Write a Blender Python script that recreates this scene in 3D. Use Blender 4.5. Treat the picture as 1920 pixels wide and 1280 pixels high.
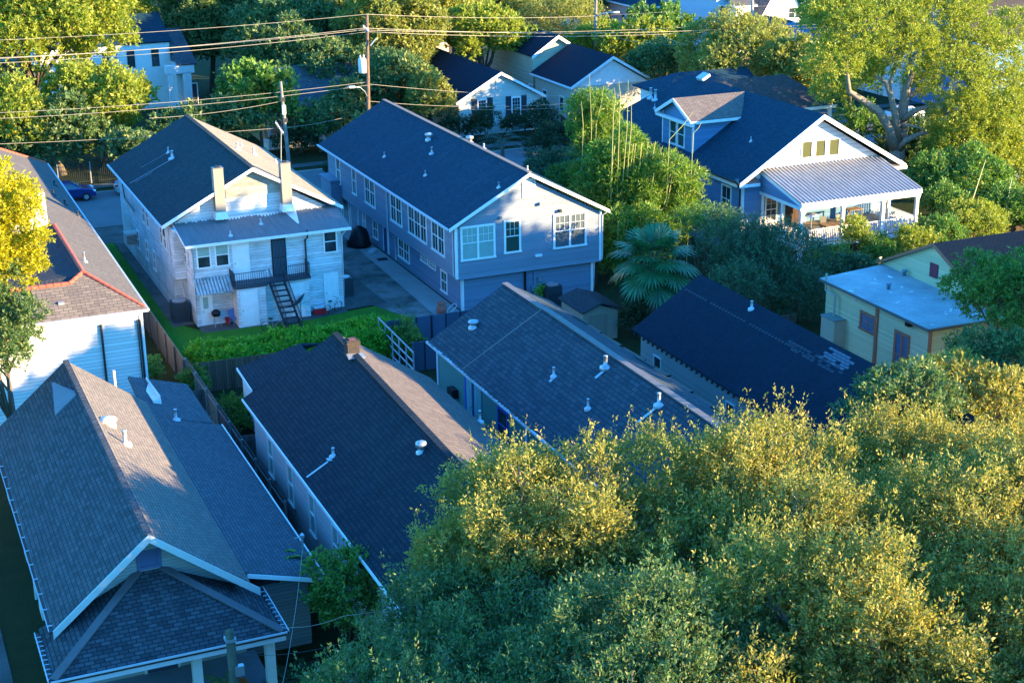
import bpy, math, random
import numpy as np
from mathutils import Vector, Matrix
for o in list(bpy.data.objects): bpy.data.objects.remove(o)
S = bpy.context.scene
COL = S.collection
rnd = random.Random(7)

# ---------------------------------------------------------------- camera, sky, sun, exposure
FPX, HD, PT, RO, CH = 2938.5, math.radians(22.95), math.radians(19.05), math.radians(-0.8), 30.0
_s, _c, _sp, _cp = math.sin(HD), math.cos(HD), math.sin(PT), math.cos(PT)
_right = Vector((_c, -_s, 0)); _fwd = Vector((_s*_cp, _c*_cp, -_sp)); _down = Vector((-_s*_sp, -_c*_sp, -_cp))
CX = math.cos(RO)*_right - math.sin(RO)*_down
CY = math.sin(RO)*_right + math.cos(RO)*_down
CP = Vector((0, 0, CH))
cam = bpy.data.cameras.new('camera'); camo = bpy.data.objects.new('camera', cam); COL.objects.link(camo)
cam.sensor_width = 36; cam.lens = 36*FPX/1920; cam.clip_start = 0.5; cam.clip_end = 3000
R = Matrix((CX, -CY, -_fwd)).transposed()
camo.matrix_world = Matrix.Translation(CP) @ R.to_4x4()
S.camera = camo
def at(px, py, x=None, y=None, z=None):
    """photo pixel -> the world point where its ray meets the plane x=, y= or z="""
    d = (px-960)/FPX*CX + (py-640)/FPX*CY + _fwd
    if x is not None: t = (x-CP.x)/d.x
    elif y is not None: t = (y-CP.y)/d.y
    else: t = (z-CP.z)/d.z
    return CP + d*t

SUN = Vector((0.80, -0.585, 0.185)).normalized()
el = math.asin(SUN.z)
w = bpy.data.worlds.new("World"); S.world = w; w.use_nodes = True
nt = w.node_tree; bg = nt.nodes['Background']
sky = nt.nodes.new('ShaderNodeTexSky'); sky.sky_type = 'NISHITA'; sky.sun_disc = False
sky.sun_elevation = el; sky.sun_rotation = math.atan2(SUN.x, SUN.y)
sky.air_density = 1.6; sky.dust_density = 0.3; sky.ozone_density = 4.0
hs = nt.nodes.new('ShaderNodeHueSaturation'); hs.inputs['Saturation'].default_value = 1.08
tint = nt.nodes.new('ShaderNodeMix'); tint.data_type = 'RGBA'; tint.blend_type = 'MULTIPLY'; tint.inputs['Factor'].default_value = 1
tint.inputs[7].default_value = (.24, .83, 1.42, 1)
nt.links.new(sky.outputs[0], hs.inputs['Color']); nt.links.new(hs.outputs[0], tint.inputs[6]); nt.links.new(tint.outputs[2], bg.inputs[0])
bg.inputs[1].default_value = 0.15
sl = bpy.data.lights.new('sun', 'SUN'); sl.energy = 4.4; sl.angle = math.radians(0.5); sl.color = (1.0, 0.71, 0.34)
so = bpy.data.objects.new('sun', sl); COL.objects.link(so)
so.rotation_euler = SUN.to_track_quat('Z', 'Y').to_euler(); so.location = (60, -60, 60)
S.view_settings.view_transform = 'Standard'; S.view_settings.look = 'None'
S.view_settings.exposure = 2.6; S.view_settings.gamma = 1
S.cycles.max_bounces = 6; S.cycles.diffuse_bounces = 3; S.cycles.glossy_bounces = 2; S.cycles.transparent_max_bounces = 4

# ---------------------------------------------------------------- materials
MATS = {}
class NT:
    def __init__(s, name):
        s.m = bpy.data.materials.new(name); s.m.use_nodes = True; s.t = s.m.node_tree
        s.b = s.t.nodes['Principled BSDF']
    def n(s, typ, **kw):
        n = s.t.nodes.new('ShaderNode'+typ)
        for k, v in kw.items():
            if k in n.inputs.keys() if isinstance(k, str) else False: n.inputs[k].default_value = v
            else: setattr(n, k, v)
        return n
    def l(s, a, b): s.t.links.new(a, b)
    def val(s, x): return x
    def mix(s, fac, a, b, blend='MIX'):
        n = s.t.nodes.new('ShaderNodeMix'); n.data_type = 'RGBA'; n.blend_type = blend
        for sock, v in ((n.inputs['Factor'], fac), (n.inputs[6], a), (n.inputs[7], b)):
            if hasattr(v, 'is_linked'): s.l(v, sock)
            elif isinstance(v, (tuple, list)): sock.default_value = (*v[:3], 1)
            else: sock.default_value = v
        return n.outputs[2]
    def noise(s, vec, scale, detail=4, rough=.6, dist=0):
        n = s.t.nodes.new('ShaderNodeTexNoise'); n.inputs['Scale'].default_value = scale
        n.inputs['Detail'].default_value = detail; n.inputs['Roughness'].default_value = rough; n.inputs['Distortion'].default_value = dist
        if vec: s.l(vec, n.inputs['Vector'])
        return n.outputs['Fac']
    def ramp(s, fac, a, b):
        n = s.t.nodes.new('ShaderNodeMapRange'); n.inputs[1].default_value = a; n.inputs[2].default_value = b
        s.l(fac, n.inputs[0]); return n.outputs[0]
    def math(s, op, a, b=None):
        n = s.t.nodes.new('ShaderNodeMath'); n.operation = op
        for i, v in enumerate((a, b)):
            if v is None: continue
            if hasattr(v, 'is_linked'): s.l(v, n.inputs[i])
            else: n.inputs[i].default_value = v
        return n.outputs[0]
    def uv(s): return s.n('TexCoord').outputs['UV']
    def obj(s): return s.n('TexCoord').outputs['Object']
    def scalevec(s, vec, sc, loc=(0,0,0)):
        n = s.t.nodes.new('ShaderNodeMapping'); n.inputs['Scale'].default_value = sc; n.inputs['Location'].default_value = loc
        s.l(vec, n.inputs['Vector']); return n.outputs[0]
    def col(s, c):
        if hasattr(c, 'is_linked'): s.l(c, s.b.inputs['Base Color'])
        else: s.b.inputs['Base Color'].default_value = (*c, 1)
    def bump(s, h, strength=.5, dist=.02):
        n = s.t.nodes.new('ShaderNodeBump'); n.inputs['Strength'].default_value = strength; n.inputs['Distance'].default_value = dist
        s.l(h, n.inputs['Height']); s.l(n.outputs[0], s.b.inputs['Normal'])
    def fin(s, rough=.7, spec=.3, metal=0):
        s.b.inputs['Roughness'].default_value = rough; s.b.inputs['Specular IOR Level'].default_value = spec; s.b.inputs['Metallic'].default_value = metal
        return s.m
def cached(f):
    def g(name, *a, **k):
        if name not in MATS: MATS[name] = f(name, *a, **k)
        return MATS[name]
    return g
@cached
def shingle(name, c1, c2, gap=(.01,.012,.015), row=.15, wid=.32, stain=.35, patch=None):
    m = NT(name); uv = m.uv()
    br = m.t.nodes.new('ShaderNodeTexBrick'); br.offset = .5
    m.l(uv, br.inputs['Vector'])
    br.inputs['Color1'].default_value = (*c1, 1); br.inputs['Color2'].default_value = (*c2, 1); br.inputs['Mortar'].default_value = (*gap, 1)
    br.inputs['Scale'].default_value = 1; br.inputs['Mortar Size'].default_value = .022; br.inputs['Mortar Smooth'].default_value = .6
    br.inputs['Brick Width'].default_value = wid; br.inputs['Row Height'].default_value = row; br.inputs['Bias'].default_value = 0
    big = m.ramp(m.noise(m.scalevec(uv, (.8, .25, 1)), .7, 5, .65), .3, .75)
    c = m.mix(m.math('MULTIPLY', big, stain), br.outputs['Color'], tuple(x*.45 for x in c1))
    run = m.ramp(m.noise(m.scalevec(uv, (2.6, .16, 1)), 1.0, 5, .75, .4), .5, .8)     # water runs down the slope
    c = m.mix(m.math('MULTIPLY', run, .45), c, tuple(x*.38 for x in c2))
    pale = m.ramp(m.noise(m.scalevec(uv, (1.3, .3, 1), (7, 3, 0)), .9, 4, .6, .3), .6, .8)
    c = m.mix(m.math('MULTIPLY', pale, .22), c, tuple(min(1, x*1.9) for x in c1))
    fine = m.ramp(m.noise(uv, 45, 3, .7), .3, .7)
    c = m.mix(m.math('MULTIPLY', fine, .22), c, tuple(min(1, x*1.7) for x in c2))
    lich = m.ramp(m.noise(uv, 2.3, 6, .75, .5), .62, .75)
    c = m.mix(m.math('MULTIPLY', lich, .28), c, tuple(min(1, x*2.2) for x in c2))
    m.col(c)
    h = m.math('ADD', br.outputs['Fac'], m.math('MULTIPLY', fine, -.3))
    m.bump(m.math('MULTIPLY', h, -1), .6, .012)
    return m.fin(.9, .12)
@cached
def siding(name, c, lap=.14, dirt=.25, dirtcol=(.12,.13,.12), vert=False, streak=1.0):
    m = NT(name); uv = m.uv(); sep = m.n('SeparateXYZ'); m.l(uv, sep.inputs[0])
    v = sep.outputs['X' if vert else 'Y']
    f = m.math('FRACT', m.math('DIVIDE', v, lap))
    line = m.math('LESS_THAN', f, .13)
    n1 = m.ramp(m.noise(m.scalevec(uv, (.6, 1.2, 1)), .9, 6, .7), .45, .85)
    n2 = m.ramp(m.noise(m.scalevec(uv, (1.2, 9, 1)), 1.3, 5, .8), .5, .9)
    dd = m.math('MULTIPLY', m.math('ADD', n1, m.math('MULTIPLY', n2, streak)), dirt)
    wn = m.t.nodes.new('ShaderNodeTexWhiteNoise'); wn.noise_dimensions = '1D'; m.l(m.math('FLOOR', m.math('DIVIDE', v, lap)), wn.inputs['W'])
    cb_ = m.mix(wn.outputs['Value'], tuple(x*.84 for x in c), tuple(min(1, x*1.04) for x in c))
    cc = m.mix(dd, cb_, dirtcol)
    cc = m.mix(m.math('MULTIPLY', line, .75), cc, tuple(x*.4 for x in c))  # dark lap line: the gap between boards with its shadow painted in
    m.col(cc); m.bump(m.math('SUBTRACT', 1.0, f), .8, .02)
    return m.fin(.6, .3)
@cached
def paint(name, c, rough=.55, var=.18, spec=.3, metal=0):
    m = NT(name); o = m.obj()
    n = m.ramp(m.noise(o, 2.2, 6, .7), .4, .8)
    m.col(m.mix(m.math('MULTIPLY', n, var*2), c, tuple(x*.55 for x in c))); return m.fin(rough, spec, metal)
@cached
def glass(name, c=(.02,.03,.035)):
    m = NT(name); m.col(m.mix(m.ramp(m.noise(m.obj(), 1.3, 2), .35, .7), c, tuple(x*1.8+.01 for x in c))); return m.fin(.06, .9)
@cached
def concrete(name, c=(.25,.25,.24), dark=(.06,.07,.06), amt=.6, moss=None, rough=.9):
    m = NT(name); o = m.n('NewGeometry').outputs['Position']
    a = m.ramp(m.noise(o, .45, 8, .7, .6), .42, .68)
    c1 = m.mix(m.math('MULTIPLY', a, amt), c, dark)
    b = m.ramp(m.noise(o, 9, 4, .7), .3, .8); c1 = m.mix(m.math('MULTIPLY', b, .25), c1, tuple(x*.5 for x in c))
    if moss: c1 = m.mix(m.math('MULTIPLY', m.ramp(m.noise(o, .8, 6, .75, 1.), .56, .66), .7), c1, moss)
    m.col(c1); m.bump(b, .3, .01); return m.fin(rough, .2)
@cached
def grassm(name, c1=(.035,.075,.015), c2=(.055,.12,.02), c3=(.03,.03,.012)):
    m = NT(name); o = m.n('NewGeometry').outputs['Position']
    c = m.mix(m.ramp(m.noise(o, 1.1, 6, .7), .3, .7), c1, c2)
    c = m.mix(m.math('MULTIPLY', m.ramp(m.noise(o, .35, 5, .7), .55, .75), .6), c, c3)
    g = m.noise(o, 22, 3, .8); c = m.mix(m.math('MULTIPLY', m.ramp(g, .35, .7), .45), c, tuple(x*.4 for x in c1))
    m.col(c); m.bump(g, 1, .06); return m.fin(.95, .1)
@cached
def wood(name, c=(.14,.12,.10), plank=.14, dark=.45):
    m = NT(name); uv = m.uv(); sep = m.n('SeparateXYZ'); m.l(uv, sep.inputs[0])
    f = m.math('FRACT', m.math('DIVIDE', sep.outputs['X'], plank))
    line = m.math('LESS_THAN', f, .12)
    cell = m.t.nodes.new('ShaderNodeTexWhiteNoise'); cell.noise_dimensions = '1D'
    m.l(m.math('FLOOR', m.math('DIVIDE', sep.outputs['X'], plank)), cell.inputs['W'])
    c1 = m.mix(cell.outputs['Value'], tuple(x*.7 for x in c), tuple(min(1, x*1.3) for x in c))
    g = m.ramp(m.noise(m.scalevec(uv, (14, 1.2, 1)), 1.5, 5, .7), .3, .75)
    c1 = m.mix(m.math('MULTIPLY', g, .4), c1, tuple(x*.5 for x in c))
    c1 = m.mix(m.math('MULTIPLY', line, .8), c1, tuple(x*.15 for x in c))
    m.col(c1); m.bump(m.math('SUBTRACT', 1, line), .6, .02); return m.fin(.85, .2)
@cached
def bark(name, c=(.16,.13,.10)):
    m = NT(name); o = m.obj(); n = m.noise(m.scalevec(o, (3, 3, .8)), 3, 6, .75)
    m.col(m.mix(m.ramp(n, .35, .7), tuple(x*.45 for x in c), c)); m.bump(n, .8, .05); return m.fin(.9, .15)
@cached
def leaf(name, c1, c2, c3=None, trans=.28, rough=.5, spec=.35, vscale=.8):
    """leaf cards: every leaf its own tint, every spray its own, warm new growth here and there"""
    m = NT(name); g = m.n('NewGeometry'); rd = g.outputs['Random Per Island']
    n = m.ramp(m.noise(m.obj(), vscale, 3, .6), .35, .65)
    c = m.mix(n, c1, c2)
    c = m.mix(m.math('MULTIPLY', rd, .55), c, tuple(x*.45 for x in c1))
    if c3:
        f = m.math('MULTIPLY', m.math('GREATER_THAN', rd, .80), .75); c = m.mix(f, c, c3)
    m.col(c); m.fin(rough, spec)
    tr = m.n('BsdfTranslucent'); m.l(m.mix(1.0, c, (1.0, 1.0, .55), 'MULTIPLY'), tr.inputs['Color'])
    ms = m.n('MixShader'); ms.inputs[0].default_value = trans
    m.l(m.b.outputs[0], ms.inputs[1]); m.l(tr.outputs[0], ms.inputs[2])
    m.l(ms.outputs[0], m.t.nodes['Material Output'].inputs['Surface'])
    return m.m

# ---------------------------------------------------------------- mesh builder
ORG = {}
def V3(p): return Vector(p)
class MB:
    def __init__(s): s.v = []; s.f = []; s.g = []
    def face(s, *pts):
        b = len(s.v); s.v += [tuple(p) for p in pts]; s.f.append(tuple(range(b, b+len(pts)))); return s
    def solid(s, bottom, top):
        n = len(bottom); b = len(s.v); s.g.append((b, len(s.f))); s.v += [tuple(p) for p in bottom]+[tuple(p) for p in top]
        s.f.append(tuple(b+i for i in reversed(range(n)))); s.f.append(tuple(b+n+i for i in range(n)))
        for i in range(n): j = (i+1) % n; s.f.append((b+i, b+j, b+n+j, b+n+i))
        return s
    def box(s, x0, x1, y0, y1, z0, z1):
        if x0 > x1: x0, x1 = x1, x0
        if y0 > y1: y0, y1 = y1, y0
        if z0 > z1: z0, z1 = z1, z0
        r = [(x0,y0),(x1,y0),(x1,y1),(x0,y1)]
        return s.solid([(x,y,z0) for x,y in r], [(x,y,z1) for x,y in r])
    def cbox(s, x, y, z, w, d, h): return s.box(x-w/2, x+w/2, y-d/2, y+d/2, z, z+h)
    def bar(s, a, b, w, h=None, up=(0,0,1)):
        a = Vector(a); b = Vector(b); h = h or w; d = (b-a).normalized(); u = Vector(up)
        if abs(d.dot(u)) > .98: u = Vector((1, 0, 0))
        r = d.cross(u).normalized()*w/2; u = r.normalized().cross(d).normalized()*h/2
        q = [-r-u, r-u, r+u, -r+u]
        return s.solid([b+p for p in q][::-1], [a+p for p in q][::-1])
    def slab(s, pts, t):
        """a plate: pts the top face counter-clockwise from above, t its thickness straight down along its normal"""
        p = [Vector(q) for q in pts]; n = (p[1]-p[0]).cross(p[2]-p[0]).normalized()
        return s.solid([q-n*t for q in p], p)
    def tube(s, pts, r, seg=8, cap=True):
        pts = [Vector(p) for p in pts]; rs = r if isinstance(r, (list, tuple)) else [r]*len(pts); b0 = len(s.v); ref = None
        for i, p in enumerate(pts):
            d = (pts[min(i+1, len(pts)-1)]-pts[max(i-1, 0)]).normalized()
            if ref is None:
                ref = Vector((0,0,1)) if abs(d.z) < .9 else Vector((1,0,0))
            a = d.cross(ref).normalized(); c = d.cross(a).normalized(); ref = -c if False else ref
            for k in range(seg):
                t = 2*math.pi*k/seg; s.v.append(tuple(p+(a*math.cos(t)+c*math.sin(t))*rs[i]))
        for i in range(len(pts)-1):
            for k in range(seg):
                j = (k+1) % seg; s.f.append((b0+i*seg+k, b0+i*seg+j, b0+(i+1)*seg+j, b0+(i+1)*seg+k))
        if cap: s.f.append(tuple(b0+k for k in reversed(range(seg)))); s.f.append(tuple(b0+(len(pts)-1)*seg+k for k in range(seg)))
        return s
    def lathe(s, x, y, prof, seg=16):
        b0 = len(s.v)
        for r, z in prof:
            for k in range(seg): t = 2*math.pi*k/seg; s.v.append((x+r*math.cos(t), y+r*math.sin(t), z))
        for i in range(len(prof)-1):
            for k in range(seg): j = (k+1) % seg; s.f.append((b0+i*seg+k, b0+i*seg+j, b0+(i+1)*seg+j, b0+(i+1)*seg+k))
        s.f.append(tuple(b0+k for k in reversed(range(seg)))); s.f.append(tuple(b0+(len(prof)-1)*seg+k for k in range(seg)))
        return s
    def rot(s, c, ang):
        ca, sa = math.cos(ang), math.sin(ang)
        s.v = [(c[0]+(x-c[0])*ca-(y-c[1])*sa, c[1]+(x-c[0])*sa+(y-c[1])*ca, z) for x, y, z in s.v]; return s
    def build_each(s, name, mat, parent=None):
        """every solid becomes a part of its own"""
        ends = s.g[1:]+[(len(s.v), len(s.f))]; out = []
        for (a, f), (b, h) in zip(s.g, ends):
            q = MB(); q.v = s.v[a:b]; q.f = [tuple(i-a for i in t) for t in s.f[f:h]]; out.append(q.build(name, mat, parent))
        return out
    def build(s, name, mat, parent=None, smooth=False, **props):
        org = ORG[parent.name] if parent else Vector((0, 0, 0))
        me = bpy.data.meshes.new(name); vv = [tuple(Vector(p)-org) for p in s.v]
        me.from_pydata(vv, [], s.f); me.update()
        ul = me.uv_layers.new(name='UVMap'); uvs = np.zeros((len(me.loops), 2), np.float32)
        for p in me.polygons:
            n = p.normal
            if abs(n.z) > .999: ua = Vector((1,0,0)); va = Vector((0,1,0))
            else: ua = Vector((0,0,1)).cross(n).normalized(); va = n.cross(ua)
            for li in p.loop_indices:
                q = Vector(s.v[me.loops[li].vertex_index]); uvs[li] = (q.dot(ua), q.dot(va))
            if smooth: p.use_smooth = True
        ul.data.foreach_set('uv', uvs.ravel())
        me.materials.append(mat)
        o = bpy.data.objects.new(name, me); COL.objects.link(o)
        if parent: o.parent = parent; ORG[o.name] = org
        else: ORG[o.name] = Vector((0, 0, 0))
        for k, v in props.items(): o[k] = v
        return o
def tag(o, label=None, cat=None, group=None, kind=None):
    if label: o['label'] = label
    if cat: o['category'] = cat
    if group: o['group'] = group
    if kind: o['kind'] = kind
    return o
def empty(name, loc, label, cat, group=None):
    o = bpy.data.objects.new(name, None); COL.objects.link(o); o.location = loc; o.empty_display_size = .3
    ORG[o.name] = Vector(loc); return tag(o, label, cat, group)
def single(mb, name, mat, label, cat, group=None, smooth=False):
    """a thing of one mesh, its origin moved to its base"""
    xs = [p[0] for p in mb.v]; ys = [p[1] for p in mb.v]; zs = [p[2] for p in mb.v]
    c = ((min(xs)+max(xs))/2, (min(ys)+max(ys))/2, min(zs))
    mb.v = [(x-c[0], y-c[1], z-c[2]) for x, y, z in mb.v]
    o = mb.build(name, mat, None, smooth); o.location = c; return tag(o, label, cat, group)
def copy_tree(o, loc=None, rz=None, sc=None, label=None, parent=None):
    c = o.copy(); COL.objects.link(c); ORG[c.name] = ORG.get(o.name, Vector((0,0,0)))
    if parent: c.parent = parent
    if loc is not None: c.location = loc
    if rz is not None: c.rotation_euler = (0, 0, rz)
    if sc is not None: c.scale = sc if isinstance(sc, tuple) else (sc, sc, sc)
    if label: c['label'] = label
    for ch in list(o.children): copy_tree(ch, parent=c)
    return c

WHITE = paint('white_trim', (.78,.78,.76)); DARKM = paint('dark_metal', (.03,.035,.04), .5); GALV = paint('galvanised', (.42,.44,.46), .4, .2, .5, .6)
GLASS = glass('dark_glass'); BLIND = paint('blind_glass', (.30,.42,.38), .15, .25, .8)
PVC = paint('white_pvc', (.50,.52,.54), .5); BLACK = paint('black_plastic', (.012,.012,.014), .5)

# ---------------------------------------------------------------- building pieces
def P(ax, p, a, z, off):
    """point on a wall plane. ax 'y-': wall facing -y at y=p, a is x.  'x-'/'x+': wall facing -x/+x at x=p, a is y. off is outwards"""
    return {'y-': (a, p-off, z), 'y+': (a, p+off, z), 'x-': (p-off, a, z), 'x+': (p+off, a, z)}[ax]
def wbox(mb, ax, p, a0, a1, z0, z1, o0, o1):
    u = P(ax, p, a0, z0, o0); v = P(ax, p, a1, z1, o1)
    return mb.box(u[0], v[0], u[1], v[1], u[2], v[2])
def window(root, ax, p, a0, a1, z0, z1, units=1, frame=.09, mat=None, gl=None, bars=(0, 0), sill=True, name='window', blind=0, upper_only=False, rail=True):
    """double-hung sashes in one surround: frame proud of the wall, glass set back in it"""
    mat = mat or WHITE; f = MB(); 
    if a0 > a1: a0, a1 = a1, a0
    if z0 > z1: z0, z1 = z1, z0
    wbox(f, ax, p, a0, a0+frame, z0, z1, -.02, .055); wbox(f, ax, p, a1-frame, a1, z0, z1, -.02, .055)
    wbox(f, ax, p, a0+frame, a1-frame, z1-frame, z1, -.02, .062)
    wbox(f, ax, p, a0-.03, a1+.03, z0-.03, z0+frame*.6, -.02, .095 if sill else .06)
    W = (a1-a0-frame)/units
    for i in range(units):
        b0 = a0+frame+W*i; b1 = b0+W-frame; zm = (z0+z1)/2
        if i: wbox(f, ax, p, b0-frame, b0, z0+frame*.6, z1-frame, -.02, .05)
        if rail: wbox(f, ax, p, b0, b1, zm-.025, zm+.025, -.02, .045)
        nx, nz = bars
        for k in range(1, nx): q = b0+(b1-b0)*k/nx; wbox(f, ax, p, q-.009, q+.009, zm if upper_only else z0+frame*.6, z1-frame, -.02, .032)
        for k in range(1, nz):
            q = zm+(z1-frame-zm)*k/nz; wbox(f, ax, p, b0, b1, q-.009, q+.009, -.02, .030)
            if not upper_only: q = z0+frame*.6+(zm-z0-frame*.6)*k/nz; wbox(f, ax, p, b0, b1, q-.012, q+.012, -.02, .030)
    w_ = f.build(name, mat, root)
    for i in range(units):
        b0 = a0+frame+W*i; b1 = b0+W-frame; zb = z0+frame*.6; zt = z1-frame
        g = MB(); wbox(g, ax, p, b0, b1, zb, zt if not blind else zt-(zt-zb)*blind, -.02, .008)
        if not blind or blind < 1: g.build('pane', gl or GLASS, w_)
        if blind: h = MB(); wbox(h, ax, p, b0, b1, zt-(zt-zb)*blind, zt, -.02, .01); h.build('blind', BLIND, w_)
    return w_
def winpx(root, ax, p, q0, q1, **k):
    """window from two photo corners (upper left, lower right) on the wall plane p"""
    kw = {'y': p} if ax[0] == 'y' else {'x': p}
    A = at(*q0, **kw); B = at(*q1, **kw); i = 0 if ax[0] == 'y' else 1
    return window(root, ax, p, A[i], B[i], A.z, B.z, **k)
def door(root, ax, p, a0, a1, z0, z1, mat=None, frame=.1, fm=None, knob=True, name='door'):
    f = MB(); 
    if a0 > a1: a0, a1 = a1, a0
    wbox(f, ax, p, a0-frame, a0, z0, z1+frame, -.02, .05); wbox(f, ax, p, a1, a1+frame, z0, z1+frame, -.02, .05); wbox(f, ax, p, a0, a1, z1, z1+frame, -.02, .047)
    d = MB(); wbox(d, ax, p, a0, a1, z0, z1, -.02, .02)
    H = z1-z0; W = a1-a0
    for (u0, u1, v0, v1) in ((.12,.46,.08,.42),(.54,.88,.08,.42),(.12,.46,.5,.92),(.54,.88,.5,.92)):
        wbox(d, ax, p, a0+W*u0, a0+W*u1, z0+H*v0, z0+H*v1, .0, .032)
    D = d.build(name, mat or WHITE, root); f.build('door_frame', fm or WHITE, D)
    if knob: k = MB(); wbox(k, ax, p, a0+W*.06, a0+W*.06+.05, z0+H*.45, z0+H*.45+.05, .02, .07); k.build('handle', DARKM, D)
    return D
def gable_walls(mb, x0, x1, y0, y1, zL, zR, xr, zr, z0=0):
    """box with gable ends, ridge along y"""
    pl = [(x0,z0),(x1,z0),(x1,zR),(xr,zr),(x0,zL)]
    return mb.solid([(x,y1,z) for x,z in pl], [(x,y0,z) for x,z in pl]) if False else mb.solid([(x,y1,z) for x,z in pl][::-1], [(x,y0,z) for x,z in pl][::-1])
def roof_slopes(mb, x0, x1, y0, y1, zL, zR, xr, zr, t=.14):
    """two slopes that meet at the ridge (edges given at the outer eaves)"""
    mb.slab([(x0,y0,zL),(xr,y0,zr),(xr,y1,zr),(x0,y1,zL)], t)
    mb.slab([(xr+.002,y0,zr-.002),(x1,y0,zR),(x1,y1,zR),(xr+.002,y1,zr-.002)], t)
def rake(mb, xa, za, xb, zb, y, w=.2, t=.05):
    """a verge board along the sloping roof edge at y, hanging just under the shingles"""
    a = Vector((xa, y-t, za)); b = Vector((xb, y-t, zb)); d = Vector((0, 0, -w))
    u = Vector((0, t, 0))
    if xa > xb: a, b = b, a
    mb.solid([a+d, b+d, b+d+u, a+d+u], [a, b, b+u, a+u])
def ridge_cap(mb, a, b, w=.30, h=.05):
    mb.bar(Vector(a)+Vector((0,0,.0)), Vector(b)+Vector((0,0,.0)), w, h)
def vent_pipe(root, loc, h=.45, r=.05, mat=None, name='vent_pipe'):
    m = MB(); x, y, z = loc
    m.lathe(x, y, [(r*3.2, z-.12), (r*3, z+.02), (r*1.5, z+.08), (r, z+.1), (r, z+h), (r*1.15, z+h), (r*1.15, z+h+.03), (r*.6, z+h+.03)], 12)
    return m.build(name, mat or PVC, root, True)
def turbine(root, loc, r=.17, h=.42, mat=None):
    m = MB(); x, y, z = loc
    m.lathe(x, y, [(r*1.3, z-.2), (r*1.25, z+.02), (r*.75, z+.05), (r*.75, z+h*.45), (r*1.1, z+h*.5), (r*1.35, z+h*.7), (r*1.25, z+h*.9), (r*.7, z+h), (.01, z+h+.02)], 18)
    o = m.build('roof_vent', mat or GALV, root, True)
    k = MB()
    for i in range(14):
        t = 2*math.pi*i/14; k.bar((x+math.cos(t)*r*1.18, y+math.sin(t)*r*1.18, z+h*.5), (x+math.cos(t)*r*1.36, y+math.sin(t)*r*1.36, z+h*.78), .03, .012)
    k.build('vent_fin', mat or GALV, o); return o
def gutter(root, pts, r=.07, mat=None, name='gutter'):
    m = MB(); m.tube(pts, r, 8); return m.build(name, mat or WHITE, root)

# ---------------------------------------------------------------- foliage
def _unit(a): return a/np.maximum(np.linalg.norm(a, axis=1, keepdims=True), 1e-6)
def leaves_mesh(name, base, axis, wid, rs, fold=.5):
    n = len(base); L = np.linalg.norm(axis, axis=1, keepdims=True); a = axis/np.maximum(L, 1e-6)
    rv = _unit(rs.normal(size=(n, 3)) + np.array([0, 0, fold])); b = _unit(np.cross(a, rv))*(L*wid)
    v = np.empty((n, 4, 3), np.float32)
    v[:, 0] = base; v[:, 1] = base+axis*.45+b*.5; v[:, 2] = base+axis; v[:, 3] = base+axis*.45-b*.5
    return quads_mesh(name, v)
def quads_mesh(name, v):
    n = len(v); me = bpy.data.meshes.new(name)
    me.vertices.add(n*4); me.vertices.foreach_set('co', v.reshape(-1).astype(np.float32))
    me.loops.add(n*4); me.loops.foreach_set('vertex_index', np.arange(n*4, dtype=np.int32))
    me.polygons.add(n); me.polygons.foreach_set('loop_start', np.arange(0, n*4, 4, dtype=np.int32))
    me.polygons.foreach_set('loop_total', np.full(n, 4, np.int32)); me.update(calc_edges=True); return me
def spray_points(blobs, per_m2, rs, low=-.5, inner=.72):
    """tips on the skin of the blobs (not where a neighbour covers them), with their outward directions"""
    B = np.array(blobs, float); T = []; D = []
    for i, b in enumerate(B):
        rx, ry, rz = b[3:6]; area = 4*math.pi*((rx*ry)**1.6/3+(rx*rz)**1.6/3+(ry*rz)**1.6/3)**(1/1.6)
        n = max(6, int(area*per_m2)); d = _unit(rs.normal(size=(n, 3))); d = d[d[:, 2] > low]
        sh = 1.04 - .26*np.abs(rs.normal(size=(len(d), 1)))
        p = b[:3] + d*b[3:6]*np.clip(sh, .35, 1.08)
        keep = np.ones(len(p), bool)
        for j, c in enumerate(B):
            if j == i: continue
            if np.linalg.norm(c[:3]-b[:3]) > max(c[3:6])+max(b[3:6]): continue
            keep &= (((p-c[:3])/(c[3:6]*inner))**2).sum(1) > 1
        T.append(p[keep]); D.append(_unit(d[keep]/b[3:6]))
    return np.concatenate(T), np.concatenate(D)
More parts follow.
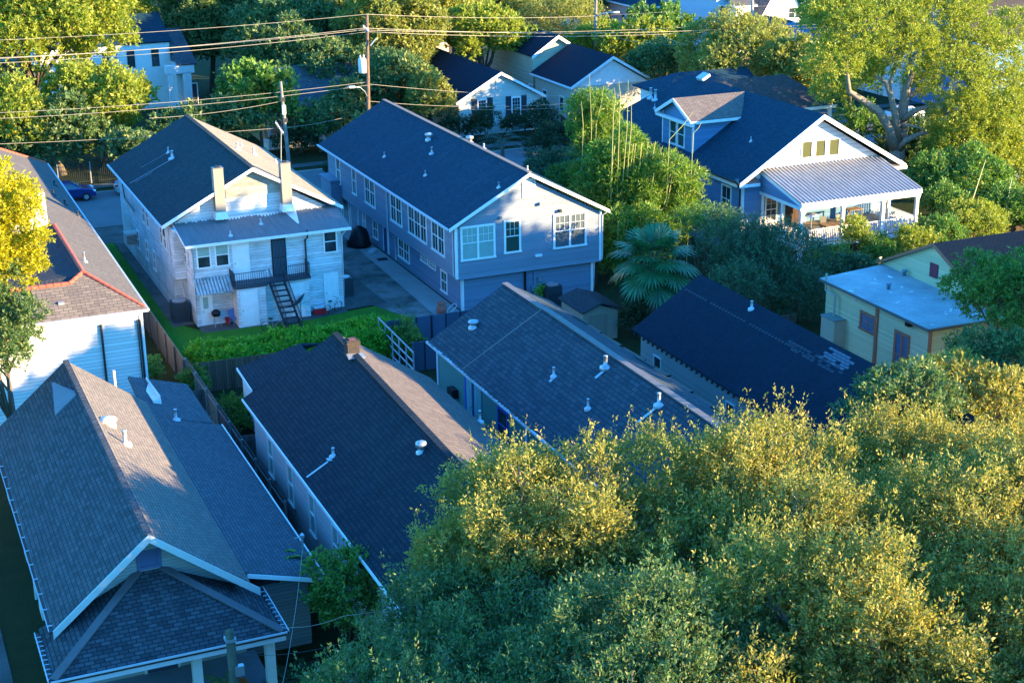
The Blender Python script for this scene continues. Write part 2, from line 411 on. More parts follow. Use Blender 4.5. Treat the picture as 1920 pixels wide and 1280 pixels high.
def crown_mesh(name, blobs, seed, per_m2=9, k=16, leaf_len=.14, wid=.42, spray=.38, up=.35, droop=0, low=-.5, inner=.72, shoots=0):
    rs = np.random.RandomState(seed)
    T, D = spray_points(blobs, per_m2, rs, low, inner)
    n = len(T); dirs = _unit(D + rs.normal(size=(n, 3))*.45 + np.array([0, 0, up]))
    ln = spray*(.55+rs.rand(n, 1)*.9)
    t = rs.rand(n, k, 1)
    base = T[:, None] + dirs[:, None]*ln[:, None]*(t-.35) + rs.normal(size=(n, k, 3))*spray*.16*(1.15-t*.7)
    if droop: base[..., 2] -= droop*(t[..., 0]**2)*ln
    ax = _unit((dirs[:, None]*.9 + rs.normal(size=(n, k, 3))*.75).reshape(-1, 3))*leaf_len*(.6+rs.rand(n*k, 1)*.8)
    base = base.reshape(-1, 3)
    if shoots:                                       # slim leader shoots that stand out of the crown
        c = np.where(D[:, 2] > .05)[0]; c = c[rs.rand(len(c)) < shoots]; q = 26
        sd = _unit(D[c]*.45 + rs.normal(size=(len(c), 3))*.25 + np.array([0, 0, 1.0])); L = .7+rs.rand(len(c), 1)*.9; tt = rs.rand(len(c), q, 1)
        b2 = T[c][:, None] + sd[:, None]*L[:, None]*tt + rs.normal(size=(len(c), q, 3))*(.10*(1.15-tt)+.02)
        a2 = _unit((sd[:, None] + rs.normal(size=(len(c), q, 3))*.6).reshape(-1, 3))*leaf_len*(.6+rs.rand(len(c)*q, 1)*.6)
        base = np.concatenate([base, b2.reshape(-1, 3)]); ax = np.concatenate([ax, a2])
    return leaves_mesh(name, base, ax, wid, rs)
def lumps(c, R, seed, n=26, sub=(.26, .42), zlow=-.35, squash=.8, core=.62):
    """sub-crowns spread over an ellipsoid: c centre, R radii"""
    r = random.Random(seed); out = [(c[0], c[1], c[2]-R[2]*.1, R[0]*core, R[1]*core, R[2]*core)]; k = 0
    for i in range(n):
        z = 1-(1-zlow)*(i+.5)/n; a = 2.399963*i + r.uniform(-.5, .5); q = math.sqrt(max(0, 1-z*z))
        f = r.uniform(.55, 1.08); s = r.uniform(*sub)*(1 if z > 0 else .85); Rm = (R[0]+R[1])/2
        out.append((c[0]+R[0]*q*math.cos(a)*f*(1-s*.35), c[1]+R[1]*q*math.sin(a)*f*(1-s*.35), c[2]+R[2]*z*f*(1-s*.4), Rm*s*r.uniform(.85, 1.15), Rm*s*r.uniform(.85, 1.15), Rm*s*squash*r.uniform(.8, 1.15)))
    return out
def limbs(mb, base, blobs, seed, r0=.3, fork=.35, cnt=9, thin=.05):
    """trunk, then limbs that bend out to the sub-crowns and divide"""
    r = random.Random(seed); x, y, z = base; top = max(b[2] for b in blobs); zf = z+(top-z)*fork
    lean = (r.uniform(-.4, .4), r.uniform(-.4, .4)); F = Vector((x+lean[0], y+lean[1], zf))
    mb.tube([(x, y, z-.3), (x, y, z+.3), ((x+F.x)/2+r.uniform(-.1, .1), (y+F.y)/2, (z+zf)/2), F], [r0*1.35, r0*1.05, r0*.9, r0*.75], 10)
    bl = sorted(blobs[1:], key=lambda b: r.random())[:cnt] or blobs
    for b in bl:
        e = Vector(b[:3]); m1 = F.lerp(e, .35)+Vector((r.uniform(-.4, .4), r.uniform(-.4, .4), r.uniform(-.1, .5))); m2 = F.lerp(e, .7)+Vector((r.uniform(-.4, .4), r.uniform(-.4, .4), r.uniform(0, .6)))
        ra = r0*r.uniform(.38, .6)
        mb.tube([F-Vector((0, 0, .15)), m1, m2, e+Vector((0, 0, b[5]*.4))], [ra, ra*.75, ra*.5, thin*.5], 7)
        for q in range(3):
            u = Vector((r.uniform(-1, 1), r.uniform(-1, 1), r.uniform(-.2, .9))).normalized()*max(b[3:6])*.95
            mb.tube([m2, m2.lerp(e, .6), e+u*.7, e+u], [ra*.38, ra*.28, thin*.5, thin*.25], 5)
    return mb
def tree(name, base, blobs, lm, bm, seed, label, cat='tree', group=None, r0=.28, fork=.35, cnt=9, crown=None, **k):
    root = empty(name, base, label, cat, group); org = Vector(base)
    me = crown_mesh('crown', [(b[0]-org.x, b[1]-org.y, b[2]-org.z, *b[3:]) for b in blobs], seed, **k)
    me.materials.append(lm); c = bpy.data.objects.new(crown or 'crown', me); COL.objects.link(c); c.parent = root; ORG[c.name] = org
    limbs(MB(), base, blobs, seed, r0, fork, cnt).build('trunk', bm, root, True)
    return root
def bush(name, base, blobs, lm, seed, label, cat='shrub', group=None, stem=None, **k):
    root = empty(name, base, label, cat, group); org = Vector(base)
    me = crown_mesh('foliage', [(b[0]-org.x, b[1]-org.y, b[2]-org.z, *b[3:]) for b in blobs], seed, **k)
    me.materials.append(lm); c = bpy.data.objects.new('foliage', me); COL.objects.link(c); c.parent = root; ORG[c.name] = org
    m = MB(); r = random.Random(seed)
    for i in range(5):
        b = blobs[r.randrange(len(blobs))]; m.tube([(base[0]+r.uniform(-.1,.1), base[1]+r.uniform(-.1,.1), base[2]-.1), ((base[0]+b[0])/2+r.uniform(-.1,.1), (base[1]+b[1])/2, (base[2]+b[2])/2), b[:3]], [.05, .035, .015], 5)
    m.build('stem', stem or BARK, root, True)
    return root
BARK = bark('bark_grey_brown', (.17, .14, .11)); BARKP = bark('bark_pale', (.34, .29, .23))
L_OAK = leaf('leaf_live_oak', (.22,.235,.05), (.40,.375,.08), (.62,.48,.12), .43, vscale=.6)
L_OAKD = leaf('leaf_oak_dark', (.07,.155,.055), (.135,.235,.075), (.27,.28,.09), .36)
L_GREEN = leaf('leaf_green', (.08,.21,.04), (.16,.32,.05), (.26,.34,.07), .38)
L_LIME = leaf('leaf_lime', (.22,.31,.035), (.34,.40,.055), (.48,.45,.08), .45)
L_OLIVE = leaf('leaf_olive', (.22,.27,.06), (.36,.38,.09), (.46,.42,.11), .45)
L_GOLD = leaf('leaf_gold', (.40,.38,.015), (.55,.50,.02), (.65,.58,.03), .45)
L_HEDGE = leaf('leaf_hedge', (.08,.32,.02), (.16,.45,.03), (.25,.52,.05), .4)
L_BAMBOO = leaf('leaf_bamboo', (.10,.23,.03), (.20,.34,.035), (.30,.36,.06), .4)
L_MESQ = leaf('leaf_feathery', (.045,.11,.055), (.08,.17,.08), (.13,.24,.10))
L_PALM = leaf('leaf_palm', (.03,.15,.055), (.06,.23,.08), None, .25, .35, .5)
L_DARK = leaf('leaf_topiary', (.025,.06,.025), (.04,.09,.035), (.06,.12,.04))

# ---------------------------------------------------------------- setting: ground, street, drives, lawns
def Z(ox, oy, s): return lambda x, y: (ox+x/s, oy+y/s)
zA = Z(200, 280, 3.5563); zB = Z(600, 280, 3.4286); zF = Z(1180, 120, 3.3103); zD = Z(780, 500, 3.6577); zG = Z(780, 0, 3.84)
z4 = Z(0, 427, 3); z5 = Z(640, 427, 3); z6 = Z(1280, 427, 3); z7 = Z(0, 853, 3); zS = Z(0, 980, 3.0968); z1 = Z(0, 0, 3); z2 = Z(640, 0, 3); z3 = Z(1280, 0, 3)
zt = Z(1100, 0, 3.84); zp = Z(1380, 360, 5.333); zc = Z(80, 290, 7.664); zr = Z(1500, 0, 4.571)
def sheet(name, pts, z, mat, kind='structure', sub=0):
    me = MB(); me.face(*[(x, y, z) for x, y in pts]); o = me.build(name, mat); return tag(o, kind=kind)
SOIL = grassm('ground_soil', (.022,.034,.012), (.035,.05,.016), (.035,.028,.018))
LAWN = grassm('lawn_grass', (.035,.15,.015), (.06,.23,.02), (.045,.07,.02))
ASPH = concrete('asphalt_street', (.135,.14,.145), (.08,.085,.09), .5)
CONC = concrete('concrete_drive', (.19,.19,.18), (.025,.035,.025), .95, (.03,.06,.02))
CONCM = concrete('concrete_mossy', (.10,.105,.10), (.03,.035,.03), .9, (.035,.06,.02))
CONCL = concrete('concrete_pale', (.30,.30,.28), (.2,.2,.19), .5)
sheet('ground', [(-900,-300),(1500,-300),(1500,1800),(-900,1800)], 0, SOIL)
sheet('street', [(-200,117.4),(320,117.4),(320,128.6),(-200,128.6)], .012, ASPH)
sheet('street', [(-200,206),(320,206),(320,213),(-200,213)], .012, ASPH)
k_ = MB()
for a, b in ((-200,15.3),(18.2,28.0),(33.0,62),(66,86),(91,320)): k_.box(a, b, 117.2, 117.4, 0, .13)
k_.box(-200, 320, 128.6, 128.8, 0, .13)
tag(k_.build('kerb', CONCL), kind='structure')
sheet('pavement', [(-200,130.4),(320,130.4),(320,131.9),(-200,131.9)], .05, CONCM)
sheet('pavement', [(-200,114.6),(320,114.6),(320,115.9),(-200,115.9)], .05, CONCM)
sheet('lawn', [(14.9,84.2),(27.2,82.6),(31.0,86.4),(29.2,90.0),(26.6,89.6),(17.6,90.0),(16.35,92.2),(16.35,112.5),(14.9,112.5)], .02, LAWN)
sheet('path', [(16.3,91.2),(17.6,91.2),(18.6,117.2),(15.3,117.2),(15.3,112.5),(16.4,112.5)], .024, CONCM)
sheet('driveway', [(30.0,86.5),(33.1,86.5),(33.1,117.2),(28.0,117.2),(28.0,92.0)], .026, CONC)
sheet('patio', [(26.9,90.0),(29.7,90.2),(29.6,92.2),(29.2,112),(26.9,112)], .032, CONCM)
sheet('patio', [(17.7,89.3),(24.2,89.0),(26.9,89.6),(26.9,90.66),(17.7,90.66)], .026, CONCM)
sheet('walkway', [(31.5,86.4),(33.2,86.4),(33.2,116),(32.2,116)], .034, CONCL)
sheet('side_yard', [(86,80),(100,80),(100,114.4),(86,114.4)], .02, CONCL)
sheet('path', [(62.3,129),(63.6,129),(63.6,141),(62.3,141)], .02, CONCL)
sheet('path', [(-3,30),(2.6,30),(2.6,60),(-3,60)], .02, CONCM)
sheet('driveway', [(62,103),(64,103),(86,112),(86,117.2),(66,117.2)], .02, CONC)
sheet('lawn', [(18,131.9),(60,131.9),(60,139),(18,139)], .02, SOIL)

# ---------------------------------------------------------------- bungalow with porch, nearest (lower left)
SH_SW = shingle('shingles_weathered_brown', (.110,.120,.128), (.052,.062,.070), (.015,.018,.021), .18, .32, .4)
SH_C = shingle('shingles_dark_grid', (.026,.040,.050), (.013,.024,.034), (.004,.006,.009), .19, .30, .45)
SH_D = shingle('shingles_grey_old', (.062,.086,.100), (.028,.048,.064), (.010,.012,.016), .23, .42, .45)
SH_E = shingle('shingles_near_black', (.009,.024,.040), (.006,.017,.030), (.004,.010,.017), .14, .3, .3)
SH_A = shingle('shingles_charcoal', (.034,.058,.064), (.018,.038,.046), (.02,.022,.026), .15, .32, .4)
SH_B = shingle('shingles_slate_blue', (.018,.060,.090), (.010,.040,.064), (.005,.018,.030), .14, .30, .2)
SH_L = shingle('shingles_tan_grey', (.135,.125,.118), (.095,.09,.088), (.06,.055,.05), .14, .32, .25)
SH_LEAN = shingle('shingles_lean_to', (.10,.115,.12), (.08,.09,.10), (.05,.055,.06), .2, .9, .6)
TERRA = paint('terracotta', (.50,.10,.06), .8, .3)

yr = 49.75                                            # rake plane
pL = at(100, 1182, y=yr); pP = at(278, 1000, y=yr); pR = at(468, 1090, y=yr)
xL, xP, xR = pL.x, pP.x, pR.x; zL, zP, zR = pL.z, pP.z, pR.z
yb = at(122, 669, x=xP).y
bung = empty('bungalow', (xP, yr, 0), 'brown shingled bungalow with pale verge boards and a hipped front porch, lowest in the picture', 'house')
WALLB = siding('siding_pale_blue_grey', (.34,.38,.38), .13, .18, (.16,.18,.17))
m = MB(); gable_walls(m, xL+.35, xR-.1, yr+.9, yb-.25, zL-.1, zR-.2, xP, zP-.25)
m.build('wall', WALLB, bung)
m = MB(); m.slab([(xL,yr,zL),(xP,yr,zP),(xP,yb,zP),(xL,yb,zL)], .12)
rf = m.build('roof', SH_SW, bung)
m = MB(); m.slab([(xP+.002,yr,zP-.002),(xR+.02,yr,zR),(xR+.02,yb,zR),(xP+.002,yb,zP-.002)], .12); m.build('sunlit_roof_slope', shingle('shingles_sunlit_tan', (.20,.175,.155), (.13,.118,.11), (.05,.045,.043), .17, .3, .3), bung)  # right slope: sunlight put into a lighter shingle colour
m = MB(); ridge_cap(m, (xP, yr-.01, zP+.0), (xP, yb+.01, zP+.0), .24, .04); m.build('ridge_cap', SH_SW, rf)
PALE = paint('verge_pale', (.50,.52,.50))
m = MB(); rake(m, xL-.02, zL-.0, xP, zP-.02, yr-.01, .30, .06); rake(m, xR+.35, zR-.30, xP, zP-.02, yr-.01, .30, .06)
m.build('verge_board', PALE, bung)
m = MB(); m.bar((xL-.06, yr, zL-.06), (xL-.06, yb, zL-.06), .10, .09); m.build('gutter', DARKM, bung)
m = MB()
for i in range(15):
    q = yr+.4+i*1.25; m.box(xL-.16, xL+.04, q-.02, q+.02, zL-.02, zL+.02)
m.bar((xL-.15, yr, zL+.0), (xL-.15, yb, zL+.0), .03, .03); m.build('gutter_bracket', PVC, bung)
# louvred vent and gable infill
yw = yr+.9
m = MB(); a0, a1, z0_, z1_ = at(256, 1050, y=yw-.05).x, at(303, 1050, y=yw-.05).x, at(280, 1066, y=yw-.05).z, at(280, 1022, y=yw-.05).z
VENTB = paint('louvre_blue', (.10,.13,.24), .5)
fr = MB(); wbox(fr, 'y-', yw, a0-.0, a0+.12, z0_, z1_-.15, 0, .06); wbox(fr, 'y-', yw, a1-.12, a1, z0_, z1_-.15, 0, .06); wbox(fr, 'y-', yw, a0+.12, a1-.12, z0_, z0_+.12, 0, .06)
lv = fr.build('gable_vent', VENTB, bung); s_ = MB(); nn = 9
for i in range(nn):
    z_ = z0_+.14+i*(z1_-z0_-.3)/nn; s_.slab([(a0+.12, yw-.05, z_), (a1-.12, yw-.05, z_), (a1-.12, yw, z_+.06), (a0+.12, yw, z_+.06)], .012)
s_.build('louvre', VENTB, lv)
# lean-to along the right side
xe = at(608, 1080, z=2.9).x; ze = 2.9; yc1 = at(415, 802, x=xe).y; yc0 = 50.6
xj, zj = xR+.0, zR-.03
yfar = at(347, 724, z=2.95).y
m = MB()
m.slab([(xj-.35, yc0, zj+.12), (xe, yc0, ze), (xe, yc1, ze), (xj-.35, yc1, zj+.12)], .12)
m.slab([(xj-.35, yc1+.003, zj+.12), (xe-.35, yc1+.003, ze+.15), (xe-.35, yfar, ze+.15), (xj-.1, yfar+.3, zj+.01)], .12)
lt = m.build('lean_to_roof', shingle('shingles_lean_brown', (.105,.125,.138), (.065,.082,.095), (.03,.035,.04), .15, .3, .2), bung)
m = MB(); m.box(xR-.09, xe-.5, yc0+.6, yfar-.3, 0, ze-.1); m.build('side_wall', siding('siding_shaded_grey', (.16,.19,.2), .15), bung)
m = MB(); m.bar((xe+.04, yc0, ze-.03), (xe+.04, yc1, ze-.03), .05, .12); m.bar((xj+.1, yc0-.03, zj-.15), (xe, yc0-.03, ze-.09), .05, .16); m.build('edge_trim', WHITE, lt)
g0 = at(*z4(825, 853), y=yfar-.1); g1 = at(*z4(905, 962), y=yb-.2)
m = MB(); m.slab([(xj-.45, yb-.1, zj+.0), (xj+.5, yb-.1, zj-.32), (xj+.5, yfar, zj-.32), (xj-.45, yfar, zj+.9)], .08); 
m = MB(); m.bar((g1.x, yb-.0, g1.z), (g0.x, yfar, g0.z), .05, .16); m.solid([(g0.x-.35, yb, 2.4), (g0.x+.02, yb, 2.4), (g0.x+.02, yfar, 2.4), (g0.x-.35, yfar, 2.4)], [(g0.x-.35, yb, g1.z-.1), (g0.x+.02, yb, g1.z-.1), (g0.x+.02, yfar, g0.z-.08), (g0.x-.35, yfar, g0.z-.08)])
m.build('flashing_board', WHITE, bung)
# small cricket behind the ridge on the left slope
def onslope(px, py, xa, za, xb, zb):
    """photo pixel -> point on the slope through (xa,za),(xb,zb) that runs along y"""
    n = Vector((-(zb-za), 0, xb-xa)); d = (px-960)/FPX*CX+(py-640)/FPX*CY+_fwd
    t = (n.dot(Vector((xa, 0, za))-CP))/n.dot(d); return CP+d*t
c0 = onslope(*z4(310, 1060), xL, zL, xP, zP); c1 = onslope(*z4(430, 945), xL, zL, xP, zP); c2 = onslope(*z4(300, 940), xL, zL, xP, zP)
m = MB(); m.face((c0.x, c0.y, c0.z+.04), (c1.x, c1.y, c1.z+.04), (c1.x, c1.y+.5, c1.z+.06), (c2.x, c2.y, c2.z+.62))
m.solid([tuple(c0), tuple(c1), (c2.x, c2.y, c2.z)], [(c0.x, c0.y, c0.z+.06), (c1.x, c1.y, c1.z+.08), (c2.x+.1, c2.y-.1, c2.z+.62)])
m.build('cricket', paint('sheet_metal_blue', (.22,.22,.24), .6), rf)
v = onslope(*z4(605, 1100), xR, zR, xP, zP)
m = MB(); m.lathe(v.x, v.y, [(.34, v.z-.3), (.34, v.z+.12), (.40, v.z+.14), (.38, v.z+.2), (.2, v.z+.27), (.01, v.z+.29)], 18); m.build('roof_vent', paint('vent_cream', (.72,.68,.6), .5), bung, True)
for q, hh, rr in (((z4(705, 1215)), .55, .085), ):
    v = onslope(*q, xR, zR, xP, zP); vent_pipe(bung, v, hh, rr)
v = onslope(*z4(990, 1080), xj, zj, xe, ze); vent_pipe(bung, v, .5, .07, PVC)
v = at(*z4(645, 865), y=yb+.3); m = MB(); m.tube([(v.x, v.y, 0), (v.x, v.y, v.z+.55)], .07, 10); m.build('drain_stack', PVC, bung)
v = at(*z7(1705, 560), z=3.05); m = MB(); m.tube([(v.x, v.y, 1.5), (v.x, v.y, v.z+.15), (v.x, v.y-.02, v.z+.75)], .045, 8); m.lathe(v.x, v.y-.02, [(.05, v.z+.7), (.09, v.z+.75), (.09, v.z+.85), (.03, v.z+.92)], 10); m.bar((v.x-.3, v.y, v.z+.75), (v.x+.05, v.y, v.z+.75), .03)
m.build('service_mast', GALV, bung)
# hipped porch roof
ze_ = 3.0; yf = 47.25; xl0 = at(76, 1192, z=ze_).x; xr0 = at(528, 1177, z=ze_).x
tl = at(*zS(800, 285), y=yw); tr_ = at(*zS(940, 258), y=yw); zt_ = (tl.z+tr_.z)/2
m = MB()
m.slab([(xl0, yf, ze_), (xr0, yf, ze_), (tr_.x, yw-.0, zt_), (tl.x, yw-.0, zt_)], .1)
m.slab([(xl0, yw+.3, ze_), (xl0, yf, ze_), (tl.x, yw, zt_)], .1)
m.slab([(xr0, yf, ze_), (xr0, yw+.6, ze_), (tr_.x, yw, zt_)], .1)
SH_P = shingle('shingles_porch', (.085,.092,.10), (.035,.04,.045), (.01,.012,.014), .165, .33, .1)
pr_ = m.build('porch_roof', SH_P, bung)
m = MB(); m.bar((xl0, yf, ze_+.03), (tl.x, yw, zt_+.03), .32, .05); m.bar((xr0, yf, ze_+.03), (tr_.x, yw, zt_+.03), .32, .05); m.build('hip_cap', paint('hip_shingle', (.13,.11,.11), .9, .3), pr_)
m = MB()
for a, b in (((xl0-.06, yf-.1, ze_-.04), (xr0+.06, yf-.1, ze_-.04)), ((xl0-.1, yf-.1, ze_-.04), (xl0-.1, yw, ze_-.04)), ((xr0+.1, yf-.1, ze_-.04), (xr0+.1, yw, ze_-.04))): m.bar(a, b, .12, .1)
gt = m.build('porch_gutter', DARKM, bung)
m = MB()
for a, b in (((xl0-.1, yf-.17, ze_+.03), (xr0+.1, yf-.17, ze_+.03)), ((xl0-.17, yf-.1, ze_+.03), (xl0-.17, yw, ze_+.03)), ((xr0+.17, yf-.1, ze_+.03), (xr0+.17, yw, ze_+.03))): m.bar(a, b, .035, .07)
m.bar((xl0-.05, yf-.09, ze_-.2), (xr0+.05, yf-.09, ze_-.2), .05, .18)
for i in range(12): m.box(xl0-.2, xl0, yf+.1+i*.33, yf+.13+i*.33, ze_+.0, ze_+.03) if i < 10 else None; m.box(xr0, xr0+.2, yf+.1+i*.33, yf+.13+i*.33, ze_+.0, ze_+.03) if i < 10 else None
m.build('gutter_lip', PVC, gt)
m = MB(); m.box(xl0+.3, xr0-.3, yf+.1, yw+.05, 0, .55); m.build('porch_floor', paint('porch_boards', (.2,.22,.24), .7), bung)
for x_ in (xr0-.45, xr0-3.0, xl0+.5):
    m = MB(); m.box(x_-.16, x_+.16, yf+.18, yf+.5, .5, ze_-.25); m.box(x_-.2, x_+.2, yf+.14, yf+.54, ze_-.4, ze_-.25); m.build('porch_post', PALE, bung)
door(bung, 'y-', yw, xl0+3.5, xl0+4.6, .55, 2.6, paint('door_dark_blue', (.03,.045,.08)), fm=PALE)
window(bung, 'y-', yw, xl0+1.3, xl0+2.6, 1.1, 2.5, mat=PALE); window(bung, 'y-', yw, xr0-2.4, xr0-1.2, 1.1, 2.5, mat=PALE)
# wall units and downpipe on the left side
xw = xL+.35
for (px, py) in (z7(72, 215), z7(170, 530), z7(258, 850)):
    v = at(px, py, x=xw-.25); m = MB(); m.box(xw-.45, xw, v.y-.45, v.y+.45, v.z-.3, v.z+.12); m.box(xw-.46, xw-.45, v.y-.35, v.y+.35, v.z-.22, v.z+.02); m.build('window_unit', paint('unit_cream', (.5,.5,.45), .5), bung)
    window(bung, 'x-', xw, v.y-.5, v.y+.5, v.z-1.2, v.z-.32, mat=PALE)
m = MB(); m.tube([(xw-.12, yr+3.2, zL-.2), (xw-.12, yr+3.2, .2)], .06, 8); m.tube([(xw-.12, yr+9, zL-.2), (xw-.12, yr+9, .2)], .06, 8); m.build('downpipe', PALE, bung)

# ---------------------------------------------------------------- dark roofed house with the brick chimney
cz = 3.9; cA = at(455, 747, z=cz); cB = at(690, 1075, z=cz)
ap = at(628, 624, y=cA.y); rn = at(843, 853, z=ap.z-.1); xC0 = cA.x; yC1 = cA.y
rE = at(773, 677, z=cz-.2)
yC0 = 44.0; xrn = rn.x+(rn.x-ap.x)/(rn.y-ap.y)*(yC0-rn.y)
chh = empty('chimney_house', (ap.x, ap.y, 0), 'long dark shingled house with a brick chimney and blue white side wall', 'house')
WALLC = siding('siding_white_blue', (.62,.66,.68), .12, .12)
m = MB(); gable_walls(m, xC0+.4, rE.x-.3, yC0, yC1-.3, cz-.2, cz-.4, ap.x, ap.z-.35); m.build('wall', WALLC, chh)
m = MB(); m.slab([(xC0, yC0, cz), (xrn, yC0, ap.z-.15), (ap.x, yC1, ap.z), (xC0, yC1, cz)], .12)
rfc = m.build('roof', SH_C, chh)
m = MB(); m.slab([(xrn+.003, yC0, ap.z-.155), (rE.x, yC0, cz-.2), (rE.x, yC1-.6, cz-.2), (ap.x+.003, yC1, ap.z-.005)], .12)
m.build('sunlit_roof_slope', shingle('shingles_sunlit_brown', (.16,.135,.118), (.105,.09,.085), (.035,.03,.03), .18, .3, .3), chh)  # sunlit side of the roof, its brightness painted into the brown
m = MB(); ridge_cap(m, (xrn, yC0, ap.z-.14), (ap.x, yC1, ap.z+.01), .3, .05); m.build('ridge_cap', SH_C, rfc)
m = MB(); m.bar((xC0-.03, yC0, cz-.06), (xC0-.03, yC1, cz-.06), .05, .12); m.build('fascia', WHITE, chh)
b0 = at(*z4(1335, 785), z=3.1); b1 = at(*z4(1420, 912), z=3.1); b2 = at(*z4(1680, 735), z=3.6)
m = MB(); m.slab([(b1.x, b1.y-.0, 3.1), (ap.x, b1.y, 3.9), (ap.x, b0.y, 3.9), (b0.x, b0.y, 3.1)], .1); m.slab([(b0.x, b0.y+.004, 3.1), (ap.x, b0.y+.004, 3.9), (ap.x+1.5, b0.y+1.6, 3.2), (b0.x+.3, b0.y+1.2, 2.6)], .1)
ad = m.build('rear_roof', SH_C, chh); m = MB(); m.bar((b1.x-.03, b1.y, 3.03), (b0.x-.03, b0.y, 3.03), .05, .13); m.build('rear_fascia', WHITE, ad)
m = MB(); m.box(b0.x+.35, ap.x+2.5, b1.y-.5, b0.y+.6, 0, 2.9); m.build('rear_wall', WALLC, chh)
# chimney: brick shaft with corbelled cap
BRICK = NT('brick_soot'); br = BRICK.t.nodes.new('ShaderNodeTexBrick'); BRICK.l(BRICK.uv(), br.inputs['Vector'])
for k, v in (('Color1', (.06,.035,.028,1)), ('Color2', (.04,.03,.026,1)), ('Mortar', (.12,.11,.10,1))): br.inputs[k].default_value = v
for k, v in (('Scale', 1), ('Brick Width', .21), ('Row Height', .075), ('Mortar Size', .008)): br.inputs[k].default_value = v
BRICK.col(BRICK.mix(BRICK.ramp(BRICK.noise(BRICK.obj(), 3, 5), .4, .7), br.outputs[0], (.04,.035,.035))); BRICK = BRICK.fin(.9, .15)
q = at(660, 660, z=ap.z+.0); q.x = max(q.x, ap.x-.1)
m = MB(); m.cbox(q.x, q.y, ap.z-.8, .55, .55, 1.35); m.cbox(q.x, q.y, ap.z+.45, .64, .64, .1); m.cbox(q.x, q.y, ap.z+.55, .56, .56, .06)
cm = m.build('chimney', BRICK, chh); m = MB(); m.cbox(q.x, q.y, ap.z+.605, .3, .3, .05); m.build('flue_cap', paint('flue_rust', (.14,.05,.035)), cm)
m = MB(); m.slab([(q.x-.4, q.y-.75, ap.z-.02), (q.x+.4, q.y-.75, ap.z-.05), (q.x+.35, q.y-.27, ap.z+.0), (q.x-.35, q.y-.27, ap.z+.06)], .05); m.build('flashing', GALV, cm)
v = onslope(790, 848, xC0, cz, ap.x, ap.z-.05); turbine(chh, (v.x, v.y, v.z+.03), .17, .45)
for q_, h_ in (((625, 855), .35), ((900, 790), .5)):
    v = onslope(*q_, xC0, cz, ap.x, ap.z-.1) if q_[0] < 700 else onslope(*q_, rE.x, cz-.2, ap.x, ap.z-.05); vent_pipe(chh, v, h_, .06)
v = onslope(620, 862, xC0, cz, ap.x, ap.z-.1); m = MB(); e = onslope(575, 895, xC0, cz, ap.x, ap.z-.1); m.bar((v.x, v.y, v.z+.02), (e.x, e.y, e.z+.02), .12, .01); m.cbox(v.x, v.y, v.z, .3, .3, .05); m.build('pipe_flashing', GALV, chh)
xw = xC0+.4
for i in range(5):
    yy = yC1-3.2-i*3.3; window(chh, 'x-', xw, yy-.45, yy+.45, 1.2, 3.1, mat=WHITE, gl=BLIND)
# wooden fence is elsewhere

# ---------------------------------------------------------------- green walled house with the sagging grey roof
dz = 3.8; dA = at(802, 640, z=dz); dP = at(948, 531, y=dA.y); yD1 = dA.y; yD0 = 44.5
xD0, xDr, zDr = dA.x, dP.x, dP.z
grn = empty('green_house', (xDr, yD1, 0), 'old grey shingled house with a turquoise green side wall and broken right roof edge', 'house')
WALLD = siding('siding_turquoise', (.12,.36,.33), 30, .15, (.10,.2,.2))
xD1 = xDr+2.5; zD1 = zDr-1.25
m = MB(); gable_walls(m, xD0+.4, xD1-.15, yD0+2, yD1-.25, dz-.2, zD1-.45, xDr, zDr-.4); m.box(xD1-.14, xD1+.95, yD0+2, yD1-3, 0, zD1-1.2); m.build('wall', WALLD, grn)
yS = at(*z5(1140, 460), x=xDr).y
m = MB()
m.slab([(xD0, yS, dz), (xDr, yS, zDr-.04), (xDr-.05, yD1, zDr-.0), (xD0, yD1, dz-.02)], .12)
m.slab([(xD0-.0, yD0, dz+.05), (xDr, yD0, zDr+.0), (xDr, yS-.004, zDr+.06), (xD0, yS-.004, dz+.07)], .14)
m.slab([(xDr+.003, yD0, zDr-.004), (xD1, yD0, zD1), (xD1, yD1, zD1), (xDr+.003, yD1, zDr-.004)], .12)
rfd = m.build('roof', SH_D, grn)
m = MB(); ridge_cap(m, (xDr, yD0, zDr+.03), (xDr, yS, zDr+.07), .32, .05); ridge_cap(m, (xDr, yS, zDr+.02), (xDr-.05, yD1, zDr+.03), .32, .05); m.bar((xD0, yS, dz+.08), (xDr, yS, zDr+.08), .08, .03); m.build('ridge_cap', paint('ridge_grey', (.16,.155,.15), .9, .3), rfd)
# low side roof with torn membrane
PANEL = paint('roof_panel_grey', (.085,.095,.11), .6, .3)
m = MB(); m.slab([(xD1-.1, yD0, zD1-.28), (xD1+1.25, yD0, zD1-1.05), (xD1+1.25, yD1-2.5, zD1-1.05), (xD1-.1, yD1-.2, zD1-.28)], .1); sp = m.build('side_roof', PANEL, grn)
m = MB(); r = random.Random(3)
for k in range(9):
    y0 = yD1-1.2-k*2.3; x_ = xD1+.12+r.uniform(-.05, .1); 
    m.bar((x_, y0, zD1-.16), (x_+.05+r.uniform(-.05, .1), y0-2.1, zD1-.14+r.uniform(-.03, .05)), .10+r.uniform(.05, .2), .09)
    if k % 3 == 1: m.bar((x_-.45, y0, zD1+.22), (x_-.3, y0-1.5, zD1+.18), .12, .04)
m.build('torn_membrane', BLACK, grn)
m = MB(); 
for k in range(4): m.bar((xD1+.45+r.uniform(-.1, .1), yD1-3-k*4.5, zD1-.53), (xD1+.55, yD1-5.3-k*4.5, zD1-.58), .3, .03)
m.build_each('loose_board', paint('loose_board', (.35,.36,.37), .7), grn)
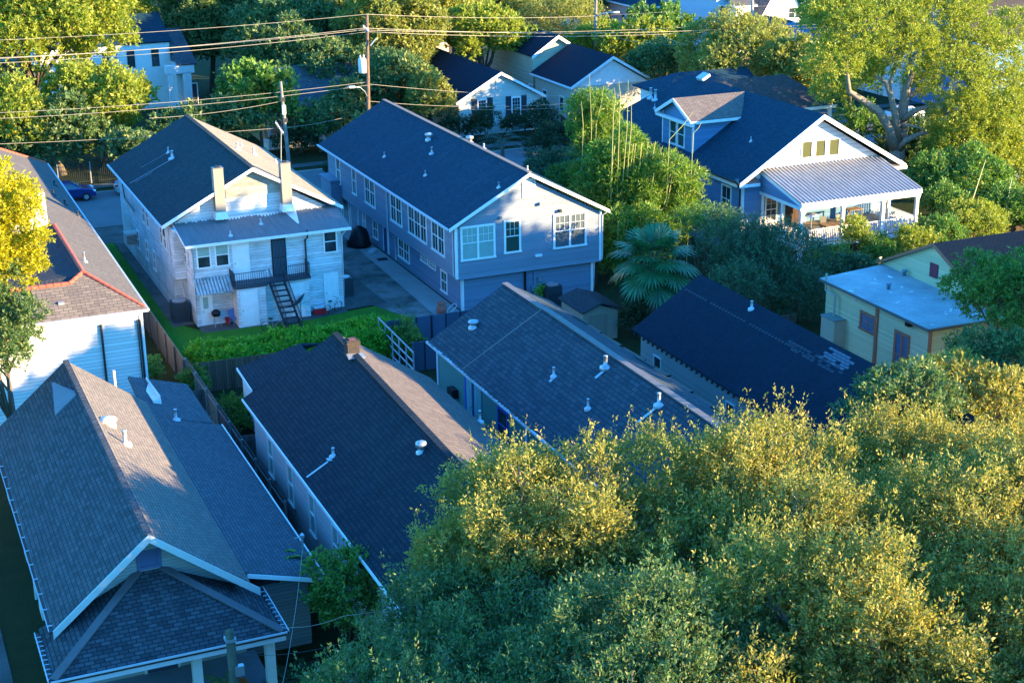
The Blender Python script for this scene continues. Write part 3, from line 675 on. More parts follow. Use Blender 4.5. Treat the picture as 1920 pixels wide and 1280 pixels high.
m = MB(); v = at(*z5(1605, 758), z=zD1+.4); m.cbox(v.x, v.y, zD1+.1, .5, .25, .08); m.cbox(v.x+.1, v.y+.3, zD1+.12, .5, .3, .05); m.rot((v.x, v.y), .5); m.build('debris', paint('debris', (.5,.42,.38)), grn)
m = MB(); m.bar((xD0-.05, yD0, dz-.02), (xD0-.05, yD1, dz-.02), .12, .10); gg = m.build('gutter', PVC, grn)
m = MB(); r = random.Random(5)
for k in range(40):
    y0 = yD1-.2-k*.33; m.bar((xD0-.05+r.uniform(-.03,.03), y0, dz+.045), (xD0-.04, y0-r.uniform(.08, .3), dz+.045), r.uniform(.03, .09), .02)
m.build('gutter_debris', paint('leaf_litter', (.08,.07,.06)), gg)
v = onslope(*zD(395, 415), xD0, dz, xDr, zDr); turbine(grn, (v.x, v.y, v.z+.02), .21, .36)
for q_, h_, r_ in ((zD(945, 755), .42, .055), (zD(1180, 975), .42, .055), (zD(1300, 690), .5, .09), (zD(1665, 950), .5, .075)):
    v = onslope(*q_, xD0, dz+.06, xDr, zDr+.06); vent_pipe(grn, (v.x, v.y, v.z+.03), h_, r_, PVC if r_ < .08 else GALV)
for a, b in ((zD(1300, 705), zD(1230, 765)), (zD(1650, 965), zD(1520, 1070)), (zD(945, 765), zD(915, 790))):
    a = onslope(*a, xD0, dz+.06, xDr, zDr+.06); b = onslope(*b, xD0, dz+.06, xDr, zDr+.06); m = MB(); m.bar((a.x, a.y, a.z+.02), (b.x, b.y, b.z+.02), .16, .015); m.build('pipe_flashing', GALV, grn)
xw = xD0+.4
COB = paint('cobalt_frame', (.03,.08,.42)); MINT = paint('mint_door', (.14,.33,.35))
m = MB(); m.box(xw-.05, xw, yD1-.42, yD1-.25, 0, dz-.15); m.box(xw-.03, xw, yD1-4.35, yD1-4.25, 0, dz-.15); m.box(xw-.04, xw, yD1-11.8, yD1-11.6, 0, dz-.15); m.build_each('corner_board', paint('sill_white_blue', (.55,.62,.68)), grn)
v = at(*z5(720, 920), x=xw); D_ = door(grn, 'x-', xw, v.y-.45, v.y+.35, .7, dz-.45, MINT, .2, COB)
v = at(*z5(765, 950), x=xw); door(grn, 'x-', xw, v.y-.5, v.y+.4, .7, dz-.45, MINT, .1, MINT)
v = at(*z5(910, 1060), x=xw); window(grn, 'x-', xw, v.y-.6, v.y+.6, 1.5, dz-.6, mat=COB)
v = at(*z5(645, 915), x=xw); m = MB(); m.box(xw-.35, xw, v.y-.35, v.y+.35, v.z-.3, v.z+.15); m.build('window_unit', BLACK, grn)

# ---------------------------------------------------------------- near-black roofed house
ez = 3.8; eA = at(1184, 617, z=ez); eP = at(1313, 514, y=eA.y); xE0, yE1, xEr, zEr = eA.x, eA.y, eP.x, eP.z; yE0 = 46.0; xE1 = 2*xEr-xE0
blk = empty('black_roof_house', (xEr, yE1, 0), 'low house under a plain near-black shingle roof with pale grey siding', 'house')
WALLE = siding('siding_pale_grey', (.46,.45,.43), .13, .15)
m = MB(); gable_walls(m, xE0+.4, xE1-.4, yE0, yE1-.3, ez-.2, ez-.2, xEr, zEr-.4); m.build('wall', WALLE, blk)
m = MB(); roof_slopes(m, xE0, xE1, yE0, yE1, ez, ez, xEr, zEr, .12); rfe = m.build('roof', SH_E, blk)
for k in range(40):
    y0 = yE1-.3-k*.5; m = MB(); m.box(xE0-.0, xE0+.1, y0, y0+.08, ez-.24, ez-.12); m.build('rafter_tail', paint('tail_dark', (.05,.055,.06)), rfe)
PATCH = paint('replacement_shingle', (.10,.12,.15), .8)
m = MB(); sx, sz = (xEr-xE0), (zEr-ez)
p0 = onslope(*z6(820, 680), xE0, ez, xEr, zEr)
def tabs(y_hi, n, t0, rows, seed, ww=.30, gap=.03, skip=.12):
    r = random.Random(seed); L = math.hypot(sx, sz)
    for j in range(rows):
        for i in range(n):
            if r.random() < skip: continue
            t = t0-j*.16/L*1.0; y0 = y_hi-i*(ww+gap)-(j % 2)*.16; x_ = xE0+sx*t; z_ = ez+sz*t
            m.slab([(x_, y0-ww, z_+.012), (x_+sx*.13/L, y0-ww, z_+.012+sz*.13/L), (x_+sx*.13/L, y0, z_+.012+sz*.13/L), (x_, y0, z_+.012)], .01)
t_ = (p0.x-xE0)/sx
tabs(p0.y, 6, t_, 5, 3)
m.build('shingle_patch', PATCH, rfe)
m = MB(); q_ = onslope(*z6(590, 640), xE0, ez, xEr, zEr); tabs(q_.y, 14, (q_.x-xE0)/sx, 3, 5, .28, .04, .3)
q_ = onslope(*z6(10, 350), xE0, ez, xEr, zEr); tabs(q_.y, 42, (q_.x-xE0)/sx, 1, 7, .16, .13, .05); m.build('old_patch', paint('old_patch', (.030,.038,.052), .8), rfe)
v = onslope(*z6(388, 455), xE0, ez, xEr, zEr); vent_pipe(blk, v, .38, .06)
xw = xE0+.4
for q_ in (z5(1780, 730), z6(270, 1010)):
    v = at(*q_, x=xw); window(blk, 'x-', xw, v.y-.42, v.y+.42, 1.25, 2.95, mat=WHITE, frame=.07)

# ---------------------------------------------------------------- garden shed
sg = at(*zD(1138, 322), z=1.9); sr = at(*zD(1408, 275), z=1.9); sp_ = at(*zD(1275, 250), y=sg.y); sfar = at(*zD(983, 212), z=1.9)
shed = empty('garden_shed', (sp_.x, sg.y, 0), 'small tan garden shed with a grey shingle gable roof', 'shed')
TAN = paint('shed_tan', (.33,.26,.19)); m = MB(); gable_walls(m, sg.x+.2, sr.x-.2, sg.y+.25, sfar.y-.15, 1.75, 1.75, sp_.x, sp_.z-.2); m.build('wall', TAN, shed)
m = MB(); roof_slopes(m, sg.x, sr.x, sg.y, sfar.y, 1.9, 1.9, sp_.x, sp_.z, .07); m.build('roof', SH_A, shed)
door(shed, 'y-', sg.y+.25, sp_.x-.75, sp_.x+.45, 0, 1.6, paint('shed_door', (.27,.21,.16)), .06, TAN)

# ---------------------------------------------------------------- white two-storey house with the twin stucco chimneys and rear stair
WALLA = siding('siding_white_peeling', (.68,.69,.70), .19, .85, (.15,.16,.14))
WALLM = siding('siding_mildew_gable', (.42,.41,.37), .12, 1.1, (.10,.11,.10))
A0 = at(371, 613, z=0); yA = A0.y; xA0 = A0.x; xA1 = at(638.7, 431.9, y=yA).x
fL = at(347.6, 462.2, y=yA-.35); fR = at(658.4, 426.2, y=yA-.35); zF_ = (fL.z+fR.z)/2
yM = 93.9
bL = at(302.6, 420.6, y=yM-.5); bR = at(642.9, 388.3, y=yM-.5); pk = at(472.2, 313.8, y=yM-.5)
xa0, xa1, xar, za, zar = bL.x, bR.x, pk.x, (bL.z+bR.z)/2, pk.z
yF = at(203, 310, x=xa0).y
wh = empty('white_house', (xar, yM, 0), 'white weathered two storey house with twin stucco chimneys, rear balcony and black stair', 'house')
m = MB(); gable_walls(m, xa0+.55, xa1-.55, yM, yF-.5, za-.25, za-.25, xar, zar-.35); m.build('wall', WALLA, wh)
m = MB(); m.slab([(xa0,yM-.5,za),(xar,yM-.5,zar),(xar,yF,zar),(xa0,yF,za)], .13); rfa = m.build('roof', SH_A, wh)
m = MB(); m.slab([(xar+.002,yM-.5,zar-.002),(xa1,yM-.5,za),(xa1,yF,za),(xar+.002,yF,zar-.002)], .13); m.build('sunlit_roof_slope', shingle('shingles_sunlit_ochre', (.34,.28,.20), (.24,.20,.15), (.12,.10,.08), .15, .3, .2), wh)  # ochre tone carries the sunlight falling on this slope
m = MB(); ridge_cap(m, (xar, yM-.5, zar+.01), (xar, yF, zar+.01), .3, .05); m.build('ridge_cap', SH_A, rfa)
m = MB(); rake(m, xa0, za-.0, xar, zar-.02, yM-.52, .22, .05); rake(m, xa1, za-.0, xar, zar-.02, yM-.52, .22, .05); m.build('verge_board', WHITE, wh)
m = MB(); m.bar((xa0-.05, yM-.45, za-.06), (xa0-.05, yF, za-.06), .12, .11); m.build('gutter', PVC, wh)
# mildewed gable infill, a shallow panel proud of the wall
ga = at(*zA(790, 240), y=yM-.05); gb = at(*zA(1165, 200), y=yM-.05); gp = at(*zA(968, 145), y=yM-.05); gc = at(*zA(790, 330), y=yM-.05); gd = at(*zA(1165, 285), y=yM-.05)
m = MB(); pl = [(ga.x, gc.z), (gb.x, gd.z), (gb.x, gb.z-.02), (gp.x, gp.z-.1), (ga.x, ga.z)]
m.solid([(x, yM-.001, z) for x, z in pl][::-1], [(x, yM-.05, z) for x, z in pl][::-1]); m.build('gable_panel', WALLM, wh)
# rear addition under its lean-to roof
xb0 = xA0; zlt = at(322.3, 417, x=fL.x).z
m = MB(); m.solid([(xb0, yA, 0), (xA1, yA, 0), (xA1, yM, 0), (xb0, yM, 0)], [(xb0, yA, zF_-.15), (xA1, yA, zF_-.15), (xA1, yM, zlt-.25), (xb0, yM, zlt-.25)]); m.build('rear_wall', WALLA, wh)
m = MB(); m.box(xa0+.5, xb0+.002, yM-1.1, yM, 2.5, za-.2); m.build('bay_wall', WALLA, wh)
SH_AL = NT('lean_to_streaked'); u_ = SH_AL.uv(); g_ = SH_AL.n('SeparateXYZ'); SH_AL.l(u_, g_.inputs[0])
st = SH_AL.ramp(SH_AL.noise(SH_AL.scalevec(u_, (5, .7, 1)), 1, 4, .7), .3, .75)
top = SH_AL.ramp(SH_AL.math('ADD', g_.outputs['Y'], SH_AL.math('MULTIPLY', SH_AL.noise(SH_AL.scalevec(u_, (4, .3, 1)), 1.3, 3, .8), .9)), 0, 1)
SH_AL.col(SH_AL.mix(st, (.10,.115,.125), (.16,.175,.185))); SH_AL.bump(SH_AL.noise(u_, 20), .2, .01); SH_AL = SH_AL.fin(.8, .25)
m = MB(); m.slab([(fL.x, yA-.35, zF_), (fR.x, yA-.35, zF_), (fR.x+.1, yM-.0, zlt), (fL.x, yM-.0, zlt)], .1); lta = m.build('lean_to_roof', SH_AL, wh)
m = MB(); m.bar((fL.x, yA-.37, zF_-.07), (fR.x, yA-.37, zF_-.07), .06, .17); m.bar((fL.x, yA-.35, zF_-.07), (fL.x, yM, zlt-.07), .05, .13); m.build('eave_board', WHITE, lta)
# white sealant smeared over the top of the lean-to, its own coat on the roof
SEAL = paint('roof_sealant', (.72,.74,.76), .5, .12); m = MB(); r = random.Random(9)
dzdy = (zlt-zF_)/(yM-yA+.35)
for k in range(46):
    x_ = fL.x+.1+(k+.5)*(fR.x-fL.x-.9)/46; L = .12+.22*r.random()+(.35*math.exp(-((x_-xar-.9)/.8)**2))+(.35*math.exp(-((x_-xar+1.5)/.6)**2))
    w_ = (fR.x-fL.x)/46*.62
    m.slab([(x_-w_*.3, yM-.06-L, zlt-dzdy*(L+.06)+.012), (x_+w_*.2, yM-.06-L*.9, zlt-dzdy*(L*.9+.06)+.012), (x_+w_, yM-.06, zlt-.06*dzdy+.012), (x_-w_, yM-.06, zlt-.06*dzdy+.012)], .008)
q0 = zA(1190, 415); q1 = zA(1222, 545)
p0 = at(*q0, y=yM-.3); x_ = p0.x+.15
m.slab([(x_+.1, yM-2.2, zlt-dzdy*2.2+.014), (x_+.2, yM-2.2, zlt-dzdy*2.2+.014), (x_+.55, yM-.3, zlt-dzdy*.3+.02), (x_-.2, yM-.3, zlt-dzdy*.3+.02)], .008)
m.build('sealant', SEAL, lta)
STUC = paint('stucco_tan', (.26,.24,.20), .85, .15)
for (bx, by, tx, ty, wpx) in ((*zA(757, 412), *zA(741, 115), 70), (*zA(1200, 360), *zA(1193, 80), 66)):
    b = at(bx, by, y=yM-.35); t_ = at(tx, ty+3, y=yM-.35); w_ = .62
    m = MB(); m.cbox(b.x, yM-.36, b.z, w_, .55, t_.z-b.z); c_ = m.build('chimney', STUC, wh)
    m = MB(); m.cbox(b.x, yM-.36, t_.z+.003, w_+.04, .59, .06); m.build('chimney_cap', paint('cap_soot', (.17,.16,.15)), c_)
    m = MB(); m.cbox(b.x, yM-.36, t_.z+.065, .26, .26, .08); m.build('flue', BLACK, c_)
    m = MB(); m.solid([(b.x-.42, yM-.85, b.z-.42), (b.x+.42, yM-.85, b.z-.42), (b.x+.42, yM-.0, b.z-.42), (b.x-.42, yM-.0, b.z-.42)], [(b.x-.33, yM-.66, b.z+.003), (b.x+.33, yM-.66, b.z+.003), (b.x+.33, yM-.0, b.z+.003), (b.x-.33, yM-.0, b.z+.003)]); m.build('flashing', SEAL, c_)
for q_, h_ in ((zA(826, 580), .28), (zA(1028, 490), .32)):
    d = at(*q_, y=yA+.8); z_ = zF_+dzdy*(d.y-yA+.35)
    for _ in range(4): d = at(*q_, z=z_); z_ = zF_+dzdy*(d.y-yA+.35)
    vent_pipe(wh, (d.x, d.y, z_), h_, .05)
for q_, h_, r_ in ((zA(412, 22), .35, .05), (zA(438, 60), .5, .09)):
    v = onslope(*q_, xa0, za, xar, zar); vent_pipe(wh, v, h_, r_)
for q_, h_, r_ in ((z1(1335, 838), .42, .085), (z1(1358, 820), .3, .04), (z1(1428, 868), .42, .085), (z1(1552, 915), .25, .04)):
    v = onslope(*q_, xa1, za, xar, zar); vent_pipe(wh, v, h_, r_)
m = MB()
for a, b, w_ in ((z1(965, 900), z1(730, 1035), .16), (z1(945, 860), z1(795, 945), .06), (z1(860, 970), z1(720, 1040), .06)):
    a = onslope(*a, xa0, za, xar, zar); b = onslope(*b, xa0, za, xar, zar); m.bar((a.x, a.y, a.z+.03), (b.x, b.y, b.z+.03), w_, .02); 
    break
m.build('lime_streak', paint('lime_streak', (.20,.23,.26), .8), rfa)
for a, b, w_ in ((z1(945, 860), z1(795, 945), .06), (z1(860, 970), z1(760, 1030), .05)):
    a = onslope(*a, xa0, za, xar, zar); b = onslope(*b, xa0, za, xar, zar); m = MB(); m.bar((a.x, a.y, a.z+.03), (b.x, b.y, b.z+.03), w_, .02); m.build('lime_streak', MATS['lime_streak'], rfa)
# windows and doors of the rear wall
KW = dict(mat=WHITE, frame=.08)
winpx(wh, 'y-', yA, zA(592, 645), zA(700, 785), blind=.5, **KW); winpx(wh, 'y-', yA, zA(715, 632), zA(822, 770), blind=.5, **KW)
winpx(wh, 'y-', yA, zA(1440, 545), zA(1540, 680), **KW)
v0 = at(*zA(1100, 605), y=yA); v1 = at(*zA(1198, 832), y=yA); zb = v1.z
GATE = paint('gate_iron', (.03,.035,.045), .5)
D_ = door(wh, 'y-', yA, v0.x, v1.x, zb, v0.z, paint('door_grey_blue', (.10,.15,.20)), .07, GATE, False, 'security_door')
m = MB(); n_ = 9
for i in range(n_+1): x_ = v0.x+(v1.x-v0.x)*i/n_; m.box(x_-.012, x_+.012, yA-.085, yA-.06, zb, v0.z)
for t in (0, .5, .98): z_ = zb+(v0.z-zb)*t; m.box(v0.x, v1.x, yA-.09, yA-.064, z_, z_+.04)
m.build('bars', GATE, D_)
for a, b in ((zA(838, 628), zA(955, 842)), ):
    a = at(*a, y=yA); b = at(*b, y=yA); door(wh, 'y-', yA, a.x, b.x, zb, a.z, WHITE, .06, WHITE)
v0 = at(*zA(1452, 838), y=yA); v1 = at(*zA(1545, 1060), y=yA); door(wh, 'y-', yA, v0.x, v1.x, .05, v0.z, WHITE, .08, WHITE)
v0 = at(*zA(628, 980), y=yA); v1 = at(*zA(710, 1170), y=yA); d_ = door(wh, 'y-', yA, v0.x, v1.x, .08, v0.z, WHITE, .07, WHITE)
m = MB(); m.box(v0.x+.1, v1.x-.2, yA-.04, yA-.033, 1.1, v0.z-.08); m.build('pane', BLIND, d_)
# balcony with railings, lower box room, stair
bz = zb-.02; x0b = at(*zA(850, 885), y=yA-1.3).x; x1b = at(*zA(1358, 865), y=yA-.9).x; yb0 = yA-1.45
m = MB(); m.box(x0b, x1b, yb0+.35, yA, bz-.11, bz); m.box(x0b, x0b+2.0, yb0, yb0+.35, bz-.11, bz); bal = m.build('balcony', paint('deck_dark', (.05,.06,.075)), wh)
def railing(par, pts, h=.85, step=.13, mat=None, r=.012, name='railing'):
    m = MB()
    for a, b in zip(pts, pts[1:]):
        a = Vector(a); b = Vector(b); n = max(1, int((b-a).length/step)); u = Vector((0, 0, h))
        m.bar(a+u, b+u, .035); m.bar(a+Vector((0, 0, .08)), b+Vector((0, 0, .08)), .025)
        for i in range(n+1): q = a.lerp(b, i/n); m.bar(q, q+u, r*2)
    return m.build(name, mat or GATE, par)
railing(bal, [(x0b+.03, yA-.05, bz), (x0b+.03, yb0+.03, bz), (x0b+1.95, yb0+.03, bz)])
railing(bal, [(x1b-1.35, yb0+.4, bz), (x1b-.05, yb0+.4, bz), (x1b-.05, yA-.05, bz)])
b0 = at(*zA(885, 1180), z=0); m = MB(); bx0, bx1 = x0b+.12, at(*zA(1140, 1140), y=yA-1.2).x
m.box(bx0, bx0+1.75, yb0+.08, yA, 0, bz-.165); box_ = m.build('lower_room_wall', WALLA, wh)
m = MB(); m.box(bx0+1.75, x1b-.1, yb0+.5, yA, 0, bz-.165); m.build('lower_room_wall', WALLA, wh)
door(wh, 'y-', yb0+.08, bx0+.2, bx0+1.2, .08, bz-.35, WHITE, .05, WHITE); door(wh, 'y-', yb0+.5, x1b-1.25, x1b-.45, .1, bz-.35, WHITE, .04, WHITE)
# stair runs towards the camera and slightly to the right
sA = at(*zA(1135, 895), y=yb0+.3); s0 = Vector((sA.x, yb0+.3, bz)); eB = at(*zA(1215, 1165), z=0.05); s1 = Vector((s0.x+.35, yb0-2.1, 0)); STEEL = paint('stair_black', (.02,.025,.035), .5)
st_ = MB(); hw = .45; dx = (s1-s0)
for sgn in (-1, 1): st_.bar(s0+Vector((sgn*hw, 0, -.05)), s1+Vector((sgn*hw, 0, .05)), .05, .22)
stair = st_.build('stair_stringer', STEEL, wh)
for i in range(9):
    q = s0.lerp(s1, (i+.7)/9.4); m = MB(); m.box(q.x-hw+.03, q.x+hw-.03, q.y-.13, q.y+.13, q.z-.03, q.z+.01); m.build('tread', STEEL, stair)
m = MB()
for sgn in (-1, 1):
    a = s0+Vector((sgn*hw, 0, 0)); b = s1+Vector((sgn*hw, 0, 0)); u = Vector((0, 0, .85)); m.bar(a+u, b+u, .04)
    for i in range(17): q = a.lerp(b, i/16); m.bar(q, q+u, .022)
m.build('stair_rail', GATE, stair)
# corrugated awning
a0_ = at(*zA(608, 975), y=yA-1.15); a1_ = at(*zA(850, 940), y=yA-1.15); t0_ = at(*zA(605, 885), y=yA)
m = MB(); n_ = 11; zt0 = a0_.z+.75
for i in range(n_):
    xx = a0_.x+(a1_.x-a0_.x)*i/n_; xw_ = (a1_.x-a0_.x)/n_
    m.slab([(xx, yA-1.15, a0_.z), (xx+xw_*.62, yA-1.15, a0_.z), (xx+xw_*.62, yA-.02, zt0), (xx, yA-.02, zt0)], .02)
    m.slab([(xx+xw_*.62, yA-1.15, a0_.z-.09), (xx+xw_, yA-1.15, a0_.z-.09), (xx+xw_, yA-.02, zt0-.09), (xx+xw_*.62, yA-.02, zt0-.09)], .02)
AWN = siding('awning_stained', (.42,.43,.42), 30, 1.0, (.08,.09,.07)); m.build('awning', AWN, wh)
# left side wall details
xw = xa0+.55
for a, b in ((zA(240, 385), zA(256, 470)), (zA(264, 420), zA(282, 498)), (zA(356, 515), zA(372, 605)), (zA(383, 555), zA(396, 635)), (zA(205, 560), zA(222, 640)), (zA(262, 635), zA(282, 705)), (zA(312, 690), zA(332, 790))):
    A = at(*a, x=xw); B = at(*b, x=xw); zm = (A.z+B.z)/2; ym = (A.y+B.y)/2; window(wh, 'x-', xw, ym-.42, ym+.42, zm-.65, zm+.65, frame=.07)
for a, b in ((zA(519, 660), zA(535, 740)), (zA(542, 695), zA(558, 770))):
    A = at(*a, x=xb0); B = at(*b, x=xb0); zm = (A.z+B.z)/2; ym = (A.y+B.y)/2; window(wh, 'x-', xb0, ym-.3, ym+.3, zm-.55, zm+.55, frame=.06)
v = at(*zA(160, 590), x=xw-.4); m = MB(); m.box(xw-.8, xw, v.y-.5, v.y+.5, v.z-.42, v.z+.42); uo = m.build('window_air_conditioner', paint('unit_beige', (.52,.52,.48), .5), wh)
m = MB(); [m.box(xw-.75, xw-.05, v.y-.512, v.y-.5, v.z-.32+i*.09, v.z-.28+i*.09) for i in range(7)]; m.build('unit_grille', DARKM, uo)
m = MB(); m.tube([(xw-.1, yM+.05, za-.3), (xw-.1, yM+.05, 3.1), (xb0-.35, yM-.9, 2.6), (xb0-.1, yM-1.1, .2)], .055, 8); m.build('downpipe', PVC, wh)
m = MB(); m.tube([(xb0-.08, yA-.3, zF_-.15), (xb0+.02, yA-.08, zF_-.5), (xb0+.02, yA-.08, .1)], .05, 8); m.build('downpipe', GALV, wh)
m = MB(); m.tube([(xA1+.25, yA-.3, zF_-.1), (xA1+.2, yA-.1, zF_-.35), (xA1+.02, yA-.08, zF_-.5), (xA1+.02, yA-.08, .1)], .05, 8); m.build('downpipe', PVC, wh)
v = at(*zA(1335, 545), y=yA-.25); w2 = at(*zA(1325, 830), y=yA-.08)
m = MB(); m.tube([(v.x, yA-.3, zF_+.15), (v.x, yA-.3, zF_-.35), (v.x-.1, yA-.1, zF_-.5), (v.x-.1, yA-.1, bz+.05)], .055, 8); m.build('service_conduit', DARKM, wh)
m = MB(); m.tube([(xw-.15, yF-2.5, za-.2), (xw-.15, yF-3.5, za-1.8), (xw-.15, yF-7, za-1.9)], .04, 6); m.build('service_pipe', DARKM, wh)
m = MB(); m.tube([(bL.x+.15, yM-.15, za-.1), (bL.x+.15, yM-.15, za-.7)], .06, 6); m.build('meter_pipe', DARKM, wh)

# ---------------------------------------------------------------- long blue-grey two-storey house
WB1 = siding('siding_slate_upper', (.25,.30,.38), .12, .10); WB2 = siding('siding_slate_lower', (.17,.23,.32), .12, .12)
WBS = siding('siding_slate_panel', (.2,.26,.33), .6, .12, vert=True)
B0 = at(866, 583, z=0); yB = B0.y; xB0 = B0.x; xB1 = at(1111.9, 485, y=yB).x; zs = 2.2; yb_ = yB-.0
ux0, ux1 = at(855, 505, y=yB-.35).x, at(1127, 430, y=yB-.35).x; yU = yB-.35
eL = at(841.7, 429, y=yU-.35); eR = at(1143, 393, y=yU-.35); pB = at(993, 323, y=yU-.35); zeB = (eL.z+eR.z)/2
yBf = at(597, 280, x=eL.x).y
blu = empty('slate_blue_house', (pB.x, yB, 0), 'long slate blue two storey house with white window trim and dark blue shingle roof', 'house')
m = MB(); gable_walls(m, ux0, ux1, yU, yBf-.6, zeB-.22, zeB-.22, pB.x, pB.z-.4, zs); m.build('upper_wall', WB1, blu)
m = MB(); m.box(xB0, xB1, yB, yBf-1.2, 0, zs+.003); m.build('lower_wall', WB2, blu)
m = MB(); roof_slopes(m, eL.x, eR.x, yU-.35, yBf, zeB, zeB, pB.x, pB.z, .13); rfb = m.build('roof', SH_B, blu)
m = MB(); ridge_cap(m, (pB.x, yU-.35, pB.z+.01), (pB.x, yBf, pB.z+.01), .28, .05); m.build('ridge_cap', paint('ridge_brown', (.20,.17,.15), .9), rfb)
m = MB(); rake(m, eL.x, zeB, pB.x, pB.z-.02, yU-.37, .22, .05); rake(m, eR.x, zeB, pB.x, pB.z-.02, yU-.37, .22, .05); m.build('verge_board', WHITE, blu)
m = MB(); m.bar((eL.x-.05, yU-.3, zeB-.07), (eL.x-.05, yBf, zeB-.07), .13, .12); m.build('gutter', PVC, blu)
m = MB(); m.box(ux0-.02, ux0+.14, yU-.03, yU+.1, zs, zeB-.1); m.box(ux1-.14, ux1+.02, yU-.03, yU+.1, zs, zeB-.1); m.box(xB0-.02, xB0+.16, yB-.03, yB+.1, 0, zs); m.box(xB1-.16, xB1+.02, yB-.03, yB+.1, 0, zs); m.build_each('corner_board', WHITE, blu)
m = MB(); m.box(ux0-.01, ux1+.01, yU-.02, yU+.05, zs-.06, zs+.06); m.build('belt_board', WB1, blu)
for a, b, n in ((zB(900, 500), zB(1128, 690), 2), (zB(1180, 458), zB(1292, 655), 1), (zB(1498, 420), zB(1712, 612), 2)):
    winpx(blu, 'y-', yU, a, b, units=n, frame=.13, bars=(3, 2), upper_only=True, blind=(.999 if n == 2 and a[0] < 900 else 0), gl=paint('pane_green', (.03,.07,.055), .1, .1, .9) if n == 1 else paint('pane_grey', (.10,.13,.15), .1, .4, .9))
a = at(*zB(1300, 190), y=yU); b = at(*zB(1385, 305), y=yU)
m = MB(); m.box(a.x, b.x, yU-.05, yU, b.z, a.z); gv = m.build('gable_vent', WHITE, blu)
m = MB(); [m.box(b.x-.22, b.x-.1, yU-.062, yU-.05, b.z+.15+i*.12, b.z+.2+i*.12) for i in range(8)]; m.build('louvre', DARKM, gv)
for q_ in (zB(1413, 350), zB(1540, 395), zB(1157, 440)):
    v = at(*q_, y=yU); m = MB(); m.cbox(v.x, yU-.1, v.z-.08, .16, .2, .18); m.build('light_fitting', GALV if q_ != zB(1540, 395) else DARKM, blu)
v = at(*zB(1403, 680), y=yU); m = MB(); m.cbox(v.x, yU-.08, v.z-.07, .42, .16, .14); m.build('flood_light', WHITE, blu)
m = MB(); v = at(*zB(1317, 725), y=yB-.06); m.box(v.x-.06, v.x+.06, yB-.12, yB, 0, v.z); m.build('refrigerant_line', BLACK, blu)
m = MB(); v = at(*zB(1378, 715), y=yB-.06); m.box(v.x-.05, v.x+.05, yB-.12, yB, 0, v.z); m.cbox(v.x-.12, yB-.1, .7, .24, .2, .35); m.build('conduit', WB2, blu)
v = at(*zB(1410, 835), y=yB); m = MB(); m.cbox(v.x, yB-.06, v.z-.1, .22, .12, .26); m.build('meter_box', GALV, blu)
# side windows, upper row then lower row
for a, b, n in ((zB(103, 62), zB(136, 200), 1), (zB(205, 125), zB(238, 268), 1), (zB(287, 185), zB(358, 350), 2), (zB(452, 292), zB(530, 465), 2), (zB(567, 372), zB(690, 578), 3), (zB(718, 478), zB(805, 660), 2)):
    A = at(a[0], (a[1]+b[1])/2-20, x=ux0); B = at(b[0], (a[1]+b[1])/2+20, x=ux0); z1_ = zeB-.35; z0_ = zs+.95
    ya, yb2 = at(a[0], a[1], x=ux0).y, at(b[0], b[1], x=ux0).y
    window(blu, 'x-', ux0, yb2, ya, z0_, z1_, units=n, frame=.12, bars=(2, 1))
for a, b, n, zz in ((zB(503, 580), zB(580, 755), 2, (.55, 1.95)), (zB(777, 770), zB(823, 948), 1, (.4, 1.85)), (zB(340, 460), zB(378, 602), 1, (.55, 1.95)), (zB(275, 415), zB(298, 520), 1, (.55, 1.95))):
    ya, yb2 = at(*a, x=xB0).y, at(*b, x=xB0).y; window(blu, 'x-', xB0, yb2, ya, *zz, units=n, frame=.12, bars=(2, 1))
for a, b in ((zB(650, 680), zB(695, 745)), (zB(703, 720), zB(747, 780))):
    ya, yb2 = at(*a, x=xB0).y, at(*b, x=xB0).y; window(blu, 'x-', xB0, yb2, ya, 1.45, 1.9, frame=.07, bars=(4, 1))
DB = paint('door_blue', (.04,.07,.16))
for a, b in ((zB(410, 515), zB(440, 700)), ):
    ya, yb2 = at(*a, x=xB0).y, at(*b, x=xB0).y; door(blu, 'x-', xB0, yb2, ya, .1, 1.98, DB, .12, WHITE)
for a, b in ((zB(445, 560), zB(490, 740)), (zB(200, 370), zB(250, 520)), (zB(150, 310), zB(190, 450)), (zB(105, 280), zB(140, 380))):
    ya, yb2 = at(*a, x=xB0).y, at(*b, x=xB0).y; door(blu, 'x-', xB0, yb2, ya, .1, 1.9, WB2, .1, WHITE, False)
for yy in (yU+.25, at(*zB(440, 450), x=ux0).y):
    m = MB(); m.tube([(eL.x, yy, zeB-.1), (ux0-.07, yy, zeB-.35), (ux0-.07, yy, zs+.15), (xB0-.07, yy-.1, zs-.15), (xB0-.07, yy-.1, .1)], .05, 8); m.build('downpipe', PVC, blu)
m = MB(); m.tube([(eR.x, yU-.2, zeB-.1), (ux1+.06, yU-.05, zeB-.4), (ux1+.06, yU-.05, zs+.1), (xB1+.06, yB-.05, zs-.2), (xB1+.06, yB-.05, .1)], .05, 8); m.build('downpipe', PVC, blu)
for q_, big in ((zB(415, 48), 0), (zB(678, 168), 0), (zB(1150, 245), 0)):
    v = onslope(*q_, eL.x, zeB, pB.x, pB.z); vent_pipe(blu, v, .3, .05, GALV)
v = onslope(804, 262, eL.x, zeB, pB.x, pB.z); turbine(blu, (v.x, v.y, v.z+.02), .2, .45)
v = at(882, 258, x=pB.x+.5); turbine(blu, (pB.x+.45, v.y, pB.z-.25), .2, .45)
v = onslope(810, 288, eL.x, zeB, pB.x, pB.z); vent_pipe(blu, v, .42, .07, GALV)
v = at(907, 268, x=pB.x+.2); vent_pipe(blu, (pB.x+.2, v.y, pB.z-.1), .35, .06)
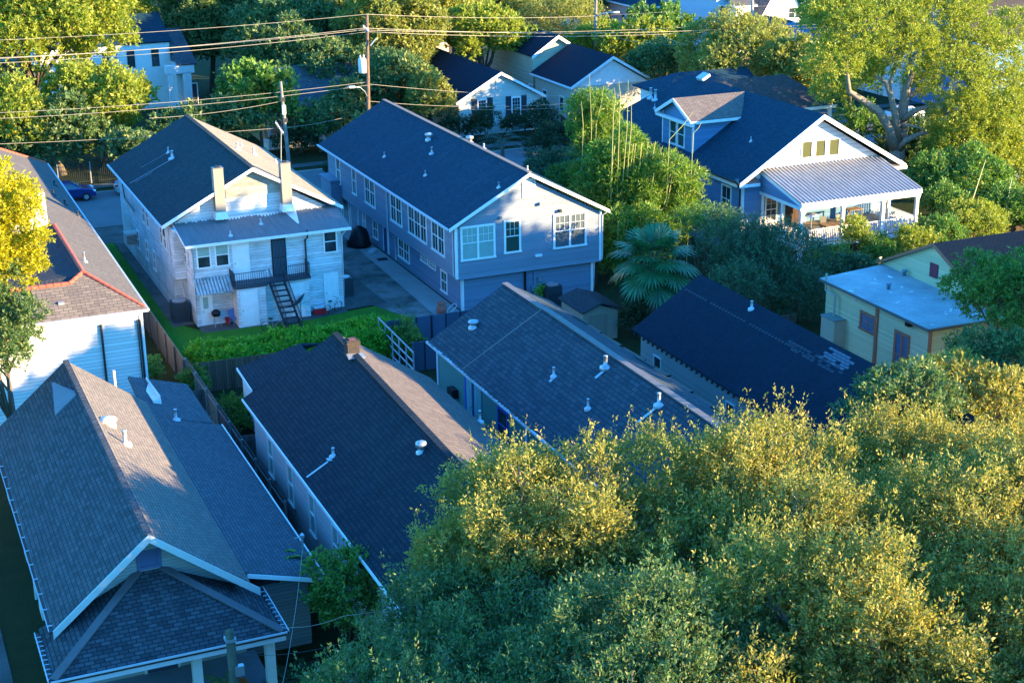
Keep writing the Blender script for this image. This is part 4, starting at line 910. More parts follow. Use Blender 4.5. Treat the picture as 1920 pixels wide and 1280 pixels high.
v = at(991, 322, x=pB.x); vent_pipe(blu, (pB.x+.1, v.y+.4, pB.z-.05), .3, .05)
m = MB(); v = at(615, 300, x=ux0-.5); m.box(ux0-.75, ux0, yBf-3.6, yBf-1.0, 1.5, 3.4); m.box(ux0-.85, ux0+.0, yBf-3.7, yBf-.9, 3.4, 3.5); m.build('bay_window_box', WB2, blu)

# ---------------------------------------------------------------- blue cottage with dormer and covered porch
WF = siding('siding_sky_blue', (.13,.28,.48), .12, .10, (.08,.16,.28)); WFW = siding('siding_white_board', (.80,.78,.76), .34, .06, (.5,.5,.5))
yR = 88.84; a = at(1388, 342, y=yR); p = at(1545, 214, y=yR); b = at(1697, 307, y=yR)
xf0, xf1, xfr, zf, zfr = a.x, b.x, p.x, (a.z+b.z)/2, p.z; yH = yR+.55; yFb = at(1293, 135, x=xfr).y
cot = empty('dormer_cottage', (xfr, yH, 0), 'blue cottage with white gable, dormer and metal roofed porch over a white railing', 'house')
m = MB(); gable_walls(m, xf0+.5, xf1-.5, yH, yFb+1, zf-.2, zf-.2, xfr, zfr-.4); m.build('wall', WF, cot)
gz = zf+.35; sl = (zfr-zf)/(xfr-xf0)
m = MB(); pl = [(xf0+.9, zf-.0), (xf1-.9, zf-.0), (xfr, zfr-.42)]
m.solid([(x, yH-.001, z) for x, z in pl][::-1], [(x, yH-.04, z) for x, z in pl][::-1]); m.build('gable_cladding', WFW, cot)
m = MB(); m.slab([(xf0, yR, zf), (xfr, yR, zfr), (xfr, yFb, zfr), (xf0-.0, yFb+3.8, zf)], .14); m.slab([(xfr+.003, yR, zfr-.003), (xf1, yR, zf), (xf1, yFb+3.8, zf), (xfr+.003, yFb, zfr-.003)], .14); m.slab([(xf1, yFb+3.81, zf), (xf0, yFb+3.81, zf), (xfr, yFb+.005, zfr)], .14)
rff = m.build('roof', SH_B, cot)
m = MB(); rake(m, xf0-.05, zf-.03, xfr, zfr-.02, yR-.03, .32, .07); rake(m, xf1+.05, zf-.03, xfr, zfr-.02, yR-.03, .32, .07); m.build('verge_board', WHITE, cot)
m = MB(); m.bar((xf0-.06, yR+.2, zf-.08), (xf0-.06, yFb+3.5, zf-.08), .13, .12); m.build('gutter', DARKM, cot)
m = MB(); m.bar((xf0+.06, yR+.5, zf-.3), (xf0+.06, yFb+3.5, zf-.3), .06, .28); m.build('frieze', WHITE, cot)
for i in range(3):
    u0 = zF(1068+84*i, 478-8*i); u1 = zF(1135+84*i, 580-8*i); winpx(cot, 'y-', yH-.04, u0, u1, frame=.10, rail=False, gl=paint('pane_olive', (.09,.10,.045), .08, .25, .9))
for (u0, u1) in ((zF(388, 655), zF(442, 850)), (zF(575, 728), zF(632, 930))):
    ya, yb2 = at(*u0, x=xf0+.5).y, at(*u1, x=xf0+.5).y; window(cot, 'x-', xf0+.5, yb2, ya, 2.75, 4.75, frame=.13, bars=(2, 1))
m = MB(); m.bar((xf0+.44, yH, 1.75), (xf0+.44, yFb+3, 1.75), .12, .22); m.build('belt_board', WHITE, cot)
m = MB(); m.box(xf0+.46, xf0+.66, yH-.05, yH+.1, .2, zf-.2); m.box(xf0+2.05, xf0+2.25, yH-.06, yH+.05, 1.8, zf-.3); m.build_each('corner_board', WHITE, cot)
m = MB(); m.tube([(xf0+.4, yH+.1, zf-.2), (xf0+.4, yH+.1, .2)], .06, 8); m.build('downpipe', DARKM, cot)
# eave returns on both sides of the gable
SHR = paint('shingle_brown_flat', (.17,.14,.12), .9)
for s, x_ in ((1, xf0), (-1, xf1)):
    m = MB(); m.slab([(x_-.1*s if s > 0 else x_-1.5, yR-.1, zf-.12), (x_+1.5 if s > 0 else x_+.1, yR-.1, zf-.12), (x_+1.5 if s > 0 else x_+.1, yH, zf+.15), (x_-.1*s if s > 0 else x_-1.5, yH, zf+.15)], .06); e_ = m.build('eave_return', SHR, cot)
    m = MB(); m.box(min(x_-.1*s, x_+1.5*s), max(x_-.1*s, x_+1.5*s), yR-.14, yR-.09, zf-.36, zf-.14); m.build('return_fascia', WHITE, e_)
# dormer
xd0 = 55.15; yd0, yd1 = at(*zF(397, 335), x=xd0).y, at(*zF(208, 290), x=xd0).y; zd = zf+sl*(xd0-xf0)
zde = (at(*zF(397, 345), x=xd0).z+at(*zF(208, 285), x=xd0).z)/2; ydm = (yd0+yd1)/2; zdp = at(*zF(285, 182), x=xd0-.35).z; zdp = min(zdp, zfr-.02)
sld = (zdp-zde)/((yd1-yd0)/2+.3)
m = MB(); pl = [(yd0, zd-.4), (yd1, zd-.4), (yd1, zde), (ydm, zdp-.15), (yd0, zde)]
m.solid([(xd0, y_, z_) for y_, z_ in pl][::-1], [(xfr-.5, y_, max(z_, zd)) for y_, z_ in pl][::-1]); m.build('dormer_wall', WF, cot)
SHD = shingle('shingles_dormer_brown', (.20,.165,.14), (.13,.11,.10), (.05,.045,.04), .15, .3, .2)
m = MB(); hw_ = (yd1-yd0)/2+.4; zE = zdp-sld*hw_
xe_ = xf0+(zE-zf)/sl
m.slab([(xd0-.4, ydm-hw_, zE), (xe_+.1, ydm-hw_, zE), (xfr-.15, ydm, zdp), (xd0-.4, ydm, zdp)], .1)
m.slab([(xd0-.4, ydm+.003, zdp-.003), (xfr-.15, ydm+.003, zdp-.003), (xe_+.1, ydm+hw_, zE), (xd0-.4, ydm+hw_, zE)], .1)
dr = m.build('dormer_roof', SHD, cot)
m = MB()
for s in (-1, 1):
    a_ = Vector((xd0-.43, ydm+s*hw_, zE-.12)); b_ = Vector((xd0-.43, ydm, zdp-.12)); m.bar(a_, b_, .07, .24)
m.bar((xd0-.42, ydm-hw_, zE-.10), (xe_+.1, ydm-hw_-.02, zE-.10), .05, .2); m.bar((xd0-.25, ydm-hw_, zE-.28), (xd0-.25, ydm+hw_, zE-.28), .3, .2); m.build('dormer_trim', WHITE, dr)
m = MB(); m.box(xd0-.03, xd0+.1, yd0-.03, yd0+.1, zd-.3, zE); m.box(xd0-.03, xd0+.1, yd1-.1, yd1+.02, zd-.3, zE); m.build_each('dormer_corner', WHITE, dr)
window(cot, 'x-', xd0, ydm-1.15, ydm-.03, zd+.15, zE-.42, frame=.12, gl=paint('pane_green', (.03,.07,.055), .1)); window(cot, 'x-', xd0, ydm+.03, ydm+1.15, zd+.15, zE-.42, frame=.12, gl=MATS['pane_green'])
for q_, h_, r_ in ((zF(133, 210), .75, .1), (zF(162, 222), .75, .1), (zF(158, 275), .3, .04), (zF(755, 480), .3, .04)):
    v = onslope(*q_, xf0, zf, xfr, zfr); vent_pipe(cot, v, h_, r_)
v = onslope(*zF(448, 95), xf0, zf, xfr, zfr); m = MB(); m.slab([(v.x-.35, v.y-.7, v.z+.12), (v.x+.3, v.y-.7, v.z+.5), (v.x+.3, v.y+.3, v.z+.5), (v.x-.35, v.y+.3, v.z+.12)], .22); m.build('skylight', PVC, cot)
# side wings at the back
m = MB(); yw0, yw1, ywr = 107.2, 113.6, 110.8; zw = 6.0; zwr = 8.2
m.slab([(xfr, yw0, zw), (74.6, yw0, zw), (71.8, ywr, zwr), (xfr, ywr, zwr)], .12); m.slab([(74.6, yw0, zw), (74.6, yw1, zw), (71.8, ywr, zwr)], .12); m.slab([(xfr, ywr+.003, zwr), (71.8, ywr+.003, zwr), (74.6, yw1, zw), (xfr, yw1, zw)], .12)
wr = m.build('wing_roof', shingle('shingles_wing_brown', (.12,.10,.09), (.075,.068,.065), (.03,.03,.03), .15, .3), cot)
m = MB(); m.bar((xfr+3, yw0-.03, zw-.1), (74.6, yw0-.03, zw-.1), .06, .24); m.build('wing_fascia', WHITE, wr)
m = MB(); m.box(xfr+2, 73.6, yw0+.9, yw1-.6, 0, zw-.1); m.build('wing_wall', WF, cot); m = MB(); m.box(74.0, 74.25, yw0+.1, yw0+.35, 0, zw-.2); m.build('wing_post', WHITE, cot)
h0 = at(1185, 159, z=5.6); h1 = at(1246, 134, z=6.8)
m = MB(); m.slab([(h0.x, h0.y, 5.6), (h0.x, h0.y-6, 5.6), (h0.x+3, h0.y-3, 6.9)], .12); m.slab([(h0.x, h0.y-6.003, 5.6), (h0.x+10, h0.y-6.003, 5.6), (h0.x+10, h0.y-3, 6.9), (h0.x+3, h0.y-3.003, 6.9)], .12); m.slab([(h0.x+10, h0.y+.003, 5.6), (h0.x, h0.y+.003, 5.6), (h0.x+3, h0.y-2.997, 6.9), (h0.x+10, h0.y-2.997, 6.9)], .12); lw = m.build('rear_wing_roof', SH_B, cot)
m = MB(); m.box(h0.x+.6, h0.x+9, h0.y-5.4, h0.y-.5, 0, 5.4); m.build('rear_wing_wall', WHITE, cot)
# porch: metal roof, posts, deck, railing
yp = at(1503, 384, x=at(1425, 318, y=yH).x).y; qa = at(1503, 384, y=yp); qb = at(1729, 353, y=yp); xp0, xp1, zp_ = qa.x, qb.x, (qa.z+qb.z)/2; zpt = at(1425, 318, y=yH).z
METAL = NT('standing_seam'); u_ = METAL.uv(); METAL.col(METAL.mix(METAL.ramp(METAL.noise(METAL.scalevec(u_, (2, .5, 1)), 1.5, 5, .7), .35, .7), (.44,.42,.39), (.27,.255,.24))); METAL = METAL.fin(.5, .4, .1)
m = MB(); m.slab([(xp0, yp, zp_), (xp1, yp, zp_), (xp1, yH-.05, zpt), (xp0, yH-.05, zpt)], .06); pm = m.build('porch_roof', METAL, cot)
m = MB(); n_ = 32; dzp = (zpt-zp_)/(yH-.05-yp)
for i in range(n_+1):
    x_ = xp0+.02+(xp1-xp0-.04)*i/n_; m.slab([(x_-.035, yp, zp_+.075), (x_+.035, yp, zp_+.075), (x_+.035, yH-.06, zpt+.075), (x_-.035, yH-.06, zpt+.075)], .07)
m.build('roof_seam', METAL, pm)
m = MB(); m.bar((xp0, yp-.03, zp_-.14), (xp1, yp-.03, zp_-.14), .08, .26); m.bar((xp0, yp+.15, zp_-.36), (xp1, yp+.15, zp_-.36), .16, .26); m.bar((xp0+.05, yp, zp_-.16), (xp0+.05, yH, zpt-.16), .08, .24); m.bar((xp1-.05, yp, zp_-.16), (xp1-.05, yH, zpt-.16), .08, .24); m.bar((xp0+.1, yp+.1, zp_-.36), (xp0+.1, yH, zp_-.36), .14, .24); m.build('porch_beam', WHITE, cot)
m = MB(); pl = [(yp+.2, zp_-.25), (yH, zp_-.25), (yH, zpt-.3)]; m.solid([(xp0+.08, y_, z_) for y_, z_ in pl], [(xp0+.02, y_, z_) for y_, z_ in pl]); m.build('porch_end_panel', WF, cot)
zd_ = 2.0; xdR = xp1+.0
m = MB(); m.box(xp0-.1, xdR+.1, yp-.1, yH-.01, zd_-.3, zd_-.05); m.build('deck_fascia', WHITE, cot)
m = MB(); m.box(xp0, xdR, yp, yH-.02, zd_-.05, zd_); m.build('deck', wood('deck_boards', (.30,.24,.19), .14), cot)
px_ = [xp0+.15, xp0+.15+(xp1-xp0)*.335, xp0+.15+(xp1-xp0)*.67, xp1-.25]
for i, x_ in enumerate(px_):
    m = MB(); m.box(x_-.11, x_+.11, yp+.04, yp+.26, zd_, zp_-.48); m.box(x_-.16, x_+.16, yp+.0, yp+.3, zd_, zd_+.12); m.box(x_-.15, x_+.15, yp+.01, yp+.29, zp_-.62, zp_-.49); m.build('porch_post', WHITE, cot)
    m = MB(); m.box(x_-.13, x_+.13, yp+.05, yp+.3, 0, zd_-.3); m.build('pier', WHITE, cot)
m = MB(); m.box(xp0+.04, xp0+.26, yp+2.3, yp+2.5, zd_, zp_-.48); m.build('porch_post', WHITE, cot)
m = MB(); m.box(px_[3]-.3, px_[3]-.1, yp+2.9, yp+3.1, zd_, zp_-.2); m.build('porch_post', WHITE, cot)
railing(cot, [(px_[0], yH-.1, zd_), (px_[0], yp+.15, zd_), (px_[3], yp+.15, zd_), (px_[3], yH-.1, zd_)], .95, .14, WHITE, .022)
railing(cot, [(px_[2]+.4, yH-.4, zd_+1.7), (px_[3]+1.2, yH+.6, zd_)], .9, .14, WHITE, .02, 'stair_rail')
door(cot, 'y-', yH, xp0+2.0, xp0+3.7, zd_, zd_+2.1, paint('door_dark_wood', (.05,.025,.02)), .15, WHITE); window(cot, 'y-', yH, xp0+.5, xp0+1.5, zd_+.3, zd_+2.1, bars=(2, 2), frame=.1)
window(cot, 'y-', yH, xp0+5.2, xp0+6.3, zd_+.8, zd_+2.1, frame=.1, bars=(2, 1))

# ---------------------------------------------------------------- yellow cottage with a flat white roofed annexe
YEL = siding('siding_butter_yellow', (.60,.52,.30), .14, .10, (.35,.32,.2)); RUST = paint('trim_rust', (.40,.13,.07), .6)
yz = 4.2; ya_ = 61.43; yb_ = 71.3; xy0, xy1 = 49.13, 53.9
yel = empty('yellow_cottage', (xy0+2, ya_, 0), 'butter yellow cottage with rust trim, flat whitewashed annexe roof and red gable roof', 'house')
m = MB(); m.box(xy0+.35, xy1, ya_+.3, yb_-.2, 0, yz-.12); m.build('annexe_wall', YEL, yel)
FLAT = NT('flat_roof_coating'); o_ = FLAT.uv(); c_ = FLAT.mix(FLAT.ramp(FLAT.noise(o_, .5, 6, .7), .35, .7), (.42,.42,.40), (.27,.275,.27)); c_ = FLAT.mix(FLAT.ramp(FLAT.noise(o_, 1.6, 3, .6, .6), .66, .68), c_, (.78,.78,.76)); FLAT.col(c_); FLAT = FLAT.fin(.95, .05)
m = MB(); m.slab([(xy0, ya_, yz), (xy1, ya_, yz-.05), (xy1, yb_+.6, yz+.1), (xy0, yb_, yz+.05)], .12); fr_ = m.build('flat_roof', FLAT, yel)
m = MB(); m.bar((xy0-.02, ya_, yz-.09), (xy0-.02, yb_, yz-.04), .05, .14); m.bar((xy0, ya_-.02, yz-.09), (xy1, ya_-.02, yz-.13), .05, .14); m.build('roof_edge', paint('edge_dark', (.12,.11,.10)), fr_)
for q_ in (z6(1157, 350), z6(1245, 275)):
    v = at(*q_, z=yz); m = MB(); m.lathe(v.x, v.y, [(.1, v.z-.05), (.1, v.z+.28), (.15, v.z+.3), (.15, v.z+.42), (.08, v.z+.43)], 12); m.build('roof_vent', paint('vent_blue_grey', (.2,.26,.32), .4), yel, True)
xg = xy1; g0 = at(1655, 490, x=xg); g1 = at(1755, 455, x=xg); g2 = at(*z6(1572, 255), x=xg); zs_ = (g1.z-g2.z)/(g1.y-g2.y)
yy0 = ya_-1.5; zz0 = g1.z-zs_*(g1.y-yy0)
m = MB(); pl = [(g0.y, 0), (yy0, 0), (yy0, zz0), (g1.y, g1.z), (g0.y, g0.z)]; m.solid([(xg+12, y_, z_-.1 if z_ else 0) for y_, z_ in pl], [(xg, y_, z_-.1 if z_ else 0) for y_, z_ in pl]); m.build('wall', YEL, yel)
m = MB(); m.slab([(xg-.2, yy0, zz0), (xg+12, yy0, zz0), (xg+12, g1.y, g1.z), (xg-.2, g1.y, g1.z)], .12); m.slab([(xg-.2, g1.y+.003, g1.z-.003), (xg+12, g1.y+.003, g1.z-.003), (xg+12, g0.y+.3, g0.z-.05), (xg-.2, g0.y+.3, g0.z-.05)], .12); ry = m.build('roof', shingle('shingles_red', (.30,.07,.045), (.22,.06,.04), (.04,.02,.02), .15, .3), yel)
m = MB(); m.bar((xg-.22, yy0, zz0-.08), (xg-.22, g1.y, g1.z-.08), .06, .16); m.bar((xg-.22, g0.y+.3, g0.z-.12), (xg-.22, g1.y, g1.z-.08), .06, .16); m.build('verge_board', RUST, ry)
v = at(*z6(1415, 240), x=xg); m = MB(); m.box(xg-.05, xg, v.y-.35, v.y+.35, v.z-.4, v.z+.4); m.build('shutter', paint('shutter_maroon', (.20,.03,.05)), yel)
xw = xy0+.35
def wy(q): return at(*q, x=xw)
a, b = wy(z6(1003, 432)), wy(z6(1085, 540)); window(yel, 'x-', xw, b.y, a.y, 2.3, 3.35, mat=RUST, frame=.14, bars=(2, 2), gl=paint('pane_blue', (.10,.16,.25), .1, .3, .9))
a, b = wy(z6(1200, 505)), wy(z6(1275, 700)); w_ = window(yel, 'x-', xw, b.y, a.y, .6, 3.2, mat=RUST, frame=.15, units=2, gl=MATS['pane_blue'], name='french_door')
a = wy(z6(1092, 560)); m = MB(); m.box(xw-.08, xw, a.y-.12, a.y+.12, 0, yz-.2); m.box(xw-.03, xw+.12, ya_+.27, ya_+.4, 0, yz-.2); m.build_each('corner_board', RUST, yel)
a = wy(z6(1285, 540)); m = MB(); m.cbox(xw-.15, a.y, a.z-.1, .3, .3, .2); m.build('wall_lamp', BLACK, yel)
a = wy(z6(870, 580)); m = MB(); m.box(xw-.75, xw, a.y-.75, a.y+.55, .1, 2.35); hc = m.build('heater_cabinet', paint('cabinet_tan', (.42,.38,.27)), yel); m = MB(); m.box(xw-.8, xw, a.y-.8, a.y+.6, 2.353, 2.42); m.build('cabinet_top', paint('cabinet_top', (.2,.22,.2)), hc)
m = MB(); m.tube([(xw-.3, a.y, 2.4), (xw-.3, a.y, 3.6), (xw-.3, a.y+.9, 3.7), (xw-.3, a.y+.9, yz+.45)], .07, 8); m.build('flue_pipe', paint('flue_tan', (.4,.38,.3)), yel)
v = at(*z6(973, 385), x=xw-.3); m = MB(); m.tube([(xw-.3, v.y, yz-.4), (xw-.3, v.y, yz+.4)], .05, 8); m.build('vent_stack', PVC, yel)

# ---------------------------------------------------------------- white house with the terracotta ridges (left edge)
lz = 5.5; xl1, yl0 = 12.73, 78.2; WL = siding('siding_white_clean', (.74,.72,.69), .19, .05)
lef = empty('ridge_tile_house', (xl1-4, yl0, 0), 'white clapboard house with tan grey shingles and terracotta ridge tiles at the picture edge', 'house')
m = MB(); m.box(-2.5, xl1-.25, yl0+.3, 88, 0, lz-.1); m.build('front_wall', WL, lef)
m = MB(); m.box(-2.5, xl1-.25, 88, 116, 0, lz-.1); m.build('wall', WL, lef)
apx = at(155, 510, x=10.05); sl2 = (apx.z-lz)/(xl1-apx.x)
yv = at(*z4(310, 15), x=apx.x).y; yl1 = at(95, 305, z=lz).y; xrl = 5.2; zrl = lz+sl2*(xl1-xrl)
yhip = yl1-7
m = MB(); 
m.slab([(xl1, yl0, lz), (xl1, yl1, lz), (xrl, yhip, zrl), (xrl, yv+3, zrl), (apx.x, yv, apx.z), (apx.x, apx.y, apx.z)], .12)
m.slab([(xl1, yl1+.003, lz), (-2.5, yl1+.003, lz), (xrl, yhip+.003, zrl)], .12)
m.slab([(xrl-.003, yhip, zrl-.003), (-2.5, yl1, lz), (-2.5, yv+3, lz), (xrl-.003, yv+3, zrl-.003)], .12)
ll = m.build('roof', SH_L, lef)
k0 = at(*z4(390, 312), y=apx.y-.7); k1 = at(*z4(190, 340), y=apx.y-.7); zk = (k0.z+k1.z)/2; yk = apx.y-.7
m = MB(); m.slab([(-2.5, yl0, lz), (xl1, yl0-.003, lz), (apx.x, apx.y-.003, apx.z), (k0.x, yk, zk), (-2.5, yk, zk)], .12); ll2 = m.build('front_roof', shingle('shingles_tan_front', (.20,.165,.135), (.12,.10,.09), (.05,.045,.04), .2, .45, .15), lef)
m = MB(); m.slab([(apx.x-.003, apx.y+.003, apx.z-.003), (apx.x-.003, yv, apx.z-.003), (-2.5, yv, apx.z-.003-sl2*(apx.x+2.5)*.2), (-2.5, yk+.1, zk-.1), (k0.x, yk+.003, zk-.003)], .12); m.build('valley_roof', shingle('shingles_valley', (.05,.052,.055), (.032,.036,.04), (.015,.016,.02), .2, .4, .2), lef)
def tiles(mb, a, b, r=.115, n=None):
    a = Vector(a); b = Vector(b); n = n or int((b-a).length/.36)
    for i in range(n): p_ = a.lerp(b, i/n); q_ = a.lerp(b, (i+1.08)/n); mb.tube([p_, q_], [r*.82, r*1.05], 10)
m = MB(); tiles(m, (xl1-.1, yl0+.15, lz+.03), (apx.x, apx.y, apx.z+.02)); tiles(m, (apx.x, apx.y, apx.z+.02), (apx.x, yv, apx.z+.02)); tiles(m, (apx.x, apx.y, apx.z), (k0.x, yk, zk)); tiles(m, (k0.x, yk, zk), (4, yk, zk)); tiles(m, (xl1-.1, yl1-.1, lz+.03), (xrl, yhip, zrl+.02), .12); m.build('ridge_tile', TERRA, lef)
m = MB(); m.box(-2.5, apx.x-.35, yv, yv+.3, lz, zrl-.8); m.build('upper_wall', WL, lef)
m = MB(); m.bar((-2.5, yl0-.05, lz-.08), (xl1+.05, yl0-.05, lz-.08), .14, .12); m.bar((xl1+.06, yl0, lz-.08), (xl1+.06, yl1, lz-.08), .1, .1); m.build('gutter', PVC, lef)
for a, b in ((z4(568, 545), z4(598, 825)), (z4(785, 515), z4(803, 790)), (z4(772, 518), z4(790, 785))):
    A = at(*a, y=yl0+.2); m = MB(); m.tube([(A.x, yl0+.22, A.z), (A.x, yl0+.22, 1.0)], .06 if a[0] != z4(772, 0)[0] else .03, 8); m.build('vent_stack', DARKM, lef)
m = MB(); m.box(xl1-.42, xl1-.22, yl0+.26, yl0+.4, 0, lz-.1); m.build_each('corner_board', WHITE, lef)
n_l = Vector((sl2, 0, 1))
for q_, h_, dk in ((z4(475, 190), .5, 0), (zc(170, 440), .3, 1), (zc(152, 575), .3, 1), (zc(320, 715), .3, 1), (zc(505, 880), .3, 1)):
    v = onslope(*q_, xl1, lz, apx.x, apx.z); vent_pipe(lef, v, h_, .06, DARKM if dk else GALV)
v = at(*z4(345, 465), y=yl0+1.2); m = MB(); m.cbox(v.x, yl0+1.0, lz+.42, .3, .3, .22); m.build('roof_vent', GALV, lef)

# ---------------------------------------------------------------- houses across the street and beyond
def cottage(name, label, x0, x1, y0, y1, ze, zr, wall, roof, axis='y', oh=.4, trim=None, hip=0, base=0, cat='house'):
    root = empty(name, ((x0+x1)/2, y0, 0), label, cat); xm, ym = (x0+x1)/2, (y0+y1)/2; trim = trim or WHITE
    m = MB()
    if axis == 'y' and not hip: gable_walls(m, x0+oh, x1-oh, y0+oh, y1-oh, ze-.15, ze-.15, xm, zr-.35, base)
    elif not hip: pl = [(y0+oh,base),(y1-oh,base),(y1-oh,ze-.15),(ym,zr-.35),(y0+oh,ze-.15)]; m.solid([(x0+oh,y,z) for y,z in pl][::-1], [(x1-oh,y,z) for y,z in pl][::-1])
    else: m.box(x0+oh, x1-oh, y0+oh, y1-oh, base, ze-.15)
    m.build('wall', wall, root); m = MB()
    if hip:
        if axis == 'y': A, B = (xm, y0+hip, zr), (xm, y1-hip, zr); m.slab([(x0,y0,ze), A, B, (x0,y1,ze)], .12); m.slab([(x1,y1,ze), (B[0]+.002,B[1],zr-.002), (A[0]+.002,A[1],zr-.002), (x1,y0,ze)], .12); m.slab([(x0,y0-.002,ze), (x1,y0-.002,ze), (xm,y0+hip-.002,zr-.002)], .12); m.slab([(x1,y1+.002,ze), (x0,y1+.002,ze), (xm,y1-hip+.002,zr-.002)], .12)
        else: A, B = (x0+hip, ym, zr), (x1-hip, ym, zr); m.slab([(x0,y0,ze), (x1,y0,ze), B, A], .12); m.slab([(x1,y1,ze), (x0,y1,ze), (A[0],ym+.002,zr-.002), (B[0],ym+.002,zr-.002)], .12); m.slab([(x0-.002,y1,ze), (x0-.002,y0,ze), (A[0]-.002,ym,zr-.002)], .12); m.slab([(x1+.002,y0,ze), (x1+.002,y1,ze), (B[0]+.002,ym,zr-.002)], .12)
    elif axis == 'y': roof_slopes(m, x0, x1, y0, y1, ze, ze, xm, zr, .13)
    else: m.slab([(x0,y0,ze), (x1,y0,ze), (x1,ym,zr), (x0,ym,zr)], .13); m.slab([(x0,ym+.002,zr-.002), (x1,ym+.002,zr-.002), (x1,y1,ze), (x0,y1,ze)], .13)
    R_ = m.build('roof', roof, root); m = MB()
    if axis == 'y' and not hip: rake(m, x0, ze, xm, zr-.02, y0-.02, .28, .06); rake(m, x1, ze, xm, zr-.02, y0-.02, .28, .06)
    else: m.bar((x0, y0-.04, ze-.1), (x1, y0-.04, ze-.1), .06, .2)
    m.bar((x0-.04, y0, ze-.1), (x0-.04, y1, ze-.1), .06, .18)
    m.build('trim', trim, R_); return root
SHUT = paint('shutter_navy', (.025,.04,.055)); WG = siding('siding_mint_white', (.60,.66,.62), .15, .06); CREAM = paint('render_cream', (.58,.50,.38)); PEACH = paint('render_peach', (.62,.32,.19)); PINK = paint('render_pink', (.62,.40,.36)); WW = paint('render_white', (.80,.78,.74)); PALEB = paint('render_pale_blue', (.42,.52,.62)); DEEPB = siding('siding_deep_blue', (.10,.24,.44), .2, .05)
def shutters(root, y, a0, a1, z0, z1, sw=.5):
    window(root, 'y-', y, a0, a1, z0, z1, bars=(3, 3), frame=.12)
    for s in (a0-sw-.02, a1+.02): m = MB(); m.box(s, s+sw, y-.06, y, z0-.1, z1+.1); m.build('shutter', SHUT, root)
yG = 136.0; g_l, g_r, g_p = at(*zG(290, 740), y=yG), at(*zG(935, 690), y=yG), at(*zG(612, 517), y=yG); gzr = at(800, 82.7, x=g_p.x).y
mint = cottage('cottage', 'pale mint cottage with navy shutters across the street, gable facing the garden', g_l.x, 2*g_p.x-g_l.x, yG, gzr+6, g_l.z, g_p.z, WG, SH_E)
for a, b in ((zG(440, 718), zG(513, 860)), (zG(685, 700), zG(757, 860))):
    A = at(*a, y=yG+.4); B = at(*b, y=yG+.4); shutters(mint, yG+.4, A.x, B.x, B.z, A.z, .55)
a = at(*zG(572, 570), y=yG+.4); b = at(*zG(622, 640), y=yG+.4); m = MB(); m.box(a.x, b.x, yG+.34, yG+.4, b.z, a.z); m.build('gable_vent', WG, mint)
v = at(*zG(255, 400), x=g_p.x); m = MB(); m.cbox(v.x-.1, v.y, g_p.z-.3, .22, .22, .95); m.build('chimney', BRICK, mint)
yHh = 135.2; h_l, h_p = at(1070, 164, y=yHh), at(1150, 105, y=yHh); yhb = at(1070, 80, x=h_p.x).y
tan = cottage('cottage', 'tan cottage with black roof and white front gable lit by sun, behind the bamboo', h_l.x, 2*h_p.x-h_l.x, yHh, yhb, h_l.z, h_p.z, CREAM, SH_E)
m = MB(); pl = [(h_l.x+.6, h_l.z-.1), (2*h_p.x-h_l.x-.6, h_l.z-.1), (h_p.x, h_p.z-.45)]; m.solid([(x, yHh+.398, z) for x, z in pl][::-1], [(x, yHh+.34, z) for x, z in pl][::-1]); m.build('gable_cladding', WW, tan)
for yy in (137.5, 141.5, 145): window(tan, 'x-', h_l.x+.4, yy, yy+1.1, 1.2, 2.7, frame=.12)
u_p = at(1047, 66, y=yhb+.2); u_l = at(997, 106, y=yhb+.2)
m = MB(); gable_walls(m, u_l.x+.3, 2*u_p.x-u_l.x-.3, yhb+.6, yhb+14, u_l.z-.15, u_l.z-.15, u_p.x, u_p.z-.35); m.build('upper_wall', siding('siding_yellow_green', (.55,.56,.42), .2), tan)
m = MB(); roof_slopes(m, u_l.x, 2*u_p.x-u_l.x, yhb+.2, yhb+14, u_l.z, u_l.z, u_p.x, u_p.z); ru = m.build('upper_roof', SH_E, tan); m = MB(); rake(m, u_l.x, u_l.z, u_p.x, u_p.z, yhb+.18, .35); rake(m, 2*u_p.x-u_l.x, u_l.z, u_p.x, u_p.z, yhb+.18, .35); m.build('upper_verge', WW, ru)
# white modern house behind the magnolia
mw = empty('modern_house', (28, 165, 0), 'white modern house with tall narrow windows and columned entrance behind the magnolia', 'house')
MW = paint('render_bright_white', (.72,.72,.72)); t0 = at(185, 83, y=165); t1 = at(316.7, 78.3, y=165)
m = MB(); m.box(t0.x-6, t1.x, 165, 176, 0, t1.z); m.build('wall', MW, mw)
rt = at(318, 52, y=170)
m = MB(); m.slab([(t0.x-6.2, 164.8, t1.z+.1), (t1.x+.2, 164.8, t1.z+.1), (t1.x+.2, 170.5, t1.z+2.4), (t0.x-6.2, 170.5, t1.z+2.4)], .15); m.slab([(t0.x-6.2, 170.503, t1.z+2.4), (t1.x+.2, 170.503, t1.z+2.4), (t1.x+.2, 176.2, t1.z+.1), (t0.x-6.2, 176.2, t1.z+.1)], .15); m.build('roof', SH_B, mw)
for q0, q1 in ((zr, 0),): pass
z6b = Z(0, 0, 6)
for a, b in ((z6b(1422, 568), z6b(1525, 755)), (z6b(1697, 555), z6b(1798, 740)), (z6b(1150, 590), z6b(1235, 760))):
    A = at(*a, y=165); B = at(*b, y=165); window(mw, 'y-', 165, A.x, B.x, B.z, A.z, frame=.07, mat=DARKM, sill=False)
A = at(*z6b(1285, 500), y=165); m = MB(); m.box(A.x, A.x+.12, 164.9, 165, 0, t1.z); m.build('downpipe', DARKM, mw)
s1 = at(362, 118, y=162); m = MB(); m.box(t1.x+.003, s1.x-.3, 162.5, 176, 0, s1.z-.1) ; m.build('side_wing', MW, mw)
